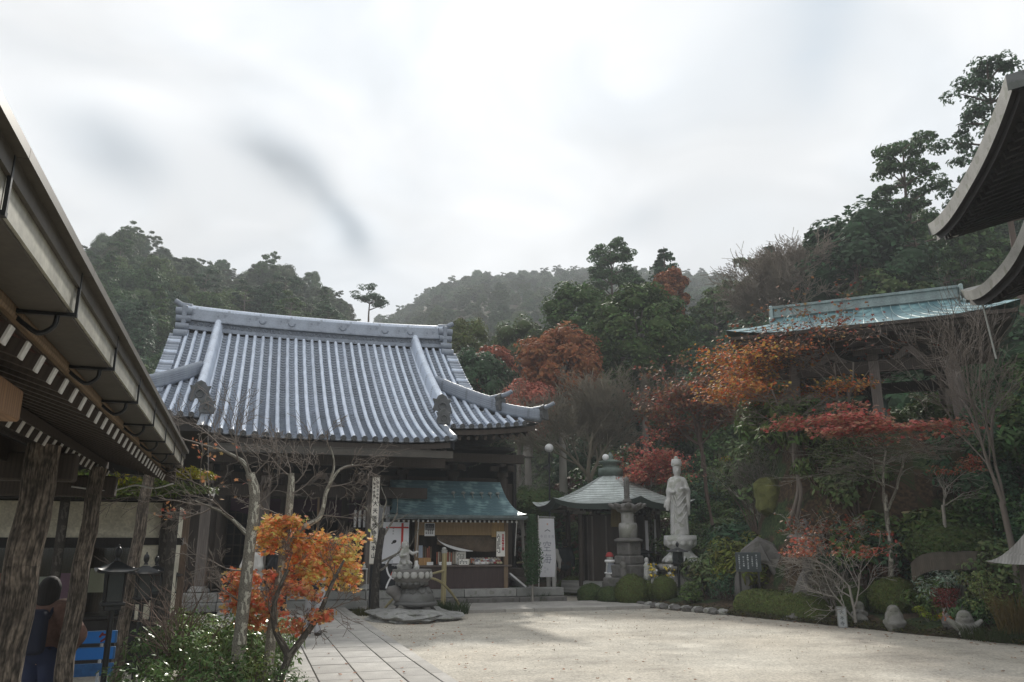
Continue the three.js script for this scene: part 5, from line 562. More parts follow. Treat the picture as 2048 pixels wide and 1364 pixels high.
// ---------------------------------------------------------------- six-sided pavilion
{
  const P = thing('hexagonal_pavilion', 'six sided wooden pavilion with curved pale copper roof and finial', 'pavilion', [11.35, 0.35, -24.7], 0.42), N = 6, R = 2.75;
  const rr = v => lerp(0.22, R, v), yy = v => 2.48 + 1.1 * Math.pow(1 - v, 1.45), cor = (a, v) => { const k = a / (Math.PI * 2) * N, f = k - Math.floor(k), ap = Math.cos(Math.PI / N) / Math.cos((f - 0.5) * 2 * Math.PI / N); return [Math.cos(a) * rr(v) * ap, yy(v) + 0.2 * Math.pow(Math.abs(f - 0.5) * 2, 3) * v * v * v, Math.sin(a) * rr(v) * ap]; };
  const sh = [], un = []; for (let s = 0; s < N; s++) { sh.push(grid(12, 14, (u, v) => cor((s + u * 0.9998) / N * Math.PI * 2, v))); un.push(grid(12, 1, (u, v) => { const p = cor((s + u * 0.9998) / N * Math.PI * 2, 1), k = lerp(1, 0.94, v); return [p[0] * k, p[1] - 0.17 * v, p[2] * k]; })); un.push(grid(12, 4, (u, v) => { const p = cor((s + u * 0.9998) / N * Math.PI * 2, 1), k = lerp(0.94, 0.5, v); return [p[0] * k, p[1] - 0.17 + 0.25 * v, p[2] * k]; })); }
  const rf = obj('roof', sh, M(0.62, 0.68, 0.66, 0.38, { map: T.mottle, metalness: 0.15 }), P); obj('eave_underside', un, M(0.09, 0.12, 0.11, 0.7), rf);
  for (let c = 3; c < 14; c++) obj('roof_seam', Array.from({ length: N }, (_, s) => tube(Array.from({ length: 9 }, (_, i) => { const p = cor((s + i / 8 * 0.9998) / N * Math.PI * 2, c / 14); return [p[0], p[1] + 0.004, p[2]]; }), 0.008, 4, false)), mats.copperGrey, rf);
  obj('finial', [lathe([[0, 3.42], [0.42, 3.5], [0.4, 3.74], [0.26, 3.76], [0.24, 3.88], [0.38, 3.92], [0.38, 3.98], [0.16, 4.02], [0.1, 4.06], [0.13, 4.13], [0.09, 4.2], [0.02, 4.27], [0, 4.3]], 18)], M(0.17, 0.22, 0.19, 0.6, { map: T.mottle }), P);
  const gl = obj('lamp_globe', sph(0.11, -0.34, 4.08, 0.1), mats.white, P);
  for (let s = 0; s < N; s++) { const a = (s + 0.5) / N * Math.PI * 2, c = Math.cos(a), n = Math.sin(a), a0 = s / N * Math.PI * 2; obj('pillar', cyl(0.085, 0.09, 2.5, Math.cos(a0) * 1.5, 1.25, Math.sin(a0) * 1.5, 10), mats.woodDark, P); obj('bracket', [bx(0.09, 0.1, 0.7, Math.cos(a0) * 1.72, 2.36, Math.sin(a0) * 1.72, 0, -a0 + Math.PI / 2), bx(0.5, 0.09, 0.09, Math.cos(a0) * 1.56, 2.26, Math.sin(a0) * 1.56, 0, -a0 + Math.PI / 2)], M(0.25, 0.24, 0.22, 0.7), P);
    for (let i = 0; i < 14; i++) { const t = (i - 6.5) * 0.15, px = c * 1.9 - n * t, pz = n * 1.9 + c * t; const r = obj('rafter', at(bx(0.8, 0.06, 0.06), px - c * 0.3, 2.43, pz - n * 0.3, 0, -a), mats.woodDark, P); obj('white_tip', at(bx(0.01, 0.062, 0.062), px + c * 0.105, 2.43, pz + n * 0.105, 0, -a), mats.whitePaint, r); }
    const wl = obj('wall_panel', at(bx(0.06, 2.1, 1.08), c * 0.95, 1.15, n * 0.95, 0, -a), mats.woodDark, P); for (const t of [-0.45, 0, 0.45]) obj('panel_rib', at(bx(0.03, 2.0, 0.05), c * 0.99 - n * t, 1.15, n * 0.99 + c * t, 0, -a), mats.woodGrey, wl); }
  obj('ceiling', cyl(1.6, 1.6, 0.1, 0, 2.5, 0, 6), mats.woodDark, P); obj('stone_floor', cyl(1.75, 1.8, 0.35, 0, -0.02, 0, 6), mats.stone, P);
  obj('name_plaque', at(rbx(0.5, 0.66, 0.05, 0.02), -1.05, 2.12, 1.2, 0.15, -0.55), M(0.2, 0.15, 0.06, 0.7, { map: T.grain }), P);
  obj('hanging_scroll', [at(bx(0.1, 1.1, 0.02), -0.1, 1.45, 1.52, 0, -0.42), at(bx(0.06, 1.1, 0.02), 0.35, 1.5, 1.5, 0, -0.42)], M(0.55, 0.54, 0.56, 0.8), P); obj('grey_panel', at(bx(0.55, 1.2, 0.03), -0.72, 1.2, 1.3, 0, -0.42), M(0.22, 0.25, 0.26, 0.7, { map: T.mottle }), P);
}
// stone pagoda before the pavilion
{
  const P = thing('stone_pagoda', 'weathered tall stone pagoda tower with lotus cap beside the pavilion', 'pagoda', [10.5, 0.2, -21.75], 0.4);
  obj('plinth', [rbx(1.1, 0.5, 1.1, 0.05, 0, 0.25, 0), rbx(0.9, 0.35, 0.9, 0.05, 0, 0.68, 0), rbx(0.62, 0.25, 0.62, 0.05, 0, 0.98, 0)], mats.stoneDark, P); obj('lower_block', [rbx(0.52, 0.4, 0.52, 0.06, 0, 1.3, 0), lathe([[0, 1.48], [0.4, 1.48], [0.42, 1.55], [0.3, 1.6], [0, 1.6]], 8)], mats.stoneDark, P);
  obj('shaft', [lathe([[0, 1.6], [0.26, 1.6], [0.27, 1.95], [0.25, 2.02], [0.19, 2.04], [0.19, 2.3], [0.24, 2.34], [0, 2.34]], 8)], mats.stone, P);
  const cap = obj('lotus_cap', lathe([[0, 2.32], [0.28, 2.34], [0.40, 2.48], [0.2, 2.56], [0.12, 2.6], [0, 2.6]], 16), mats.stoneDark, P); for (let i = 0; i < 8; i++) { const a = i / 8 * 6.283; obj('petal', at(new THREE.SphereGeometry(0.13, 8, 6), Math.cos(a) * 0.42, 2.5, Math.sin(a) * 0.42, 0, -a, 0.5, [1.2, 0.5, 0.9]), mats.stoneDark, cap); }
  obj('spire', lathe([[0, 2.58], [0.15, 2.6], [0.13, 2.68], [0.08, 2.72], ...Array.from({ length: 9 }, (_, i) => [[0.095, 2.76 + i * 0.055], [0.075, 2.785 + i * 0.055]]).flat(), [0.09, 3.28], [0.03, 3.36], [0, 3.36]], 12), mats.stoneDark, P);
}
// standing stone goddess on a lotus pedestal
{
  const S = thing('goddess_statue', 'tall pale stone robed goddess statue on a lotus pedestal', 'statue', [12.0, 0.15, -21.4], -0.35);
  obj('pedestal', [lathe([[0, 0], [0.72, 0], [0.72, 0.14], [0.62, 0.16], [0.62, 0.72], [0, 0.72]], 6), lathe([[0, 0.7], [0.78, 0.7], [0.78, 0.88], [0.66, 0.92], [0, 0.94]], 6)], mats.granite, S);
  const lo = obj('lotus_base', lathe([[0, 0.9], [0.58, 0.92], [0.5, 1.08], [0.34, 1.24], [0.3, 1.34], [0.4, 1.4], [0.48, 1.56], [0.47, 1.72], [0, 1.74]], 24), mats.stonePale, S);
  for (let t = 0; t < 2; t++) for (let i = 0; i < 12; i++) { const a = i / 12 * 6.283; obj('petal', at(new THREE.SphereGeometry(0.13, 8, 6), Math.cos(a) * (t ? 0.42 : 0.46), t ? 1.55 : 1.05, Math.sin(a) * (t ? 0.42 : 0.46), 0, -a, t ? 0.2 : 0.8, [0.5, 1.05, 0.85]), mats.stonePale, lo); }
  const b = 1.74; obj('figure', sdfMesh([[[0, b + 0.06, 0], [0, b + 0.75, 0], 0.27, 0.25], [[0.07, b + 0.05, 0.08], [0.06, b + 0.7, 0.1], 0.16, 0.15], [[-0.1, b + 0.05, 0.06], [-0.09, b + 0.7, 0.08], 0.16, 0.15], [[0, b + 0.75, 0], [0, b + 1.2, 0.0], 0.24, 0.22], [[0, b + 1.2, 0], [0, b + 1.52, 0], 0.22, 0.19], [[-0.14, b + 1.56, 0], [0.14, b + 1.56, 0], 0.12, 0.12], [[0, b + 1.6, 0], [0, b + 1.74, 0.01], 0.07, 0.065], [[0, b + 1.82, 0.02], [0, b + 1.94, 0.02], 0.115, 0.12], [[0, b + 2.02, 0], [0, b + 2.24, -0.02], 0.1, 0.06], [[-0.2, b + 1.54, 0], [-0.27, b + 1.25, 0.06], 0.085, 0.08], [[-0.27, b + 1.25, 0.06], [-0.16, b + 1.22, 0.24], 0.08, 0.05], [[0.2, b + 1.54, 0], [0.27, b + 1.27, 0.06], 0.085, 0.08], [[0.27, b + 1.27, 0.06], [0.1, b + 1.32, 0.26], 0.08, 0.05], [[-0.27, b + 1.2, 0.06], [-0.34, b + 0.72, 0.08], 0.08, 0.05], [[0.28, b + 1.2, 0.05], [0.27, b + 0.6, 0.08], 0.08, 0.05], [[-0.36, b + 0.95, 0.06], [-0.42, b + 0.8, 0.05], 0.06, 0.03], [[0, b + 1.86, 0.13], [0, b + 1.83, 0.15], 0.022, 0.018]], 0.045, 0.024), mats.stonePale, S);
  for (const [x0, x1, y0, y1, z] of [[-0.2, 0.16, b + 1.35, b + 0.85, 0.24], [-0.22, 0.18, b + 1.15, b + 0.65, 0.26], [-0.2, 0.2, b + 0.95, b + 0.42, 0.27], [-0.18, 0.2, b + 0.7, b + 0.2, 0.27]]) obj('robe_fold', tube(curve([[x0, y0, z - 0.06], [(x0 + x1) / 2 - 0.06, lerp(y0, y1, 0.72), z], [x1, y0 - 0.05, z - 0.05]], 10), [0.02], 5), mats.stonePale, S);
  for (let i = 0; i < 5; i++) obj('robe_fold', tube([[-0.2 + i * 0.1, b + 0.02, 0.2 + 0.03 * Math.sin(i)], [-0.17 + i * 0.09, b + 0.62, 0.22]], [0.028, 0.012], 5), mats.stonePale, S);
  obj('crown', [lathe([[0.1, b + 1.98], [0.15, b + 2.0], [0.16, b + 2.08], [0.13, b + 2.2], [0.09, b + 2.16]], 14)], mats.stonePale, S); obj('face_marks', [sph(0.012, -0.04, b + 1.9, 0.132), sph(0.012, 0.04, b + 1.9, 0.132), bx(0.05, 0.008, 0.01, 0, b + 1.8, 0.135)], mats.stone, S);
}
// black lamp posts with small tiled hoods
const paneM = M(0.16, 0.19, 0.2, 0.08, { transmission: 0.75, thickness: 0, ior: 1.5 });
const lampPost = (pos, h, label, group, turn = 0, s = 1, wide = 0.82) => {
  const L = thing('lantern_post', label, 'lantern', pos, turn, group); L.scale.set(s * wide, s, s * wide);
  obj('post', [tube([[0, -0.35, 0], [0, h - 0.42, 0]], 0.045, 8), lathe([[0, 0], [0.14, 0], [0.14, 0.05], [0.06, 0.12], [0.045, 0.14]], 8, 0, -0.02, 0)], mats.metalBlack, L);
  obj('tray', [rbx(0.34, 0.035, 0.34, 0.01, 0, h - 0.41, 0), rbx(0.24, 0.05, 0.24, 0.01, 0, h - 0.45, 0)], mats.metalBlack, L);
  const c = obj('cage', [bx(0.27, 0.02, 0.27, 0, h - 0.388, 0)], mats.metalBlack, L); for (const [x, z] of [[-1, -1], [1, -1], [-1, 1], [1, 1]]) obj('cage_bar', bar([x * 0.12, h - 0.4, z * 0.12], [x * 0.14, h - 0.08, z * 0.14], 0.022, 0.022), mats.metalBlack, c);
  for (const [x, z, r] of [[0, 0.128, 0], [0, -0.128, 0], [0.128, 0, 1], [-0.128, 0, 1]]) { obj('pane', bx(r ? 0.004 : 0.22, 0.29, r ? 0.22 : 0.004, x, h - 0.24, z), paneM, c); }
  obj('candle_block', bx(0.08, 0.12, 0.08, 0, h - 0.33, 0), M(0.35, 0.3, 0.13, 0.6), c);
  const hood = obj('hood', [...[0, 1, 2, 3].map(k => at(grid(8, 6, (u, v) => { const w = lerp(0.30, 0.05, v), x = (u * 2 - 1) * w; return [x, h - 0.08 + 0.10 * Math.pow(v, 1.5) + 0.035 * Math.pow(Math.abs(u * 2 - 1), 3) * (1 - v), w]; }), 0, 0, 0, 0, k * Math.PI / 2)), bx(0.5, 0.02, 0.5, 0, h - 0.085, 0)], mats.metalBlack, L);
  obj('finial', [sph(0.058, 0, h + 0.115, 0, 1, 1.05, 1, 14), lathe([[0.05, h + 0.03], [0.03, h + 0.06], [0.045, h + 0.075]], 10), sph(0.016, 0, h + 0.18, 0, 1, 1.3, 1, 8)], mats.metalBlack, L);
  return L;
};
lampPost([11.42, 0, -20.55], 1.5, 'tall black lantern post in front of the goddess statue', 'garden lantern posts', 0.3); lampPost([11.47, 0.1, -22.75], 1.35, 'black lantern post between pagoda and goddess statue', 'garden lantern posts', 0.2); lampPost([13.05, 0.2, -21.35], 1.32, 'black lantern post behind the leafy bush by the slate board', 'garden lantern posts', 0.1);
// globe lamp on the slope behind
{ const L = thing('globe_lamp', 'white globe lamp on a thin post above the path', 'lamp', [10.8, hgt(10.8, -29.1), -29.1]); obj('post', tube([[0, 0, 0], [0, 5.1 - hgt(10.8, -29.1), 0]], 0.035, 8), mats.metalBlack, L); obj('globe', sph(0.17, 0, 5.25 - hgt(10.8, -29.1), 0), mats.white, L); }
// child-guardian statue with red cap and bib
{ const J = thing('guardian_statue', 'small stone guardian figure wearing red cap and blue bib', 'statue', [10.0, 0.32, -22.0], 0.2); obj('plinth', [rbx(0.42, 0.5, 0.36, 0.04, 0, 0.05, 0), rbx(0.3, 0.12, 0.28, 0.03, 0, 0.36, 0)], mats.stoneDark, J); obj('body', sdfMesh([[[0, 0.44, 0], [0, 0.85, 0], 0.15, 0.12], [[0, 1.02, 0.01], [0, 1.08, 0.01], 0.1, 0.1], [[-0.11, 0.82, 0.02], [-0.03, 0.72, 0.13], 0.05, 0.035], [[0.11, 0.82, 0.02], [0.03, 0.72, 0.13], 0.05, 0.035]], 0.04, 0.02), mats.stonePale, J); obj('cap', [at(new THREE.SphereGeometry(0.125, 14, 8, 0, 6.3, 0, 1.7), 0, 1.08, 0), at(new THREE.TorusGeometry(0.118, 0.02, 6, 16), 0, 1.07, 0, Math.PI / 2)], M(0.36, 0.045, 0.045, 0.85), J); J.scale.setScalar(0.9); obj('bib', at(new THREE.CylinderGeometry(0.13, 0.185, 0.32, 16, 1, true, -1.2, 2.4), 0, 0.72, 0.01), M(0.24, 0.26, 0.29, 0.85), J); obj('shawl', at(new THREE.TorusGeometry(0.13, 0.05, 6, 16), 0, 0.92, 0.01, Math.PI / 2), mats.white, J); obj('hem', at(new THREE.TorusGeometry(0.165, 0.03, 6, 16), 0, 0.55, 0.01, Math.PI / 2), mats.white, J); }
// small figures in the alcove of the pagoda
for (const [x, z, h, m, l] of [[10.75, -21.15, 0.55, mats.stonePale, 'slim white figurine on the pagoda plinth'], [10.05, -21.2, 0.6, mats.stoneDark, 'dark stone figure left of the pagoda plinth'], [11.0, -21.2, 0.4, mats.stone, 'small grey stone figure right of the pagoda plinth']]) { const o = obj('stone_figure', sdfMesh([[[0, 0, 0], [0, h * 0.6, 0], h * 0.18, h * 0.14], [[0, h * 0.82, 0], [0, h * 0.88, 0], h * 0.11, h * 0.11], [[-h * 0.13, h * 0.58, 0], [0, h * 0.45, h * 0.16], h * 0.05, h * 0.04], [[h * 0.13, h * 0.58, 0], [0, h * 0.45, h * 0.16], h * 0.05, h * 0.04]], 0.03, 0.02), m); o.position.set(x, 0.72, z); tag(o, l.replace('left of', 'on the flag side of').replace('right of', 'on the goddess side of'), 'statue'); }
// flower vases before the goddess
for (const [x, z, l] of [[10.78, -20.85, 'vase of yellow and white flowers beside the round bush'], [11.22, -20.75, 'vase of yellow and white flowers beside the tall lantern post']]) { const f = thing('flower_vase', l, 'flowers', [x, 0.3, z], 0, 'flower vases'); obj('vase', lathe([[0, 0], [0.06, 0], [0.08, 0.2], [0.06, 0.36], [0.07, 0.4]], 12), mats.stone, f); const rnd = rng(x * 100 | 0), a = [[], [], []]; for (let i = 0; i < 60; i++) { const p = [(rnd() - 0.5) * 0.26, 0.4 + rnd() * 0.38, (rnd() - 0.5) * 0.26, rnd() - 0.5, 0.6, rnd() - 0.2, 0.09]; a[i % 3].push(p); } obj('leaves', leaves(a[0], 'blade', 3), greens[1], f); obj('yellow_flowers', leaves(a[1], 'star', 4), M(0.75, 0.55, 0.04, 0.7), f); obj('white_flowers', leaves(a[2], 'star', 5), mats.white, f); }
{ const st = obj('offering_bench', [rbx(0.8, 0.1, 0.35, 0.02, 0, 0.45, 0), rbx(0.1, 0.5, 0.3, 0.02, -0.3, 0.2, 0), rbx(0.1, 0.5, 0.3, 0.02, 0.3, 0.2, 0)], mats.stone); st.position.set(11.0, 0.1, -20.95); st.rotation.y = -0.4; tag(st, 'low stone offering bench between the two flower vases', 'bench'); }
// ---------------------------------------------------------------- rocks and carved stones
const rockGeo = (seed, sx, sy, sz, f = 1.6, k = 0.5, cre = 0.6) => { let g = mergeVertices(new THREE.IcosahedronGeometry(1, 4).deleteAttribute('normal').deleteAttribute('uv')); const p = g.attributes.position; for (let i = 0; i < p.count; i++) { const x = p.getX(i), y = p.getY(i), z = p.getZ(i), n = fbm(x * f + seed, y * f, z * f, 4) - 0.5, q = 1 + k * n * 2; p.setXYZ(i, x * q * sx, y * q * sy, z * q * sz); } g = toCreasedNormals(g, cre); return uvBox(clean(g)); };
const rock = (seed, x, y, z, s, label, m = mats.stoneDark, turn = 0) => { const o = obj('garden_rock', rockGeo(seed, ...s), m); o.position.set(x, y, z); o.rotation.y = turn; return tag(o, label, 'rock'); };
{ // the pointed boulder behind the hedge
  const g = new THREE.ConeGeometry(1, 1.5, 7, 10).toNonIndexed(); const p = g.attributes.position; for (let i = 0; i < p.count; i++) { const x = p.getX(i), y = p.getY(i), z = p.getZ(i), n = fbm(x * 2 + 3, y * 2, z * 2, 3) - 0.5; p.setXYZ(i, x * (0.95 + n * 0.5) + (y > 0 ? 0.1 * y : 0), y + n * 0.12, z * (0.7 + n * 0.4)); } g.computeVertexNormals(); const o = obj('pointed_boulder', uvBox(g), mats.stoneDark); o.position.set(12.0, 0.55, -15.9); o.rotation.y = 0.7; o.scale.set(0.8, 0.75, 0.8); tag(o, 'large triangular grey boulder behind the long clipped hedge', 'boulder');
}
{ const o = obj('standing_stone', (() => { const g = extr([[-0.75, 0], [-0.72, 0.9], [-0.5, 1.6], [-0.05, 1.95], [0.3, 1.75], [0.6, 1.2], [0.82, 0.6], [0.9, 0], [0.55, 0], [0.45, 0.7], [0.15, 1.3], [-0.2, 1.35], [-0.42, 0.9], [-0.45, 0]], 0.5, 0.08); const p = g.attributes.position; for (let i = 0; i < p.count; i++) { const n = fbm(p.getX(i) * 3, p.getY(i) * 3, p.getZ(i) * 3, 3) - 0.5; p.setXYZ(i, p.getX(i) + n * 0.2, p.getY(i) + n * 0.16, p.getZ(i) + n * 0.3); } g.computeVertexNormals(); return g; })(), mats.stoneDark); o.position.set(12.55, 0.0, -18.2); o.rotation.y = -0.6; o.scale.set(0.9, 0.9, 0.9); tag(o, 'arched mossy standing stone behind the slate board', 'stone'); }
{ const B = thing('slate_board', 'dark slate board with white brushed writing on legs', 'board', [11.62, 0.15, -17.45], -0.62); obj('slate', rbx(0.6, 0.46, 0.05, 0.01, 0, 1.05, 0), M(0.06, 0.075, 0.08, 0.6), B); obj('writing', sheet(0.56, 0.42, null, 0, 1.05, 0.027), print(420, 320, (c, w, h) => { c.fillStyle = '#3a4245'; c.fillRect(0, 0, w, h); const ks = Object.keys(GLYPH); for (let i = 0; i < 5; i++) for (let j = 0; j < (i % 2 ? 5 : 7); j++) glyph(c, ks[(i * 5 + j * 3) % ks.length], w - 80 - i * 76, 28 + j * 38 + (i % 2) * 30, 30, 4, '#c9ced0'); }), B); for (const x of [-0.22, 0.22]) obj('leg', bx(0.05, 0.95, 0.05, x, 0.4, -0.02), mats.woodBlack, B); }
{ const o = obj('stone_plaque', [rbx(0.5, 0.2, 0.3, 0.03, 0, 0.1, 0)], mats.graniteGrey); o.position.set(11.75, 0.12, -17.2); o.rotation.y = -0.6; tag(o, 'low pale stone block at the foot of the slate board', 'stone'); }
{ const o = obj('stone_marker', [rbx(0.19, 0.42, 0.13, 0.015, 0, 0.18, 0)], mats.graniteGrey); o.position.set(11.52, 0, -14.15); o.rotation.y = -0.7; tag(o, 'short square stone marker post on the gravel edge', 'marker'); const f = new THREE.Mesh(sheet(0.15, 0.36, null, 0, 0.18, 0.067), print(64, 160, (c, w, h) => { c.fillStyle = '#a6aaab'; c.fillRect(0, 0, w, h); ['dai', 'hon', 'ji'].forEach((k, i) => glyph(c, k, 14, 14 + i * 48, 36, 4, '#55595b')); })); f.name = 'carved_face'; o.add(f); }
// little round stone monks along the gravel edge
const monkM = M(0.33, 0.325, 0.30, 0.95, { map: T.stone, ...bump([T.stone, 0.012]) });
const monk = (x, z, turn, label, kind, s = 1) => { const o = thing('little_statue', label, 'statue', [x, hgt(x, z) - 0.01, z], turn, 'little stone statues on the gravel edge'); o.scale.setScalar(s); const P = kind === 0 ? [[[0, 0.08, 0], [0, 0.14, 0], 0.13, 0.11], [[0, 0.27, 0], [0, 0.29, 0], 0.105, 0.1], [[-0.12, 0.14, 0.02], [-0.05, 0.2, 0.12], 0.045, 0.035], [[0.12, 0.14, 0.02], [0.05, 0.2, 0.12], 0.045, 0.035], [[-0.1, 0.04, 0.08], [0.1, 0.04, 0.08], 0.055, 0.055]] : kind === 1 ? [[[0, 0.1, 0], [0, 0.2, 0], 0.17, 0.15], [[0, 0.28, 0.02], [0, 0.3, 0.02], 0.12, 0.11], [[-0.14, 0.12, 0.05], [-0.02, 0.1, 0.16], 0.05, 0.04], [[0.14, 0.12, 0.05], [0.02, 0.1, 0.16], 0.05, 0.04]] : [[[0, 0.14, 0], [0, 0.18, 0], 0.15, 0.13], [[-0.1, 0.1, 0.05], [-0.22, 0.2, 0.05], 0.06, 0.035], [[0.1, 0.1, 0.05], [0.22, 0.2, 0.05], 0.06, 0.035], [[0, 0.24, 0.04], [0, 0.25, 0.04], 0.12, 0.11], [[-0.05, 0.02, 0.06], [-0.07, 0, 0.12], 0.05, 0.04], [[0.05, 0.02, 0.06], [0.07, 0, 0.12], 0.05, 0.04]]; obj('body', sdfMesh(P, 0.016, 0.01), monkM, o); const hy = kind === 0 ? 0.29 : kind === 1 ? 0.29 : 0.25, hz = kind === 0 ? 0.1 : kind === 1 ? 0.135 : 0.155; obj('face', [tube(curve([[-0.05, hy + 0.01, hz - 0.02], [-0.035, hy + 0.02, hz - 0.006], [-0.02, hy + 0.012, hz]], 5), 0.006, 4), tube(curve([[0.05, hy + 0.01, hz - 0.02], [0.035, hy + 0.02, hz - 0.006], [0.02, hy + 0.012, hz]], 5), 0.006, 4), tube(curve([[-0.025, hy - 0.035, hz - 0.004], [0, hy - 0.045, hz], [0.025, hy - 0.035, hz - 0.004]], 5), 0.006, 4)], mats.stoneDark, o); return o; };
monk(12.0, -14.2, -0.7, 'little stone monk with round head beside the leaning maple trunk', 0); monk(11.95, -13.2, -0.75, 'plump stone monk bowing on the gravel edge below the clipped dome', 1, 1.1); monk(12.32, -11.9, -0.8, 'little stone monk with raised arms among the red bushes', 2, 1.15); monk(12.9, -11.0, -0.9, 'half hidden stone monk at the edge of the grass tuft', 0, 1.0);
// stone lantern with broad cap in the thicket, and a shingled hood at the frame's side
{ const L = thing('stone_lantern', 'dark mossy stone lantern with broad cap in the thicket', 'lantern', [12.7, hgt(12.7, -16.6), -16.6]); const b = Math.max(0.2, 0.9 - hgt(12.7, -16.6)); obj('shaft', lathe([[0, -0.3], [0.16, -0.3], [0.13, b], [0.28, b + 0.06], [0.26, b + 0.12], [0, b + 0.12]], 10), mats.stoneDark, L); obj('light_box', [rbx(0.3, 0.28, 0.3, 0.03, 0, b + 0.26, 0)], mats.stoneDark, L); obj('cap', lathe([[0, b + 0.4], [0.46, b + 0.4], [0.44, b + 0.46], [0.2, b + 0.62], [0.1, b + 0.66], [0.11, b + 0.78], [0.03, b + 0.88], [0, b + 0.88]], 14), mats.stoneDark, L); }
{ const L = thing('garden_lantern_house', 'small shrine hood with curved grey shingle roof at garden side', 'shrine', [12.2, 0.1, -10.15], 0.5); obj('roof', [0, 1, 2, 3].map(k => at(grid(10, 8, (u, v) => { const w = lerp(0.62, 0.08, v), x = (u * 2 - 1) * w; return [x, 1.2 + 0.55 * Math.pow(v, 1.6) + 0.05 * Math.pow(Math.abs(u * 2 - 1), 3) * (1 - v), w]; }), 0, 0, 0, 0, k * Math.PI / 2)), M(0.34, 0.33, 0.31, 0.9, { map: T.grain, ...bump([T.grain, 0.01]) }), L); obj('box', [bx(0.5, 0.5, 0.5, 0, 0.95, 0)], mats.woodDark, L); obj('post', bx(0.2, 0.9, 0.2, 0, 0.4, 0), mats.woodDark, L); }
{ const L = thing('thatched_gate', 'low mossy thatched roof over a dark opening in the garden bank', 'gate', [13.5, 0.05, -13.0], -0.78); L.scale.set(0.75, 0.85, 0.75); obj('thatch', grid(16, 8, (u, v) => [lerp(-1.15, 1.15, u), 1.25 + 0.42 * Math.sin(v * Math.PI) - 0.3 * Math.pow(u * 2 - 1, 4) + 0.05 * fbm(u * 9, v * 9, 1, 2), lerp(0.6, -0.6, v)]), M(0.10, 0.085, 0.065, 1, { map: T.grain, ...bump([T.grain, 0.02]) }), L); for (const x of [-0.8, 0.8]) obj('post', tube([[x, -0.6, 0.2], [x, 1.3, 0.2]], 0.06, 8), mats.barkDark, L); obj('rail', tube([[-1.1, 0.95, 0.3], [1.1, 0.97, 0.3]], 0.03, 6), mats.bamboo, L); }
for (const [x0, y0, z0, x1, y1, z1, l] of [[13.2, 1.95, -20.2, 14.4, 2.0, -19.0, 'pale bamboo rail above the leafy bush'], [13.9, 2.3, -15.5, 14.6, 2.3, -14.4, 'pale bamboo rail in the thicket beside the sparse maple'], [8.4, 1.0, -26.6, 11.2, 1.15, -26.9, 'bamboo rail fence behind the walkers'], [8.6, 0.75, -26.0, 10.2, 0.8, -27.2, 'low bamboo rail by the path']]) { const o = obj('bamboo_rail', [tube([[x0, y0, z0], [(x0 + x1) / 2, (y0 + y1) / 2 + 0.02, (z0 + z1) / 2], [x1, y1, z1]], 0.03, 7), tube([[x0, y0 - 1.2, z0], [x0, y0 + 0.05, z0]], 0.035, 6), tube([[x1, y1 - 1.2, z1], [x1, y1 + 0.05, z1]], 0.035, 6)], mats.bamboo); tag(o, l, 'rail'); }
rock(3, 13.0, hgt(13.0, -18.3) + 0.2, -18.3, [0.45, 0.5, 0.4], 'yellow green mossy rock high on the bank', M(0.17, 0.18, 0.055, 0.95, { map: T.stone, ...bump([T.litter, 0.05]) }), 0.3);
rock(5, 13.5, hgt(13.5, -20) + 0.05, -20.0, [0.4, 0.35, 0.3], 'grey boulder beside the pale trunk on the bank', mats.stoneDark); rock(7, 15.4, hgt(15.4, -12.7) - 0.05, -12.7, [0.5, 0.3, 0.4], 'long grey rock under the terrace wall', mats.stoneDark, 0.5); rock(9, 12.6, 0.2, -12.3, [0.3, 0.25, 0.25], 'low dark rock beside the red shrub');
for (let i = 0; i < 16; i++) { const t = i / 15, z = lerp(-20.9, -17.6, t), x = edgeX(z) + 0.05 + 0.05 * Math.sin(i * 3); const o = obj('edging_stone', rockGeo(20 + i, 0.14 + 0.04 * (i % 3), 0.09, 0.12), i % 2 ? mats.stone : mats.stoneDark); o.position.set(x, 0.03, z); o.rotation.y = i; tag(o, 'small rough edging stone between gravel and clipped bushes', 'stone', 'edging stones along the gravel'); }
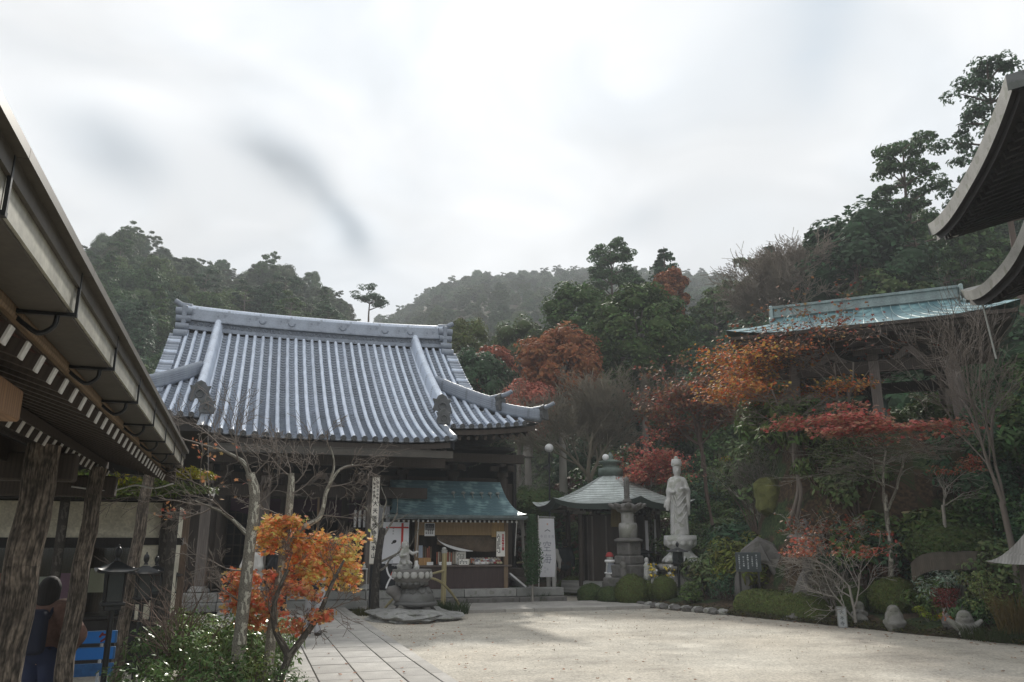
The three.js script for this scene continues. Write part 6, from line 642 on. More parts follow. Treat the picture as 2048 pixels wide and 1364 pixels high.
// ---------------------------------------------------------------- bell tower on the terrace
{
  const yb = 4.35, B = thing('bell_tower', 'open timber bell tower with green copper roof on the terrace', 'tower', [16.1, yb, -17.65], Math.atan2(-0.737, -0.676) + Math.PI / 2); // local +z faces the court, x along the ridge
  const L = 3.1, D = 2.7, ridge = 3.75, eave = 2.62, half = 2.35; const ey = (v) => lerp(ridge, eave, Math.pow(v, 0.8));
  const side = s => grid(20, 12, (u, v) => { const w = lerp(half, L + 0.3, v * v), x = (u * 2 - 1) * w; return [x, ey(v) + 0.22 * Math.pow(Math.abs(u * 2 - 1), 4) * v, s * lerp(0.06, D, v)]; });
  const rf = obj('roof', [side(1), side(-1), ...[-1, 1].map(s => grid(10, 10, (u, v) => { const x = s * lerp(half, L + 0.3, v * v), w = lerp(0.06, D, v); return [x, ey(v) + 0.22 * v * Math.pow(Math.abs(u * 2 - 1), 4) - 0.01, (u * 2 - 1) * w]; }))], M(0.85, 0.98, 0.98, 0.4, { map: T.copper, metalness: 0.1 }), B);
  for (let c = 1; c < 20; c++) for (const s of [1]) obj('roof_seam', tube(Array.from({ length: 9 }, (_, i) => { const v = i / 8, u = c / 20, w = lerp(half, L + 0.3, v * v); return [(u * 2 - 1) * w, ey(v) + 0.22 * Math.pow(Math.abs(u * 2 - 1), 4) * v + 0.01, s * lerp(0.06, D, v)]; }), 0.012, 4, false), M(0.35, 0.45, 0.45, 0.5), rf);
  obj('ridge_box', [bx(half * 2 + 0.1, 0.3, 0.24, 0, ridge + 0.12, 0), bx(half * 2 + 0.3, 0.07, 0.34, 0, ridge + 0.3, 0), bx(half * 2 + 0.2, 0.05, 0.32, 0, ridge + 0.02, 0)], M(0.33, 0.42, 0.42, 0.5, { map: T.mottle }), rf); for (const s of [-1, 1]) obj('ridge_end', [rbx(0.1, 0.5, 0.5, 0.04, s * (half + 0.12), ridge + 0.1, 0), at(new THREE.TorusGeometry(0.12, 0.04, 6, 12), s * (half + 0.15), ridge - 0.16, 0.2, 0, Math.PI / 2)], M(0.33, 0.42, 0.42, 0.5), rf);
  obj('eave_layer', [bx(L * 2 + 0.4, 0.09, 0.1, 0, eave - 0.03, D - 0.04), bx(L * 2 + 0.1, 0.1, 0.1, 0, eave - 0.13, D - 0.12), bx(L * 2 + 0.2, 0.04, D * 2 - 0.2, 0, eave - 0.19, 0)], mats.woodDark, B);
  for (let i = 0; i < 30; i++) { const x = (i - 14.5) * 0.2; obj('rafter', bar([x, eave - 0.24, D - 0.18], [x, eave + 0.15, 0.6], 0.07, 0.09), mats.woodDark, B); }
  for (const x of [-1.86, 0.1, 1.86]) for (const z of [-1.6, 1.75]) { const p = obj('pillar', bar([x * 1.06, -0.4, z * 1.05], [x, 2.0, z], 0.24, 0.24), mats.woodGrey, B); obj('bracket', [bx(0.9, 0.14, 0.2, x, 2.08, z), rbx(0.3, 0.2, 0.3, 0.05, x, 1.92, z), bx(0.2, 0.12, 0.8, x, 2.22, z + 0.1)], mats.woodDark, p); }
  obj('tie_beam', [bx(4.4, 0.3, 0.16, 0, 1.7, 1.75), bx(4.4, 0.3, 0.16, 0, 1.7, -1.6), bx(0.16, 0.3, 3.6, -1.86, 1.7, 0), bx(0.16, 0.3, 3.6, 1.86, 1.7, 0), bx(4.6, 0.2, 0.18, 0, 2.34, 1.9)], mats.woodDark, B); obj('rail', [bx(1.9, 0.16, 0.12, -0.95, 0.35, 1.78), bx(1.9, 0.1, 0.1, -0.95, 0.0, 1.78)], mats.woodGrey, B);
  for (const x of [-0.9, 0.95]) obj('carved_strut', extr([[-0.4, 0], [-0.2, 0.2], [-0.1, 0.3], [0.1, 0.3], [0.2, 0.2], [0.4, 0], [0.2, 0], [0, 0.14], [-0.2, 0]], 0.1).translate(x, 1.86, 1.7), mats.woodGrey, B);
  const bell = obj('bell', lathe([[0, 1.2], [0.28, 1.16], [0.36, 1.0], [0.4, 0.5], [0.43, 0.2], [0.48, 0.1], [0.42, 0.1], [0.36, 0.3], [0, 1.0]], 20), M(0.06, 0.10, 0.085, 0.45, { metalness: 0.6 }), B); bell.userData = {};
  obj('bell_hanger', [bx(0.2, 0.3, 3.4, 0, 1.5, 0), at(new THREE.TorusGeometry(0.1, 0.03, 6, 12), 0, 1.27, 0)], mats.woodDark, B);
  const W = thing('retaining_wall', 'rough stone retaining wall below the bell tower terrace', 'wall', [0, 0, 0]), rnd = rng(140); // each stone of it
  for (let i = 0; i < 60; i++) { const t = rnd(), row = i % 4, z = lerp(-15.2, -8, t), x = edgeX(z) + interp(bankAt, z) + 2.55 + row * 0.22 + 0.3 * (rnd() - 0.5), s = 0.24 + 0.16 * rnd(); const o = obj('wall_stone', rockGeo(60 + (i % 6), 1, 0.72, 0.8, 1.3, 0.35), i % 3 ? mats.stoneDark : mats.stone, W); o.position.set(x, hgt(x, z) + 0.05, z); o.scale.setScalar(s); o.rotation.set(rnd(), rnd() * 6, rnd() * 0.4); }
}
// ---------------------------------------------------------------- eaves of the main hall that reach in from the side
{
  const H = thing('great_hall', 'great hall whose two dark upswept eaves reach over the garden', 'temple', [0, 0, 0]);
  const tier = (far, near, y, rise, thick, inw, bodyY, nm) => {
    const F = V(far[0], 0, far[1]), N = V(near[0], 0, near[1]), d = N.clone().sub(F), len = d.length(); d.normalize(); const n = V(-d.z, 0, d.x); if (n.x < 0) n.negate(); // n points into the building
    const E = (t, k = 0, dy = 0) => { const s = Math.abs(t * 2 - 1), up = rise * Math.pow(s, 2.6), p = F.clone().addScaledVector(d, len * t).addScaledVector(n, k); return [p.x, y + up * (1 - clamp(k / 2.2)) + dy + k * 0.32, p.z]; };
    const g = new THREE.Group(); g.name = nm; H.add(g);
    obj('roof_edge', grid(30, 1, (u, v) => E(u, 0.04 * v, thick * (1 - v) - 0.02)), M(0.36, 0.36, 0.34, 0.7, { map: T.stone }), g);
    obj('roof_sheet', [grid(30, 8, (u, v) => E(u, inw * v, thick - 0.02 + 0.25 * v * v)), grid(10, 1, (u, v) => { const a = E(0, inw * u, (thick - 0.02) * v + 0.25 * u * u * v); return a; }), grid(10, 1, (u, v) => E(1, inw * u, (thick - 0.02) * v + 0.25 * u * u * v))], M(0.17, 0.18, 0.18, 0.7, { map: T.stone }), g);
    obj('edge_board', [grid(30, 1, (u, v) => E(u, 0.12, -0.02 - 0.12 * v)), grid(30, 1, (u, v) => E(u, 0.04 + 0.08 * v, -0.02))], mats.woodBlack, g); obj('rafter_board', grid(30, 1, (u, v) => E(u, 0.4, -0.05 - 0.14 * v)), mats.woodBlack, g);
    obj('soffit', grid(30, 6, (u, v) => E(u, 0.1 + (inw - 0.1) * v, -0.03)), mats.woodBlack, g);
    const m = Math.round(len / 0.22); for (let i = 0; i <= m; i++) { const t = i / m, a = E(t, 0.25, -0.12), b = E(t, inw, -0.16); obj('rafter', bar(a, b, 0.08, 0.1), mats.woodBlack, g); }
    return { E, d, n, F, len, g };
  };
  const A = tier([11.5, -10.75], [8.65, -6.6], 6.85, 0.28, 0.24, 3.4, 3, 'upper_roof'), C = tier([11.1, -9.9], [9.45, -7.3], 5.36, 0.26, 0.17, 2.6, 3, 'lower_roof');
  for (let r = 0; r < 6; r++) for (let i = 0; i < 14; i++) { const t = 0.06 + i / 14, p = A.E(Math.min(t, 0.98), 1.6 + r * 0.27, -0.42 - r * 0.13); const k = obj('bracket_arm', bar(p, A.E(Math.min(t, 0.98), 2.3 + r * 0.27, -0.42 - r * 0.13), 0.1, 0.11), mats.woodBlack, A.g); obj('white_tip', at(bx(0.1, 0.11, 0.012), p[0], p[1], p[2], 0, Math.atan2(-A.n.x, -A.n.z)), M(0.42, 0.42, 0.40, 0.7), k); }
  for (const t of [A, C]) obj('corner_fitting', [sph(0.09, ...t.E(0.06, 0.35, -0.1), 1, 1, 1, 8), sph(0.09, ...t.E(0.94, 0.35, -0.1), 1, 1, 1, 8)], M(0.5, 0.5, 0.46, 0.5), t.g);
  const up = C.E(0.1, 0.2, -0.05), e = C.E(0.02, 0.1, -0.8); obj('rain_chain', tube([up, [up[0] + 0.12, up[1] - 1.0, up[2]]], 0.015, 5), M(0.4, 0.42, 0.4, 0.5), H);
  // the hall's body stands beyond the frame
  const c0 = A.F.clone().addScaledVector(A.n, 3.2), c1 = A.F.clone().addScaledVector(A.d, A.len).addScaledVector(A.n, 3.2), mid = c0.clone().add(c1).multiplyScalar(0.5).addScaledVector(A.n, 2); obj('hall_body', at(bx(A.len, 8.4, 4), mid.x, 4.1, mid.z, 0, Math.atan2(A.d.x, A.d.z) + Math.PI / 2), mats.woodBlack, H); obj('hall_terrace', at(bx(A.len + 2, 1, 6), mid.x, 0.3, mid.z, 0, Math.atan2(A.d.x, A.d.z) + Math.PI / 2), mats.stone, H);
  obj('main_roof', at(extr([[-3.8, 0], [3.6, 0], [0.8, 2.2], [-0.8, 2.2]], A.len).rotateY(Math.PI / 2).translate(-A.len / 2, 0, 0), mid.x, 8.15, mid.z, 0, Math.atan2(A.d.x, A.d.z) + Math.PI / 2), mats.tileDark, H);
}
// ---------------------------------------------------------------- trees that stand out on the slopes
{
  const grow = (kind, name, label, cat, cm, tm, x, y, z, s, turn = 0, own = false) => { const t = plantTree(kind, name, label, cat, cm, tm); t.position.set(x, y, z); t.rotation.y = turn; Array.isArray(s) ? t.scale.set(...s) : t.scale.setScalar(s); const sy = Array.isArray(s) ? s[1] : s, drop = (hgt(x, z) - 0.3 - y) / sy; if (!own && drop < -0.9) obj('trunk', tube([[0, drop, 0], [0.03, drop * 0.5, 0.02], [0, 0.3, 0]], [0.26, 0.2, 0.16], 7), tm, t); return t; };
  // evergreen crowns between the hall and the bell tower
  grow(makeBroad(201, 8, 3.1, 19500, 0.26, 51), 'camphor_tree', 'big bright green rounded tree above the bare grey tree', 'tree', leafMat(0.11, 0.17, 0.055), mats.twig, 18.6, 9.3, -36.2, [0.8, 0.66, 0.8]);
  grow(makeBroad(202, 8, 3.0, 16900, 0.26, 42), 'camphor_tree', 'dense green tree left of the big rounded one'.replace('left of', 'close beside'), 'tree', greens[1], mats.twig, 17.2, 10.6, -41.5, [0.7, 0.7, 0.7], 1);
  grow(makeBroad(203, 6.5, 3.2, 14300, 0.26, 39), 'oak_tree', 'pale green bushy tree above the small red maple', 'tree', leafMat(0.13, 0.17, 0.075), mats.twig, 14.8, 10.2, -45.0, [0.6, 0.68, 0.6], 2);
  grow(makeBroad(204, 6.5, 3.0, 9100, 0.26, 27), 'oak_tree', 'yellowish green open tree behind the roof ridge end', 'tree', leafMat(0.14, 0.17, 0.055), mats.twigGrey, 12.4, 11.7, -48.2, [0.52, 0.6, 0.52], 3);
  grow(makeBroad(205, 8, 3.0, 14300, 0.26, 42), 'evergreen_tree', 'dark green tree standing behind the hip ridge of the hall', 'tree', greens[2], mats.twig, 10.2, 4.8, -37.5, [0.62, 0.75, 0.62], 1.4);
  grow(makePine(206, 10, 3.6, 9000, 0.24, 22, 0.55), 'pine_tree', 'tall broad crowned pine on the skyline over the valley', 'tree', greens[0], mats.twigBrown, 25.5, 15.2, -54.3, [0.82, 0.95, 0.82]);
  grow(makeCedar(207, 9, 2.6, 6000, 0.26), 'conifer_tree', 'dark pointed conifer on the skyline beside the broad pine', 'tree', greens[2], mats.twigBrown, 29.2, 16.2, -52.4, [0.85, 0.9, 0.85]);
  grow(makePine(208, 12, 3.2, 8000, 0.26, 30, 0.3), 'cedar_tree', 'tallest ragged cedar above the bell tower roof', 'tree', greens[0], mats.twigBrown, 33.2, 11.8, -31.9, [0.85, 1.0, 0.85]);
  grow(makeBroad(209, 9, 3.4, 15600, 0.3, 48), 'cedar_tree', 'dark dense cedar beside the tallest ragged cedar', 'tree', greens[2], mats.twigBrown, 30.0, 9.5, -33.0, [1.1, 1.0, 1.1], 2);
  grow(makePine(210, 12, 3.4, 8000, 0.22, 30, 0.4), 'pine_tree', 'tall airy pine rising behind the great hall eave', 'tree', greens[4], mats.twigBrown, 31.2, 11.3, -24.9, [0.85, 1.02, 0.85]);
  grow(makePine(211, 8, 3.6, 2600, 0.2, 8, 0.82), 'pine_tree', 'lone umbrella pine in the gap over the roof ridge', 'tree', greens[4], mats.twigBrown, 9.5, 18.2, -74.4, [0.85, 0.9, 0.85]);
  // autumn colour
  const mp = (seed, H, n, size, o, name, label, m, tm, x, y, z, s, turn = 0) => { const t = grow(makeMaple(seed, H, n, size, o), name, label, 'tree', m, tm, x, y, z, s, turn, true), d = (hgt(x, z) - 0.25 - y) / s[1]; if (d < -0.3) { const q = rng(seed + 9); for (let i = 0; i < 2; i++) obj('trunk', tube(curve([[(q() - 0.5) * 0.9, d, (q() - 0.5) * 0.6], [(q() - 0.5) * 0.7, d * 0.6, (q() - 0.5) * 0.4], [(q() - 0.5) * 0.3, d * 0.25, 0], [0, 0.15, 0]], 12), [0.055, 0.052, 0.05, 0.047, 0.045, 0.043, 0.042, 0.04, 0.04, 0.04, 0.04, 0.04, 0.04], 7), tm, t); } return t; };
  grow(makeBroad(301, 4, 1.5, 8450, 0.2, 36), 'maple_tree', 'small red maple behind the hip ridge of the hall', 'tree', autumn[0], mats.twigGrey, 11.7, 8.0, -40.3, [0.95, 0.95, 0.95]);
  grow(makeBroad(302, 4, 2.0, 13000, 0.2, 51), 'maple_tree', 'large russet orange maple above the bare grey tree', 'tree', autumn[1], mats.twigGrey, 13.8, 7.6, -35.4, [1.0, 1.0, 1.0]);
  grow(makeBroad(303, 3, 1.5, 8450, 0.17, 36), 'maple_tree', 'bright scarlet maple just beyond the hall eave corner', 'tree', autumn[3], mats.twigGrey, 11.6, 6.1, -34.0, [0.85, 0.85, 0.85]);
  grow(makeBroad(304, 4, 1.4, 6500, 0.22, 27), 'maple_tree', 'orange maple crown high among the evergreens', 'tree', autumn[1], mats.twigGrey, 25.6, 15.8, -45.3, [0.95, 0.9, 0.95]);
  mp(305, 4, 6500, 0.12, { depth: 4, sp: 0.4, stems: 3, low: 0.15, flat: 0.4, thick: 0.25 }, 'maple_tree', 'dark russet layered maple beside the bell tower', autumn[2], mats.twigBrown, 15.5, 4.6, -25.6, [1.1, 1.25, 1.1]);
  mp(306, 3.2, 4600, 0.10, { depth: 4, sp: 0.26, stems: 2, low: 0.35 }, 'maple_tree', 'coral red maple behind the pavilion roof', autumn[3], mats.barkGrey, 12.7, 2.5, -24.6, [0.95, 1.0, 0.95]);
  mp(307, 4, 4600, 0.09, { depth: 4, sp: 0.34, stems: 2, low: 0.3, flat: 0.45, thick: 0.3, r: 0.035 }, 'maple_tree', 'orange maple spreading across the front of the bell tower', autumn[4], mats.twig, 12.9, 4.15, -17.0, [1.0, 0.95, 1.0], 0.6);
  mp(317, 4, 1500, 0.09, { depth: 4, sp: 0.34, stems: 2, low: 0.4, flat: 0.5, thick: 0.3, r: 0.03 }, 'maple_tree', 'thin rust brown maple over the bell tower eave', autumn[2], mats.twig, 13.9, 4.7, -16.4, [1.1, 1.0, 1.1], 2.6);
  mp(308, 3.4, 3200, 0.085, { depth: 4, sp: 0.36, stems: 2, low: 0.42, flat: 0.3, thick: 0.18, spreadBase: 0.9, up: 0.0, r: 0.03 }, 'maple_tree', 'pink red maple in flat layers below the bell tower', leafMat(0.50, 0.20, 0.14, 0.45), mats.barkGrey, 13.25, 2.55, -14.5, [1.25, 0.95, 1.25], 1.1);
  mp(309, 2.6, 520, 0.075, { depth: 4, sp: 0.2, stems: 1, low: 0.55 }, 'maple_tree', 'leaning maple with few red leaves by the stone marker', autumn[0], mats.twigGrey, 11.75, -0.05, -14.05, [1, 1.0, 1], 0.5);
  mp(310, 2.4, 600, 0.07, { depth: 4, sp: 0.22, low: 0.4 }, 'maple_tree', 'young maple with scattered rust leaves behind the boulder', autumn[2], mats.twigGrey, 12.9, 0.9, -15.6, [1.1, 1, 1.1], 2.2);
  mp(311, 2.2, 420, 0.07, { depth: 3, sp: 0.2, low: 0.5 }, 'maple_tree', 'small red leaved maple sprig over the dark undergrowth', autumn[0], mats.twigGrey, 13.6, 2.3, -13.3, [0.8, 0.7, 0.8], 4);
  mp(312, 2.5, 900, 0.07, { depth: 4, sp: 0.2, low: 0.6 }, 'maple_tree', 'yellow green leaved young tree on the bank', leafMat(0.33, 0.33, 0.05, 0.45), mats.twigGrey, 14.2, 2.6, -20.5, [0.9, 0.95, 0.9], 4);
  mp(313, 2.0, 360, 0.08, { depth: 3, sp: 0.2, low: 0.6 }, 'maple_tree', 'small red topped maple behind the stall roof end', autumn[0], mats.twigGrey, 8.3, 1.3, -26.6, [0.8, 1.0, 0.8], 1);
  // leafless trees
  const br = (seed, H, depth, o, label, m, x, y, z, s, turn = 0) => { const t = thing('bare_tree', label, 'tree', [x, y, z], turn); t.scale.set(...s); obj('limbs', makeBare(seed, H, depth, o).wood, m, t); const d = (hgt(x, z) - 0.2 - y) / s[1]; if (d < -0.2) obj('trunk', tube(curve([[0.1, d, 0], [0.04, d * 0.5, 0.05], [0, -0.2, 0]], 8), [0.08, 0.075, 0.07, 0.066, 0.063, 0.06, 0.058, 0.056, 0.055], 7), m, t); return t; };
  br(401, 4.2, 5, { stems: 4, spreadBase: 1.2, extra: 0.45, min: 0.006, angle: 0.55 }, 'broad leafless grey tree above the pavilion', M(0.20, 0.175, 0.13, 0.95), 12.5, 4.3, -29.2, [1.35, 1.05, 1.35]);
  br(402, 7, 5, { stems: 3, spreadBase: 0.9, extra: 0.5, min: 0.012, r: 0.09 }, 'wide leafless tree with hazy twigs on the upper slope', M(0.26, 0.22, 0.18, 0.95), 25.6, 12.0, -34.8, [1.15, 0.95, 1.15], 1);
  br(404, 4.6, 4, { stems: 3, spreadBase: 0.5, extra: 0.25, min: 0.004, r: 0.032, angle: 0.5 }, 'grey leafless tree reaching up to the great hall eave', mats.twig, 13.6, 2.6, -11.9, [1.0, 1.0, 1.0]);
  br(405, 3.6, 4, { stems: 2, spreadBase: 0.8, extra: 0.3, min: 0.004 }, 'pale curved leafless tree above the slate board', mats.barkGrey, 13.4, 1.6, -19.2, [1, 1, 1], 2);
  br(406, 2.4, 4, { stems: 2, spreadBase: 1.1, min: 0.004, r: 0.05 }, 'whitish forked bare tree behind the long hedge', M(0.5, 0.48, 0.45, 0.9, { map: T.lichen }), 12.05, 0.05, -15.0, [0.8, 0.75, 0.8]);
  br(407, 3.4, 4, { stems: 3, spreadBase: 0.8, extra: 0.4, min: 0.004 }, 'leafless grey saplings beside the globe lamp', mats.twigGrey, 10.0, 2.2, -30.0, [1, 1, 1]);
}
// ---------------------------------------------------------------- clipped bushes
{
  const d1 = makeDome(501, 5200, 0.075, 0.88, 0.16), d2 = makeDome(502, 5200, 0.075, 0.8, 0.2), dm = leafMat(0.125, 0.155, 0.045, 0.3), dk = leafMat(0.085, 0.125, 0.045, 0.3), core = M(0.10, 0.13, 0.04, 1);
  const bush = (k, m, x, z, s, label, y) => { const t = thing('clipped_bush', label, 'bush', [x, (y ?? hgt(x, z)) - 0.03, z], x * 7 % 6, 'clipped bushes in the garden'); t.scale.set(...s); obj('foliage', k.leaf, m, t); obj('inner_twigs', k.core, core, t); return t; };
  bush(d1, dm, 10.93, -20.5, [0.4, 0.48, 0.4], 'small round clipped bush closest to the tall lantern post'); bush(d2, dm, 10.72, -21.1, [0.44, 0.46, 0.44], 'round clipped bush behind the smallest one by the path'); bush(d1, dm, 10.2, -21.05, [0.56, 0.64, 0.56], 'largest round clipped bush in front of the pagoda'); bush(d2, dk, 9.78, -21.6, [0.42, 0.42, 0.42], 'dark clipped bush at the foot of the guardian statue'); bush(d1, dk, 9.5, -22.3, [0.45, 0.42, 0.45], 'clipped bush behind the guardian statue along the path'); bush(d2, dm, 10.1, -25.1, [0.55, 0.55, 0.55], 'clipped bush where the path bends behind the flag'); bush(d1, dk, 8.0, -25.0, [0.6, 0.55, 0.6], 'dark low bush behind the flag base'); bush(d1, dm, 12.6, -19.3, [0.34, 0.42, 0.34], 'small ball shaped bush over the hedge end'); bush(d2, dm, 12.9, -14.2, [0.62, 0.62, 0.6], 'wide clipped dome behind the stone monks'); bush(d1, dk, 12.3, -14.75, [0.4, 0.5, 0.4], 'dark clipped bush behind the stone marker'); bush(d1, dk, 13.2, -22.3, [0.6, 0.9, 0.6], 'tall dark clipped bush behind the goddess statue'); bush(d2, dk, 13.9, -21.3, [0.7, 1.0, 0.7], 'rounded dark shrub uphill of the goddess statue'); bush(d2, dk, 14.2, -13.6, [1.3, 0.75, 1.0], 'spreading dark clipped mound in the bank shade', 1.2);
  bush(d2, leafMat(0.09, 0.14, 0.05, 0.3), 10.6, -30.6, [1.7, 1.1, 1.6], 'big smooth green mound above the path', 2.6);
  // the long hedge: one clipped body
  const rnd = rng(520), hl = [], A = V(11.55, 0, -17.85), Bq = V(11.95, 0, -15.0), dir = Bq.clone().sub(A), Lh = dir.length(); dir.normalize(); const nn = V(dir.z, 0, -dir.x), f = (t, a) => { const w = 0.52 * Math.sqrt(Math.max(0.05, 1 - Math.pow(Math.abs(t * 2 - 1), 5))) * (0.9 + 0.25 * (fbm(t * 5, a, 3, 3) - 0.5)), up = Math.sin(a), si = Math.cos(a), e = 0.55; return [A.x + dir.x * Lh * t + nn.x * Math.sign(si) * Math.pow(Math.abs(si), e) * w, 0.03 + 0.60 * Math.pow(Math.max(0, up), 0.6) * (w / 0.52), A.z + dir.z * Lh * t + nn.z * Math.sign(si) * Math.pow(Math.abs(si), e) * w, nn.x * si, up, nn.z * si]; };
  for (let i = 0; i < 11000; i++) { const p = f(rnd(), rnd() * Math.PI); hl.push([...p, 0.05 * (0.6 + 0.8 * rnd())]); }
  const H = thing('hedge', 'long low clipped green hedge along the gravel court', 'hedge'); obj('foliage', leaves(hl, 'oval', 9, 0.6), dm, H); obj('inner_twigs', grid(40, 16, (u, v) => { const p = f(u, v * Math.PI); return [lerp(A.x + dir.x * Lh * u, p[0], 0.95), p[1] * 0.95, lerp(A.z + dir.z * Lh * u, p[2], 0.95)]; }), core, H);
}
// ---------------------------------------------------------------- the thicket on the bank: shrubs of several kinds
{
  const rnd = rng(600), K = [makeShrub(601, 1500, 0.10, 16), makeShrub(602, 1500, 0.085, 18), makeShrub(603, 1100, 0.14, 12, 'blade'), makeShrub(604, 1700, 0.07, 20), makeShrub(605, 900, 0.12, 12, 'spray'), makeShrub(606, 1300, 0.10, 14, 'oval', 1.5)];
  const mm = [leafMat(0.09, 0.165, 0.06), leafMat(0.125, 0.185, 0.06), leafMat(0.075, 0.145, 0.08), leafMat(0.155, 0.21, 0.09), leafMat(0.11, 0.08, 0.055), leafMat(0.15, 0.085, 0.06)];
  const wd = ['dark glossy', 'small leaved green', 'narrow leaved dark', 'fine leaved', 'feathery', 'tall loose'], cw = ['deep green', 'olive green', 'bluish green', 'grey green', 'brownish', 'russet']; const first = new Map(), pts = [];
  const add = (k, m, x, z, s, where) => { const key = k + '_' + m, lab = `${wd[k]} ${cw[m]} shrub ${where}`, grp = 'shrubs ' + where; let p = first.get(key); const y = hgt(x, z) - 0.06; if (!p) { p = plantTree(K[k], 'shrub', lab, 'shrub', mm[m], mats.twigBrown, grp, 'foliage'); first.set(key, p); p.position.set(x, y, z); p.scale.setScalar(s); } else dup(p, [x, y, z], rnd() * 6.28, lab, grp, s); };
  const kept = [[11.35, -24.7, 2.3], [10.5, -21.75, 1.2], [12, -21.4, 1.1], [16.1, -17.65, 2.5], [15.1, -15.7, 1.5], [14.4, -16.6, 1.1], [16.2, -14.9, 1.0], [11.6, -17.4, 0.9], [12.4, -17.9, 0.9], [12, -15.9, 1.0], [12.9, -14.2, 0.9], [11.7, -16.4, 1.2], [12.7, -16.6, 0.5], [12.2, -10.15, 0.7], [11.42, -20.55, 0.8], [13.05, -21.35, 0.4], [10.8, -29.1, 0.5], [13.9, -13.7, 1.0], [10.2, -25.6, 0.8], [10.6, -30.6, 1.7]];
  for (let i = 0; i < 9000 && pts.length < 300; i++) { const z = lerp(-33, -8.5, rnd()), x = lerp(edgeX(z) + 0.5, edgeX(z) + (z < -24 ? 10 : 9), rnd()), t = x - edgeX(z), sp = 0.78; if (z < -22 && x < 10.4 && z > -31) continue; let ok = true; for (const [a, b, r] of kept) if ((a - x) ** 2 + (b - z) ** 2 < r * r) ok = false; if (ok) for (const p of pts) if ((p[0] - x) ** 2 + (p[1] - z) ** 2 < sp * sp) { ok = false; break; } if (!ok) continue; if (t < 1.4 && rnd() < 0.6) continue; pts.push([x, z]); const s = (t < 1.6 ? 0.5 + 0.4 * rnd() : 1.0 + 1.0 * rnd()); add(Math.floor(rnd() * 6), rnd() < 0.9 ? Math.floor(rnd() * 4) : 4 + Math.floor(rnd() * 2), x, z, s, t < 3 ? 'near the gravel edge of the garden' : z < -23 ? 'on the slope behind the pavilion' : 'on the steep bank below the bell tower'); }
  for (let i = 0; i < 60; i++) { const z = lerp(-16.2, -9.6, rnd()), x = edgeX(z) + 1.9 + 3.6 * rnd(); if ((x - 12.2) ** 2 + (z + 10.15) ** 2 < 0.8 || (x - 15.2) ** 2 + (z + 15.6) ** 2 < 2.2) continue; add(Math.floor(rnd() * 6), Math.floor(rnd() * 4), x, z, 0.9 + 0.8 * rnd(), 'crowding the bank above the stone monks'); }
  for (let i = 0; i < 46; i++) { const x = lerp(8.5, 17, rnd()), z = lerp(-40, -31.5, rnd()); add(Math.floor(rnd() * 6), Math.floor(rnd() * 6), x, z, 1.6 + 1.4 * rnd(), 'at the foot of the hill beyond the hall'); }
  // plants one can pick out
  const one = (k, m, name, label, x, z, s, y) => { const t = plantTree(k, name, label, 'shrub', m, mats.twigGrey, undefined, 'foliage'); t.position.set(x, (y ?? hgt(x, z)) - 0.04, z); Array.isArray(s) ? t.scale.set(...s) : t.scale.setScalar(s); return t; };
  one(makeShrub(611, 1800, 0.11, 22, 'blade'), leafMat(0.20, 0.23, 0.045, 0.4, 0.35), 'broadleaf_bush', 'yellow green glossy bush above the slate board', 12.35, -18.7, [1.5, 1.75, 1.5]); one(makeShrub(612, 1500, 0.09, 18, 'oval', 1.2), leafMat(0.15, 0.16, 0.06, 0.4), 'azalea_bush', 'light green loose bush beside the tall lantern post', 12.2, -19.6, [1.3, 1.1, 1.3]); one(makeShrub(613, 900, 0.09, 14, 'blade', 1.4), leafMat(0.30, 0.38, 0.30, 0.35, 0.3), 'nandina_bush', 'pale leaved upright bush shining beside the red shrub', 12.75, -12.75, [0.85, 0.75, 0.85]); one(makeShrub(614, 1700, 0.07, 18, 'oval', 1.5), leafMat(0.22, 0.27, 0.10, 0.4), 'weeping_bush', 'bright green drooping bush behind the monk with raised arms', 12.9, -11.95, [0.72, 0.72, 0.72]); one(makeShrub(615, 700, 0.09, 10, 'oval'), leafMat(0.30, 0.36, 0.05, 0.4), 'groundcover_bush', 'low lime green bush at the foot of the pale one', 12.55, -12.9, [0.5, 0.35, 0.5]); one(makeShrub(616, 300, 0.08, 8, 'star'), leafMat(0.6, 0.14, 0.03, 0.4), 'maple_seedling', 'tiny orange maple seedling beside the red shrub', 12.45, -12.3, [0.4, 0.35, 0.4]);
  { const t = thing('standard_shrub', 'flat topped red shrub on thin bare white stems', 'shrub', [12.62, 0.05, -12.55]); const w = [], l = [], r2 = rng(77); for (let i = 0; i < 5; i++) w.push(tube([[(r2() - 0.5) * 0.12, -0.1, (r2() - 0.5) * 0.12], [(r2() - 0.5) * 0.16, 0.3, (r2() - 0.5) * 0.16], [(r2() - 0.5) * 0.2, 0.6, (r2() - 0.5) * 0.2]], [0.016, 0.013, 0.008], 5)); for (let i = 0; i < 1400; i++) { const a = r2() * 6.28, q = Math.sqrt(r2()) * 0.26, y = 0.42 + 0.34 * r2(); l.push([Math.cos(a) * q, y, Math.sin(a) * q, Math.cos(a), 0.7, Math.sin(a), 0.035]); } obj('stems', w, M(0.5, 0.47, 0.44, 0.9), t); obj('foliage', leaves(l, 'oval', 4), leafMat(0.20, 0.05, 0.045, 0.35), t); }
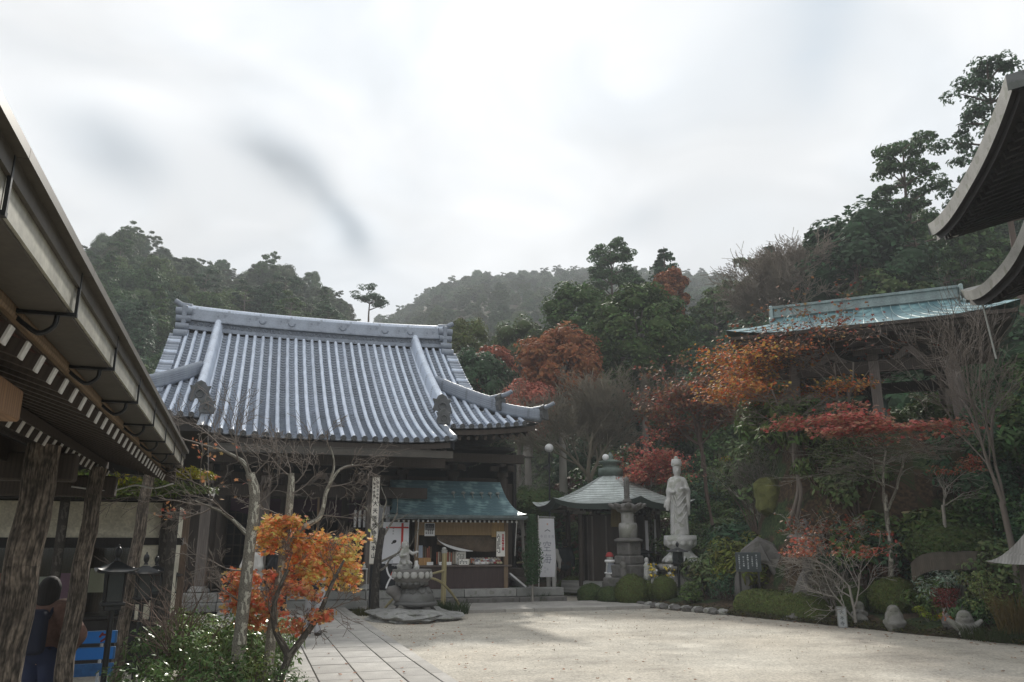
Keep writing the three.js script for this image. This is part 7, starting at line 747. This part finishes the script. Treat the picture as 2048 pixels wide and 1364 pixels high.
  { const t = thing('slim_cypress', 'slim young cypress standing beside the stall', 'tree', [7.62, 0, -22.0]); obj('trunk', tube([[0, -0.1, 0], [0.02, 2.3, 0]], [0.035, 0.01], 6), mats.twigGrey, t); const l = [], r2 = rng(78); for (let i = 0; i < 3600; i++) { const y = 0.55 + 1.9 * r2(), a = r2() * 6.28, q = Math.sqrt(r2()) * 0.3 * (1 - Math.abs(y - 1.3) / 1.6) * (0.7 + 0.6 * fbm(a, y * 3, 1, 2)); l.push([Math.cos(a) * q, y, Math.sin(a) * q, Math.cos(a), 0.6, Math.sin(a), 0.06]); } obj('crown', leaves(l, 'spray', 5), leafMat(0.06, 0.12, 0.05), t); }
  const tuft = (x, z, n, h, w, m, label, y = hgt(x, z)) => { const r2 = rng(n + x * 10 | 0), g = []; for (let i = 0; i < n; i++) { const a = r2() * 6.28, q = Math.sqrt(r2()) * w, L = h * (0.5 + 0.6 * r2()), dx = Math.cos(a) * L * 0.6 * r2(), dz = Math.sin(a) * L * 0.6 * r2(); g.push(tube([[Math.cos(a) * q, -0.02, Math.sin(a) * q], [Math.cos(a) * q + dx * 0.4, L * 0.6, Math.sin(a) * q + dz * 0.4], [Math.cos(a) * q + dx, L, Math.sin(a) * q + dz]], [0.007, 0.005, 0.001], 3, false)); } const o = obj('grass_tuft', g, m); o.position.set(x, y, z); o.userData = { label, category: 'grass', kind: 'stuff' }; return o; };
  tuft(4.75, -19.75, 420, 0.3, 0.42, leafMat(0.06, 0.10, 0.03), 'green grass tuft at the foot of the bamboo post', 0); tuft(2.75, -20.05, 260, 0.16, 0.3, leafMat(0.12, 0.12, 0.04), 'mossy grass at the foot of the dark trunk', 0); tuft(12.75, -11.2, 300, 0.65, 0.3, leafMat(0.20, 0.15, 0.06), 'tall dry grass tuft near the half hidden monk'); tuft(12.35, -11.35, 320, 0.22, 0.5, leafMat(0.06, 0.08, 0.03), 'low dark grass at the corner of the gravel'); tuft(7.9, -22.3, 200, 0.3, 0.3, leafMat(0.06, 0.10, 0.03), 'grass clump at the foot of the slim cypress', 0);
  // low plants along the garden edge
  const gr = [[], []]; for (let i = 0; i < 5200; i++) { const z = lerp(-20.8, -9, rnd()), x = edgeX(z) + 0.02 + 0.55 * rnd() * rnd() + 0.1 * (fbm(z * 2, 1, 1, 2) - 0.5); gr[i % 2].push([x, hgt(x, z) + 0.02 + 0.03 * rnd(), z, 0, 1, 0, 0.05 + 0.04 * rnd()]); } gr.forEach((l, i) => { const o = obj('ground_cover', leaves(l, 'blade', 40 + i), i ? leafMat(0.10, 0.10, 0.03) : leafMat(0.06, 0.055, 0.03)); o.userData = { kind: 'stuff', label: i ? 'mossy green ground cover along the gravel edge' : 'brown leaf litter along the gravel edge', category: 'ground cover' }; });
}
// ---------------------------------------------------------------- beside the shelter: bench, lanterns, bed of maples
lampPost([-1.36, -0.35, -9.9], 1.72, 'black lantern post standing closest to the shelter post', 'black lantern posts by the shelter', 0.25, 1.02, 0.66); lampPost([-1.32, -0.35, -12.2], 1.66, 'second black lantern post counted from the shelter', 'black lantern posts by the shelter', 0.25, 1.0, 0.66); lampPost([-1.42, -0.35, -14.6], 1.6, 'third black lantern post counted from the shelter', 'black lantern posts by the shelter', 0.25, 1.0, 0.66); lampPost([-1.42, -0.2, -17.6], 1.36, 'black lantern post farthest from the shelter', 'black lantern posts by the shelter', 0.25, 0.95, 0.66);
{
  const B = thing('blue_bench', 'bright blue slatted bench with red painted characters on the back', 'bench', [-2.05, -0.35, -10.35], 0.05);
  const word = ks => print(640, 64, (c, w, h) => { c.fillStyle = '#2f7fd0'; c.fillRect(0, 0, w, h); ks.forEach(([k, x]) => glyph(c, k, x, 6, 52, 11, '#7a2222')); });
  for (let i = 0; i < 3; i++) { const p = obj('back_slat', rbx(1.4, 0.135, 0.03, 0.008, 0, 0.94 - i * 0.17, -0.16 + i * 0.02), mats.blueBench, B); if (i < 2) obj('lettering', sheet(1.36, 0.12, null, 0, 0.94 - i * 0.17, -0.142 + i * 0.02), word(i ? [['ri', 300], ['mu', 410]] : [['ri', 40], ['bou', 440], ['ku', 560]]), p); }
  for (let i = 0; i < 3; i++) obj('seat_slat', rbx(1.4, 0.03, 0.12, 0.008, 0, 0.46, -0.04 + i * 0.135), mats.blueBench, B);
  for (const x of [-0.55, 0.55]) { obj('leg', tube([[x, 0, 0.26], [x, 0.44, 0.24]], 0.018, 7), mats.whitePaint, B); obj('leg', tube([[x, 0, -0.2], [x, 0.46, -0.1], [x, 1.0, -0.19]], 0.018, 7), mats.whitePaint, B); obj('arm_brace', tube([[x, 0.44, 0.26], [x, 0.44, -0.1]], 0.016, 6), mats.whitePaint, B); }
}
{ // planting bed and its glossy bushes
  struct('planting_bed', grid(20, 40, (u, v) => { const x = lerp(-1.05, 0.46, u), z = lerp(-5, -16.0, v), e = Math.min(u, 1 - u) * 4; return [x, (e > 1 ? 1 : e) * 0.14 - 0.06 - 0.25 * smooth(0.35, 0, u) + 0.05 * (fbm(x * 3, z * 3, 1, 3) - 0.5), z]; }), mats.litter);
  const gm = [leafMat(0.17, 0.25, 0.09, 0.35, 0.25), leafMat(0.12, 0.19, 0.07, 0.35, 0.28), leafMat(0.22, 0.29, 0.09, 0.4, 0.28)], K = [makeShrub(701, 520, 0.11, 16, 'blade'), makeShrub(702, 520, 0.13, 14, 'blade'), makeShrub(703, 900, 0.075, 16, 'oval')];
  const W = ['glossy bush by the foot of the lichen trunk', 'glossy bush under the orange maple leaves', 'tall glossy bush between the maple trunks', 'leafy bush at the corner of the paved path', 'glossy bush behind the forked maple', 'bright bush between lantern posts and maples', 'dark bush at the foot of the second lantern post', 'bushy green plant in front of the cream house', 'low bush at the front edge of the planting bed', 'pale leafed bush beside the paved path', 'broad bush at the bed end near the hall', 'dark leafy bush beside the farthest lantern post', 'young bush under the bare maple twigs', 'leaning bush beside the black lantern foot', 'small bush behind the thin bamboo rail'];
  [[-0.28, -9.4, 0.75, 1], [0.1, -10.8, 0.85, 0], [0.12, -9.7, 0.6, 2], [0.5, -9.3, 0.5, 1], [0.3, -11.4, 0.9, 0], [-0.6, -10.6, 0.8, 0], [-0.95, -11.6, 0.8, 1], [-0.7, -12.5, 0.85, 2], [-0.35, -8.6, 0.55, 1], [0.3, -12.6, 0.75, 2], [-0.1, -13.8, 0.8, 1], [-0.8, -14.4, 0.8, 0], [-0.3, -11.8, 0.8, 2], [-1.0, -9.6, 0.6, 1], [-0.75, -8.9, 0.6, 0]].forEach(([x, z, s, k], i) => { const t = plantTree(K[i % 3], 'glossy_bush', W[i], 'bush', gm[k], mats.twigBrown, 'bushes in the planting bed', 'foliage'); t.position.set(x, -0.1, z); t.scale.set(s * 0.9, s, s * 0.9); t.rotation.y = i * 1.7; });
}
{ // the maples in the bed
  const tw = { wob: 0.45, taper: 0.6, kids: 1, extra: 0.15, angle: 0.7, shrink: 0.62, thin: 0.6, up: 0.04, min: 0.003 };
  const rnd = rng(720), trunk = (t, pts, r0, r1, m, nm = 'trunk') => { const c = curve(pts, 26), g = tube(c, c.map((_, i) => lerp(r0, r1, i / 26) * (1 + 0.12 * (fbm(i * 0.7, r0 * 99, 1, 2) - 0.5))), 12), p = g.attributes.position, n = g.attributes.normal; for (let i = 0; i < p.count; i++) { const d = 0.012 * (fbm(p.getX(i) * 22, p.getY(i) * 14, p.getZ(i) * 22, 3) - 0.5); p.setXYZ(i, p.getX(i) + n.getX(i) * d, p.getY(i) + n.getY(i) * d, p.getZ(i) + n.getZ(i) * d); } return obj(nm, g, m, t); };
  const twigs = (t, list, L, r, depth, m) => { const out = [], tips = []; for (const [x, y, z, dx, dy, dz, k] of list) limb(out, tips, rnd, V(x, y, z), V(dx, dy, dz).normalize(), L * (k || 1), r, depth, tw); obj('twigs', out, m, t); return tips; };
  const cluster = (t, boxes, n, size, m, name, shape = 'star') => { const l = []; for (const [cx, cy, cz, w, h, d, k = 1] of boxes) { const sub = []; for (let i = 0; i < 16; i++) sub.push([cx + (rnd() - 0.5) * w * 0.8, cy + (rnd() - 0.5) * h * 0.8, cz + (rnd() - 0.5) * d * 0.8]); for (let i = 0; i < n * k; i++) { const s = sub[Math.floor(rnd() * 16)], q = 0.3 * Math.min(w, 0.7); const g = () => (rnd() + rnd() + rnd() - 1.5) * 0.75; l.push([s[0] + g() * q, s[1] + g() * q * 0.62, s[2] + g() * q, 0, 0.75, 0.35, size * (0.7 + 0.6 * rnd())]); } } return obj(name, leaves(l, shape, Math.floor(rnd() * 1000), 0.8, 0.4), m, t); };
  const bark = M(0.62, 0.60, 0.56, 0.95, { map: rep(T.lichen, 3), ...bump([rep(T.lichen, 3), 0.012]) });
  const orange = leafMat(0.70, 0.37, 0.12, 0.5, 0.7), gold = leafMat(0.74, 0.50, 0.18, 0.5, 0.7), redm = leafMat(0.60, 0.27, 0.13, 0.5, 0.7);
  const A = thing('maple_tree', 'grey lichened maple with bare twigs beside the shelter eave', 'tree');
  trunk(A, [[-0.03, -0.2, -10], [-0.03, 0.12, -10], [-0.02, 0.72, -10], [0.0, 1.49, -10], [0.01, 2.2, -10], [-0.06, 2.42, -10]], 0.088, 0.05, bark);
  trunk(A, [[0.0, 2.15, -10], [-0.12, 2.52, -10.02], [-0.33, 2.66, -10.05], [-0.64, 2.76, -10.1]], 0.035, 0.01, bark, 'limb'); trunk(A, [[-0.01, 1.7, -10], [-0.3, 1.95, -10.05], [-0.64, 2.1, -10.1]], 0.028, 0.008, bark, 'limb');
  twigs(A, [[-0.05, 2.4, -10, -0.3, 1, 0.2, 1], [-0.2, 2.56, -10, -0.4, 0.8, 0.3], [-0.33, 2.66, -10.05, -0.8, 0.5, -0.2], [-0.6, 2.74, -10.1, -1, 0.3, 0.2, 0.7], [-0.3, 1.95, -10.05, -0.6, 0.7, 0.3], [-0.55, 2.06, -10.1, -1, 0.1, 0.1], [-0.45, 2.02, -10.1, -0.5, -0.4, 0.2, 0.7], [0, 2.0, -10, 0.7, 0.6, 0.2, 0.8], [0, 1.3, -10, -0.9, 0.25, 0.2, 0.8], [0, 0.95, -10, -0.9, 0.2, 0.3, 0.7], [-0.05, 2.35, -10, 0.4, 1, -0.1, 0.8], [-0.2, 1.9, -10, -0.6, 0.5, 0.4, 0.9]], 0.52, 0.011, 3, mats.twig);
  cluster(A, [[-0.5, 2.7, -10.1, 0.5, 0.2, 0.3], [-0.9, 1.98, -10.1, 0.4, 0.2, 0.3, 0.6], [-0.3, 2.25, -10, 0.6, 0.5, 0.3, 0.5]], 26, 0.06, redm, 'last_leaves'); cluster(A, [[-0.03, 1.12, -10.3, 0.5, 0.6, 0.4], [0.1, 0.85, -10.2, 0.4, 0.5, 0.4, 0.7]], 640, 0.062, leafMat(0.62, 0.30, 0.13, 0.5, 0.7), 'red_leaves');
  const B = thing('maple_tree', 'maple with lichen trunk and orange leaves beside the paved path', 'tree');
  trunk(B, [[0.31, -0.2, -10.2], [0.31, 0.1, -10.2], [0.33, 0.81, -10.2], [0.4, 1.6, -10.2], [0.43, 2.31, -10.2], [0.42, 2.45, -10.2]], 0.068, 0.035, bark);
  trunk(B, [[0.41, 1.5, -10.2], [0.57, 1.78, -10.2], [0.79, 1.93, -10.2], [0.86, 2.26, -10.22], [1.0, 2.51, -10.25], [1.17, 2.58, -10.25]], 0.038, 0.012, bark, 'limb'); trunk(B, [[0.87, 2.28, -10.22], [0.93, 2.57, -10.2], [0.87, 2.8, -10.2]], 0.02, 0.006, bark, 'limb');
  twigs(B, [[0.43, 2.3, -10.2, 0.6, 0.7, 0.2], [0.42, 2.4, -10.2, -0.6, 0.7, 0.2], [0.42, 2.35, -10.2, -0.3, 1, -0.2], [0.43, 2.2, -10.2, 0.8, 0.35, 0.1, 0.8], [1.1, 2.56, -10.25, 1, 0.25, 0.2, 0.8], [1.0, 2.5, -10.25, 0.5, 0.1, 0.4, 0.7], [0.87, 2.75, -10.2, -0.4, 0.6, 0.2, 0.6], [0.42, 1.9, -10.2, -0.8, 0.5, 0.2, 0.9], [0.8, 1.95, -10.2, 0.9, 0.1, 0.3], [0.5, 1.7, -10.2, 0.5, -0.2, 0.4], [0.9, 2.3, -10.2, 0.9, 0.3, 0.1, 0.6]], 0.45, 0.010, 3, mats.twig);
  cluster(B, [[0.35, 1.72, -10.25, 0.62, 0.45, 0.5], [0.75, 1.55, -10.25, 0.7, 0.4, 0.5], [0.62, 1.25, -10.2, 0.5, 0.35, 0.5, 0.6]], 640, 0.064, orange, 'orange_leaves'); cluster(B, [[1.08, 1.52, -10.2, 0.6, 0.5, 0.5, 1.2], [0.9, 1.28, -10.15, 0.6, 0.36, 0.5, 0.7], [0.34, 1.78, -10.1, 0.5, 0.3, 0.4, 0.5], [1.2, 1.22, -10.2, 0.3, 0.4, 0.3, 0.4]], 640, 0.062, gold, 'golden_leaves'); cluster(B, [[0.35, 1.05, -10.2, 0.4, 0.6, 0.5, 0.9]], 560, 0.062, redm, 'red_leaves');
  const C = thing('maple_tree', 'small forked maple with red leaves at the path edge', 'tree'); const bk = M(0.2, 0.18, 0.165, 0.95, { map: rep(T.lichen, 3), ...bump([rep(T.lichen, 3), 0.01]) });
  trunk(C, [[0.4, -0.15, -9.6], [0.42, 0.2, -9.6], [0.49, 0.41, -9.6], [0.34, 0.7, -9.62], [0.31, 0.96, -9.65], [0.43, 1.33, -9.7]], 0.055, 0.02, bk); trunk(C, [[0.47, 0.38, -9.6], [0.66, 0.64, -9.58], [0.81, 0.89, -9.58], [0.93, 1.19, -9.6], [1.05, 1.43, -9.65]], 0.04, 0.014, bk, 'limb');
  const tp = twigs(C, [[0.62, 0.6, -9.58, -0.1, 1, 0.2, 0.7], [0.6, 0.58, -9.58, 0.8, 0.5, 0.3, 0.7], [0.8, 0.88, -9.58, 0.9, 0.15, 0.2, 0.8], [0.32, 0.8, -9.6, -0.6, 0.6, 0.3, 0.7], [0.9, 1.1, -9.6, 0.2, 1, 0.2, 0.8], [0.4, 1.25, -9.7, 0.3, 1, 0.2, 0.8]], 0.36, 0.009, 3, mats.twigBrown);
  cluster(C, [[0.52, 0.72, -9.6, 0.3, 0.16, 0.3, 0.9], [0.78, 0.84, -9.55, 0.34, 0.16, 0.3], [0.62, 1.08, -9.6, 0.4, 0.22, 0.35, 1.2]], 150, 0.06, redm, 'red_leaves');
  const D = thing('bare_sapling', 'thin brown bare sapling between lantern posts and maples', 'tree', [-0.55, -0.2, -11.2]); obj('limbs', makeBare(741, 2.3, 3, { stems: 2, r: 0.028, spreadBase: 0.4, min: 0.003 }).wood, mats.twigBrown, D);
}
{ // mossy log eave of the tea house with ferns growing on it
  const L = thing('mossy_log', 'mossy horizontal log above the tea house eave with ferns', 'log', [0, 0, 0]); obj('log', [tube([[-5.2, 2.62, -13.75], [-2.4, 2.6, -13.7], [-0.75, 2.52, -13.65]], [0.1, 0.1, 0.085], 10)], mats.barkDark, L); obj('log_end', cyl(0.08, 0.08, 0.02, -0.745, 2.52, -13.65, 12, 0, 0, Math.PI / 2), mats.woodPale, L); for (const x of [-4.4, -2.7, -1.15]) obj('post', tube([[x, -0.4, -13.75], [x, 2.55, -13.72]], 0.07, 8), mats.barkDark, L);
  const rnd = rng(801); const F = (x, y, z, n, w, m, label) => { const l = []; for (let i = 0; i < n; i++) { const a = rnd() * 6.28, q = Math.sqrt(rnd()) * w; l.push([Math.cos(a) * q * 1.6, 0.02 + rnd() * 0.22 * (1 - q / w * 0.6), Math.sin(a) * q * 0.6, Math.cos(a) * 0.6, 0.7, 0.4, 0.09]); } const o = obj('fern', leaves(l, 'blade', Math.floor(rnd() * 999), 0.8), m); o.position.set(x, y, z); return tag(o, label, 'fern', 'ferns on the mossy log'); };
  const ym = leafMat(0.36, 0.33, 0.03, 0.5), gm = leafMat(0.14, 0.19, 0.04, 0.45), bm = leafMat(0.10, 0.13, 0.04, 0.4);
  for (const [x, y, m, l] of [[-4.3, 2.5, gm, 'green fern drift above the window at the house end'], [-3.4, 2.35, bm, 'dark fern drift below the shaded log'], [-2.75, 2.3, gm, 'fern drift hanging over the sliding windows'], [-2.2, 2.28, bm, 'dark fern drift behind the second trunk post'], [-1.75, 2.3, gm, 'fern drift over the house eave'], [-1.2, 2.36, bm, 'dark fern drift beside the corner post']]) F(x, y, -13.55, 700, 0.42, m, l);
  F(-0.98, 2.58, -13.6, 420, 0.26, ym, 'yellow fern clump at the sawn end of the log'); F(-1.5, 2.42, -13.5, 420, 0.3, gm, 'green fern clump hanging beside the third trunk post'); F(-2.0, 2.45, -13.5, 320, 0.3, ym, 'yellow green fern clump in the middle of the log'); F(-2.5, 2.5, -13.5, 380, 0.34, gm, 'green fern clump between the thick and thin posts'); F(-3.1, 2.55, -13.5, 380, 0.34, bm, 'dark fern clump behind the thickest post'); F(-3.7, 2.6, -13.5, 300, 0.34, ym, 'yellow fern clump at the shaded end of the log');
}
// ---------------------------------------------------------------- people
{
  const skin = M(0.42, 0.27, 0.20, 0.6), hairM = M(0.014, 0.011, 0.010, 0.75, { map: T.grain, ...bump([T.grain, 0.01]) });
  // joints of a standing or walking figure, feet at 0, facing +z
  function person(o) {
    const P = thing('person', o.label, 'person', o.pos, o.turn || 0), H = o.h / 1.7, st = o.stride || 0.05, ln = o.lean || 0, S = p => [p[0] * H + ln * p[1] * 0, p[1] * H, (p[2] + ln * Math.max(0, p[1] - 0.9)) * H];
    const hip = s => S([s * 0.09, 0.88, 0]), knee = s => S([s * 0.1, 0.48, 0.03 + s * st * 0.6]), ank = s => S([s * 0.1, 0.08, s * st - 0.02]), toe = s => S([s * 0.115, 0.04, s * st + 0.15]), sho = s => S([s * 0.175, 1.38, 0]);
    const elb = s => S(o.arms?.[s < 0 ? 0 : 1]?.[0] || [s * 0.25, 1.12, -0.03]), wri = s => S(o.arms?.[s < 0 ? 0 : 1]?.[1] || [s * 0.26, 0.88, 0.06]); const r = (a) => a * H;
    const hand = s => { const w = V(...wri(s)), d = w.clone().sub(V(...elb(s))).normalize(), u = V(0, 0, 1).sub(d.clone().multiplyScalar(d.z)).normalize(), out = [[w.toArray(), w.clone().addScaledVector(d, 0.08 * H).toArray(), r(0.03), r(0.034)]]; for (let f = 0; f < 4; f++) { const b = w.clone().addScaledVector(d, 0.085 * H).addScaledVector(u, (f - 1.5) * 0.019 * H), m = b.clone().addScaledVector(d, (0.04 + 0.008 * (1.5 - Math.abs(f - 1.5))) * H), e = m.clone().addScaledVector(d, 0.03 * H).addScaledVector(V(-s * 0.5, 0, 0), 0.03 * H); out.push([b.toArray(), m.toArray(), r(0.01), r(0.009)], [m.toArray(), e.toArray(), r(0.009), r(0.008)]); } const t0 = w.clone().addScaledVector(d, 0.03 * H).addScaledVector(u, 0.03 * H); out.push([t0.toArray(), t0.clone().addScaledVector(d, 0.045 * H).addScaledVector(u, 0.025 * H).toArray(), r(0.012), r(0.009)]); return out; };
    const hd = S([0, 1.6, 0.02]); const arms = [-1, 1].map(s => [[sho(s), elb(s), r(0.05), r(0.04)], [elb(s), wri(s), r(0.04), r(0.028)]]).flat();
    // skin: one continuous body, legs to head, with hands of their own finer grid
    const legs = [-1, 1].map(s => [[hip(s), knee(s), r(0.075), r(0.05)], [knee(s), ank(s), r(0.05), r(0.035)], [ank(s), toe(s), r(0.035), r(0.03)]]).flat();
    const body = sdfMesh([...legs, [S([0, 0.92, 0]), S([0, 1.15, 0]), r(0.12), r(0.105)], [S([0, 1.15, 0]), S([0, 1.34, 0]), r(0.11), r(0.115)], [sho(-1), sho(1), r(0.06), r(0.06)], ...arms, [S([0, 1.4, 0]), S([0, 1.52, 0.01]), r(0.052), r(0.05)]], 0.04 * H, 0.026 * H);
    const head = sdfMesh([[[hd[0], hd[1] + r(0.03), hd[2]], [hd[0], hd[1] - r(0.02), hd[2] + r(0.012)], r(0.092), r(0.078)], [[hd[0], hd[1] - r(0.05), hd[2] + r(0.03)], [hd[0], hd[1] - r(0.07), hd[2] + r(0.04)], r(0.05), r(0.035)], [[hd[0], hd[1] + r(0.005), hd[2] + r(0.088)], [hd[0], hd[1] - r(0.02), hd[2] + r(0.105)], r(0.012), r(0.015)], ...[-1, 1].map(s => [[hd[0] + s * r(0.086), hd[1] + r(0.015), hd[2]], [hd[0] + s * r(0.088), hd[1] - r(0.025), hd[2] + r(0.005)], r(0.016), r(0.011)]), [[hd[0] - r(0.02), hd[1] - r(0.055), hd[2] + r(0.082)], [hd[0] + r(0.02), hd[1] - r(0.055), hd[2] + r(0.082)], r(0.008), r(0.008)]], 0.014 * H, 0.007 * H);
    obj('body', [body, head, ...[-1, 1].map(s => sdfMesh(hand(s), 0.008, 0.006))], skin, P);
    obj('eyes', [-1, 1].map(s => sph(r(0.011), hd[0] + s * r(0.032), hd[1] + r(0.012), hd[2] + r(0.084), 1.2, 0.8, 0.7, 8)), hairM, P);
    // clothes follow the body
    obj('trousers', sdfMesh([-1, 1].map(s => [[hip(s), knee(s), r(0.098), r(0.075)], [knee(s), [ank(s)[0], ank(s)[1] + r(0.02), ank(s)[2]], r(0.075), r(0.062)]]).flat().concat([[S([-0.06, 0.95, -0.02]), S([0.06, 0.95, -0.02]), r(0.13), r(0.13)]]), 0.035 * H, 0.022 * H), o.trousers, P);
    const long = o.coat || 0.86; obj(o.topName || 'jacket', sdfMesh([[S([0, long, 0]), S([0, 1.15, 0]), r(0.155), r(0.14)], [S([-0.07, long, 0]), S([-0.05, 1.2, 0]), r(0.12), r(0.12)], [S([0.07, long, 0]), S([0.05, 1.2, 0]), r(0.12), r(0.12)], [S([0, 1.15, 0]), S([0, 1.34, -0.01]), r(0.14), r(0.14)], [sho(-1), sho(1), r(0.085), r(0.085)], ...[-1, 1].map(s => [[sho(s), elb(s), r(o.puff || 0.075), r((o.puff || 0.075) * 0.95)], [elb(s), wri(s), r((o.puff || 0.07) * 0.92), r(o.puff ? 0.055 : 0.045)]]).flat()], 0.045 * H, 0.022 * H), o.top, P);
    obj('shoes', sdfMesh([-1, 1].map(s => [[[ank(s)[0], r(0.05), ank(s)[2]], [toe(s)[0], r(0.04), toe(s)[2]], r(0.052), r(0.04)]]).flat(), 0.01, 0.012), o.shoes || mats.black, P);
    if (o.hat) obj('hat', [at(new THREE.SphereGeometry(r(0.112), 16, 10, 0, 6.3, 0, 1.6), hd[0], hd[1] + r(0.035), hd[2]), at(new THREE.TorusGeometry(r(0.12), r(0.018), 6, 18), hd[0], hd[1] + r(0.04), hd[2], Math.PI / 2)], o.hat, P);
    else obj('hair', sdfMesh([[[hd[0], hd[1] + r(0.04), hd[2] - r(0.014)], [hd[0], hd[1] - r(0.03), hd[2] - r(0.035)], r(0.1), r(0.085)], ...(o.longHair ? [[[hd[0], hd[1], hd[2] - r(0.035)], [hd[0], hd[1] - r(0.13), hd[2] - r(0.045)], r(0.112), r(0.1)], [[hd[0] - r(0.05), hd[1] - r(0.1), hd[2] - r(0.05)], [hd[0] - r(0.06), hd[1] - r(0.19), hd[2] - r(0.06)], r(0.05), r(0.03)], [[hd[0] + r(0.04), hd[1] - r(0.1), hd[2] - r(0.06)], [hd[0] + r(0.05), hd[1] - r(0.2), hd[2] - r(0.07)], r(0.05), r(0.03)], ...[-1, 1].map(s => [[hd[0] + s * r(0.07), hd[1] + r(0.02), hd[2]], [hd[0] + s * r(0.075), hd[1] - r(0.11), hd[2] - r(0.01)], r(0.04), r(0.035)])] : [])], 0.02, 0.012), hairM, P);
    if (o.bag) { const bp = obj('backpack', rbx(r(0.33), r(0.46), r(0.19), r(0.06), r(0.05), r(1.17), r(-0.22)), o.bag, P); for (const s of [-1, 1]) obj('strap', tube(curve([[s * r(0.1), r(1.3), r(-0.16)], [s * r(0.12), r(1.47), r(-0.02)], [s * r(0.12), r(1.36), r(0.14)], [s * r(0.13), r(1.12), r(0.1)], [s * r(0.13), r(0.98), r(-0.12)]], 18), r(0.02), 6), o.bag, bp); }
    return P;
  }
  const navy = M(0.012, 0.016, 0.035, 0.85), denim = M(0.02, 0.03, 0.075, 0.85), brown = M(0.20, 0.115, 0.09, 0.95, { map: T.mottle, ...bump([rep(T.litter, 3), 0.012]) }), ivory = M(0.58, 0.57, 0.54, 0.85), pale = M(0.40, 0.40, 0.42, 0.85), coal = M(0.015, 0.015, 0.018, 0.85);
  person({ label: 'woman in brown puffed jacket with dark backpack beside the blue bench', pos: [-1.95, -0.35, -9.75], h: 1.6, turn: Math.PI - 0.25, top: brown, puff: 0.12, coat: 0.98, trousers: denim, bag: navy, longHair: true, arms: [[[-0.34, 1.12, -0.02], [-0.24, 0.92, 0.12]], [[0.3, 1.1, 0.0], [0.24, 0.88, 0.1]]] });
  person({ label: 'walker in pale trousers and dark jacket behind the orange maple', pos: [1.2, 0.03, -15.5], h: 1.72, turn: 2.9, stride: 0.13, top: navy, trousers: pale });
  person({ label: 'person in black standing before the steps behind the maple leaves', pos: [0.75, 0.03, -20.2], h: 1.68, turn: 3.0, top: coal, trousers: coal });
  person({ label: 'visitor in white hat and pale jacket near the hall steps', pos: [0.1, 0.03, -20.6], h: 1.62, turn: 2.6, top: ivory, trousers: pale, hat: ivory });
  person({ label: 'walker in white coat and trousers half behind the white flag', pos: [9.3, 0.05, -25.0], h: 1.66, turn: 2.7, stride: 0.16, top: ivory, trousers: ivory, coat: 0.72, hat: M(0.12, 0.17, 0.24, 0.8), arms: [[[-0.27, 1.1, 0.1], [-0.26, 0.86, 0.2]], [[0.28, 1.12, -0.1], [0.3, 0.88, -0.12]]] });
  person({ label: 'companion in dark clothes beside the walker in white', pos: [9.95, 0.06, -25.4], h: 1.7, turn: 2.7, stride: 0.14, top: M(0.03, 0.04, 0.045, 0.85), trousers: M(0.05, 0.035, 0.03, 0.85) });
}
renderer.render(scene, camera);
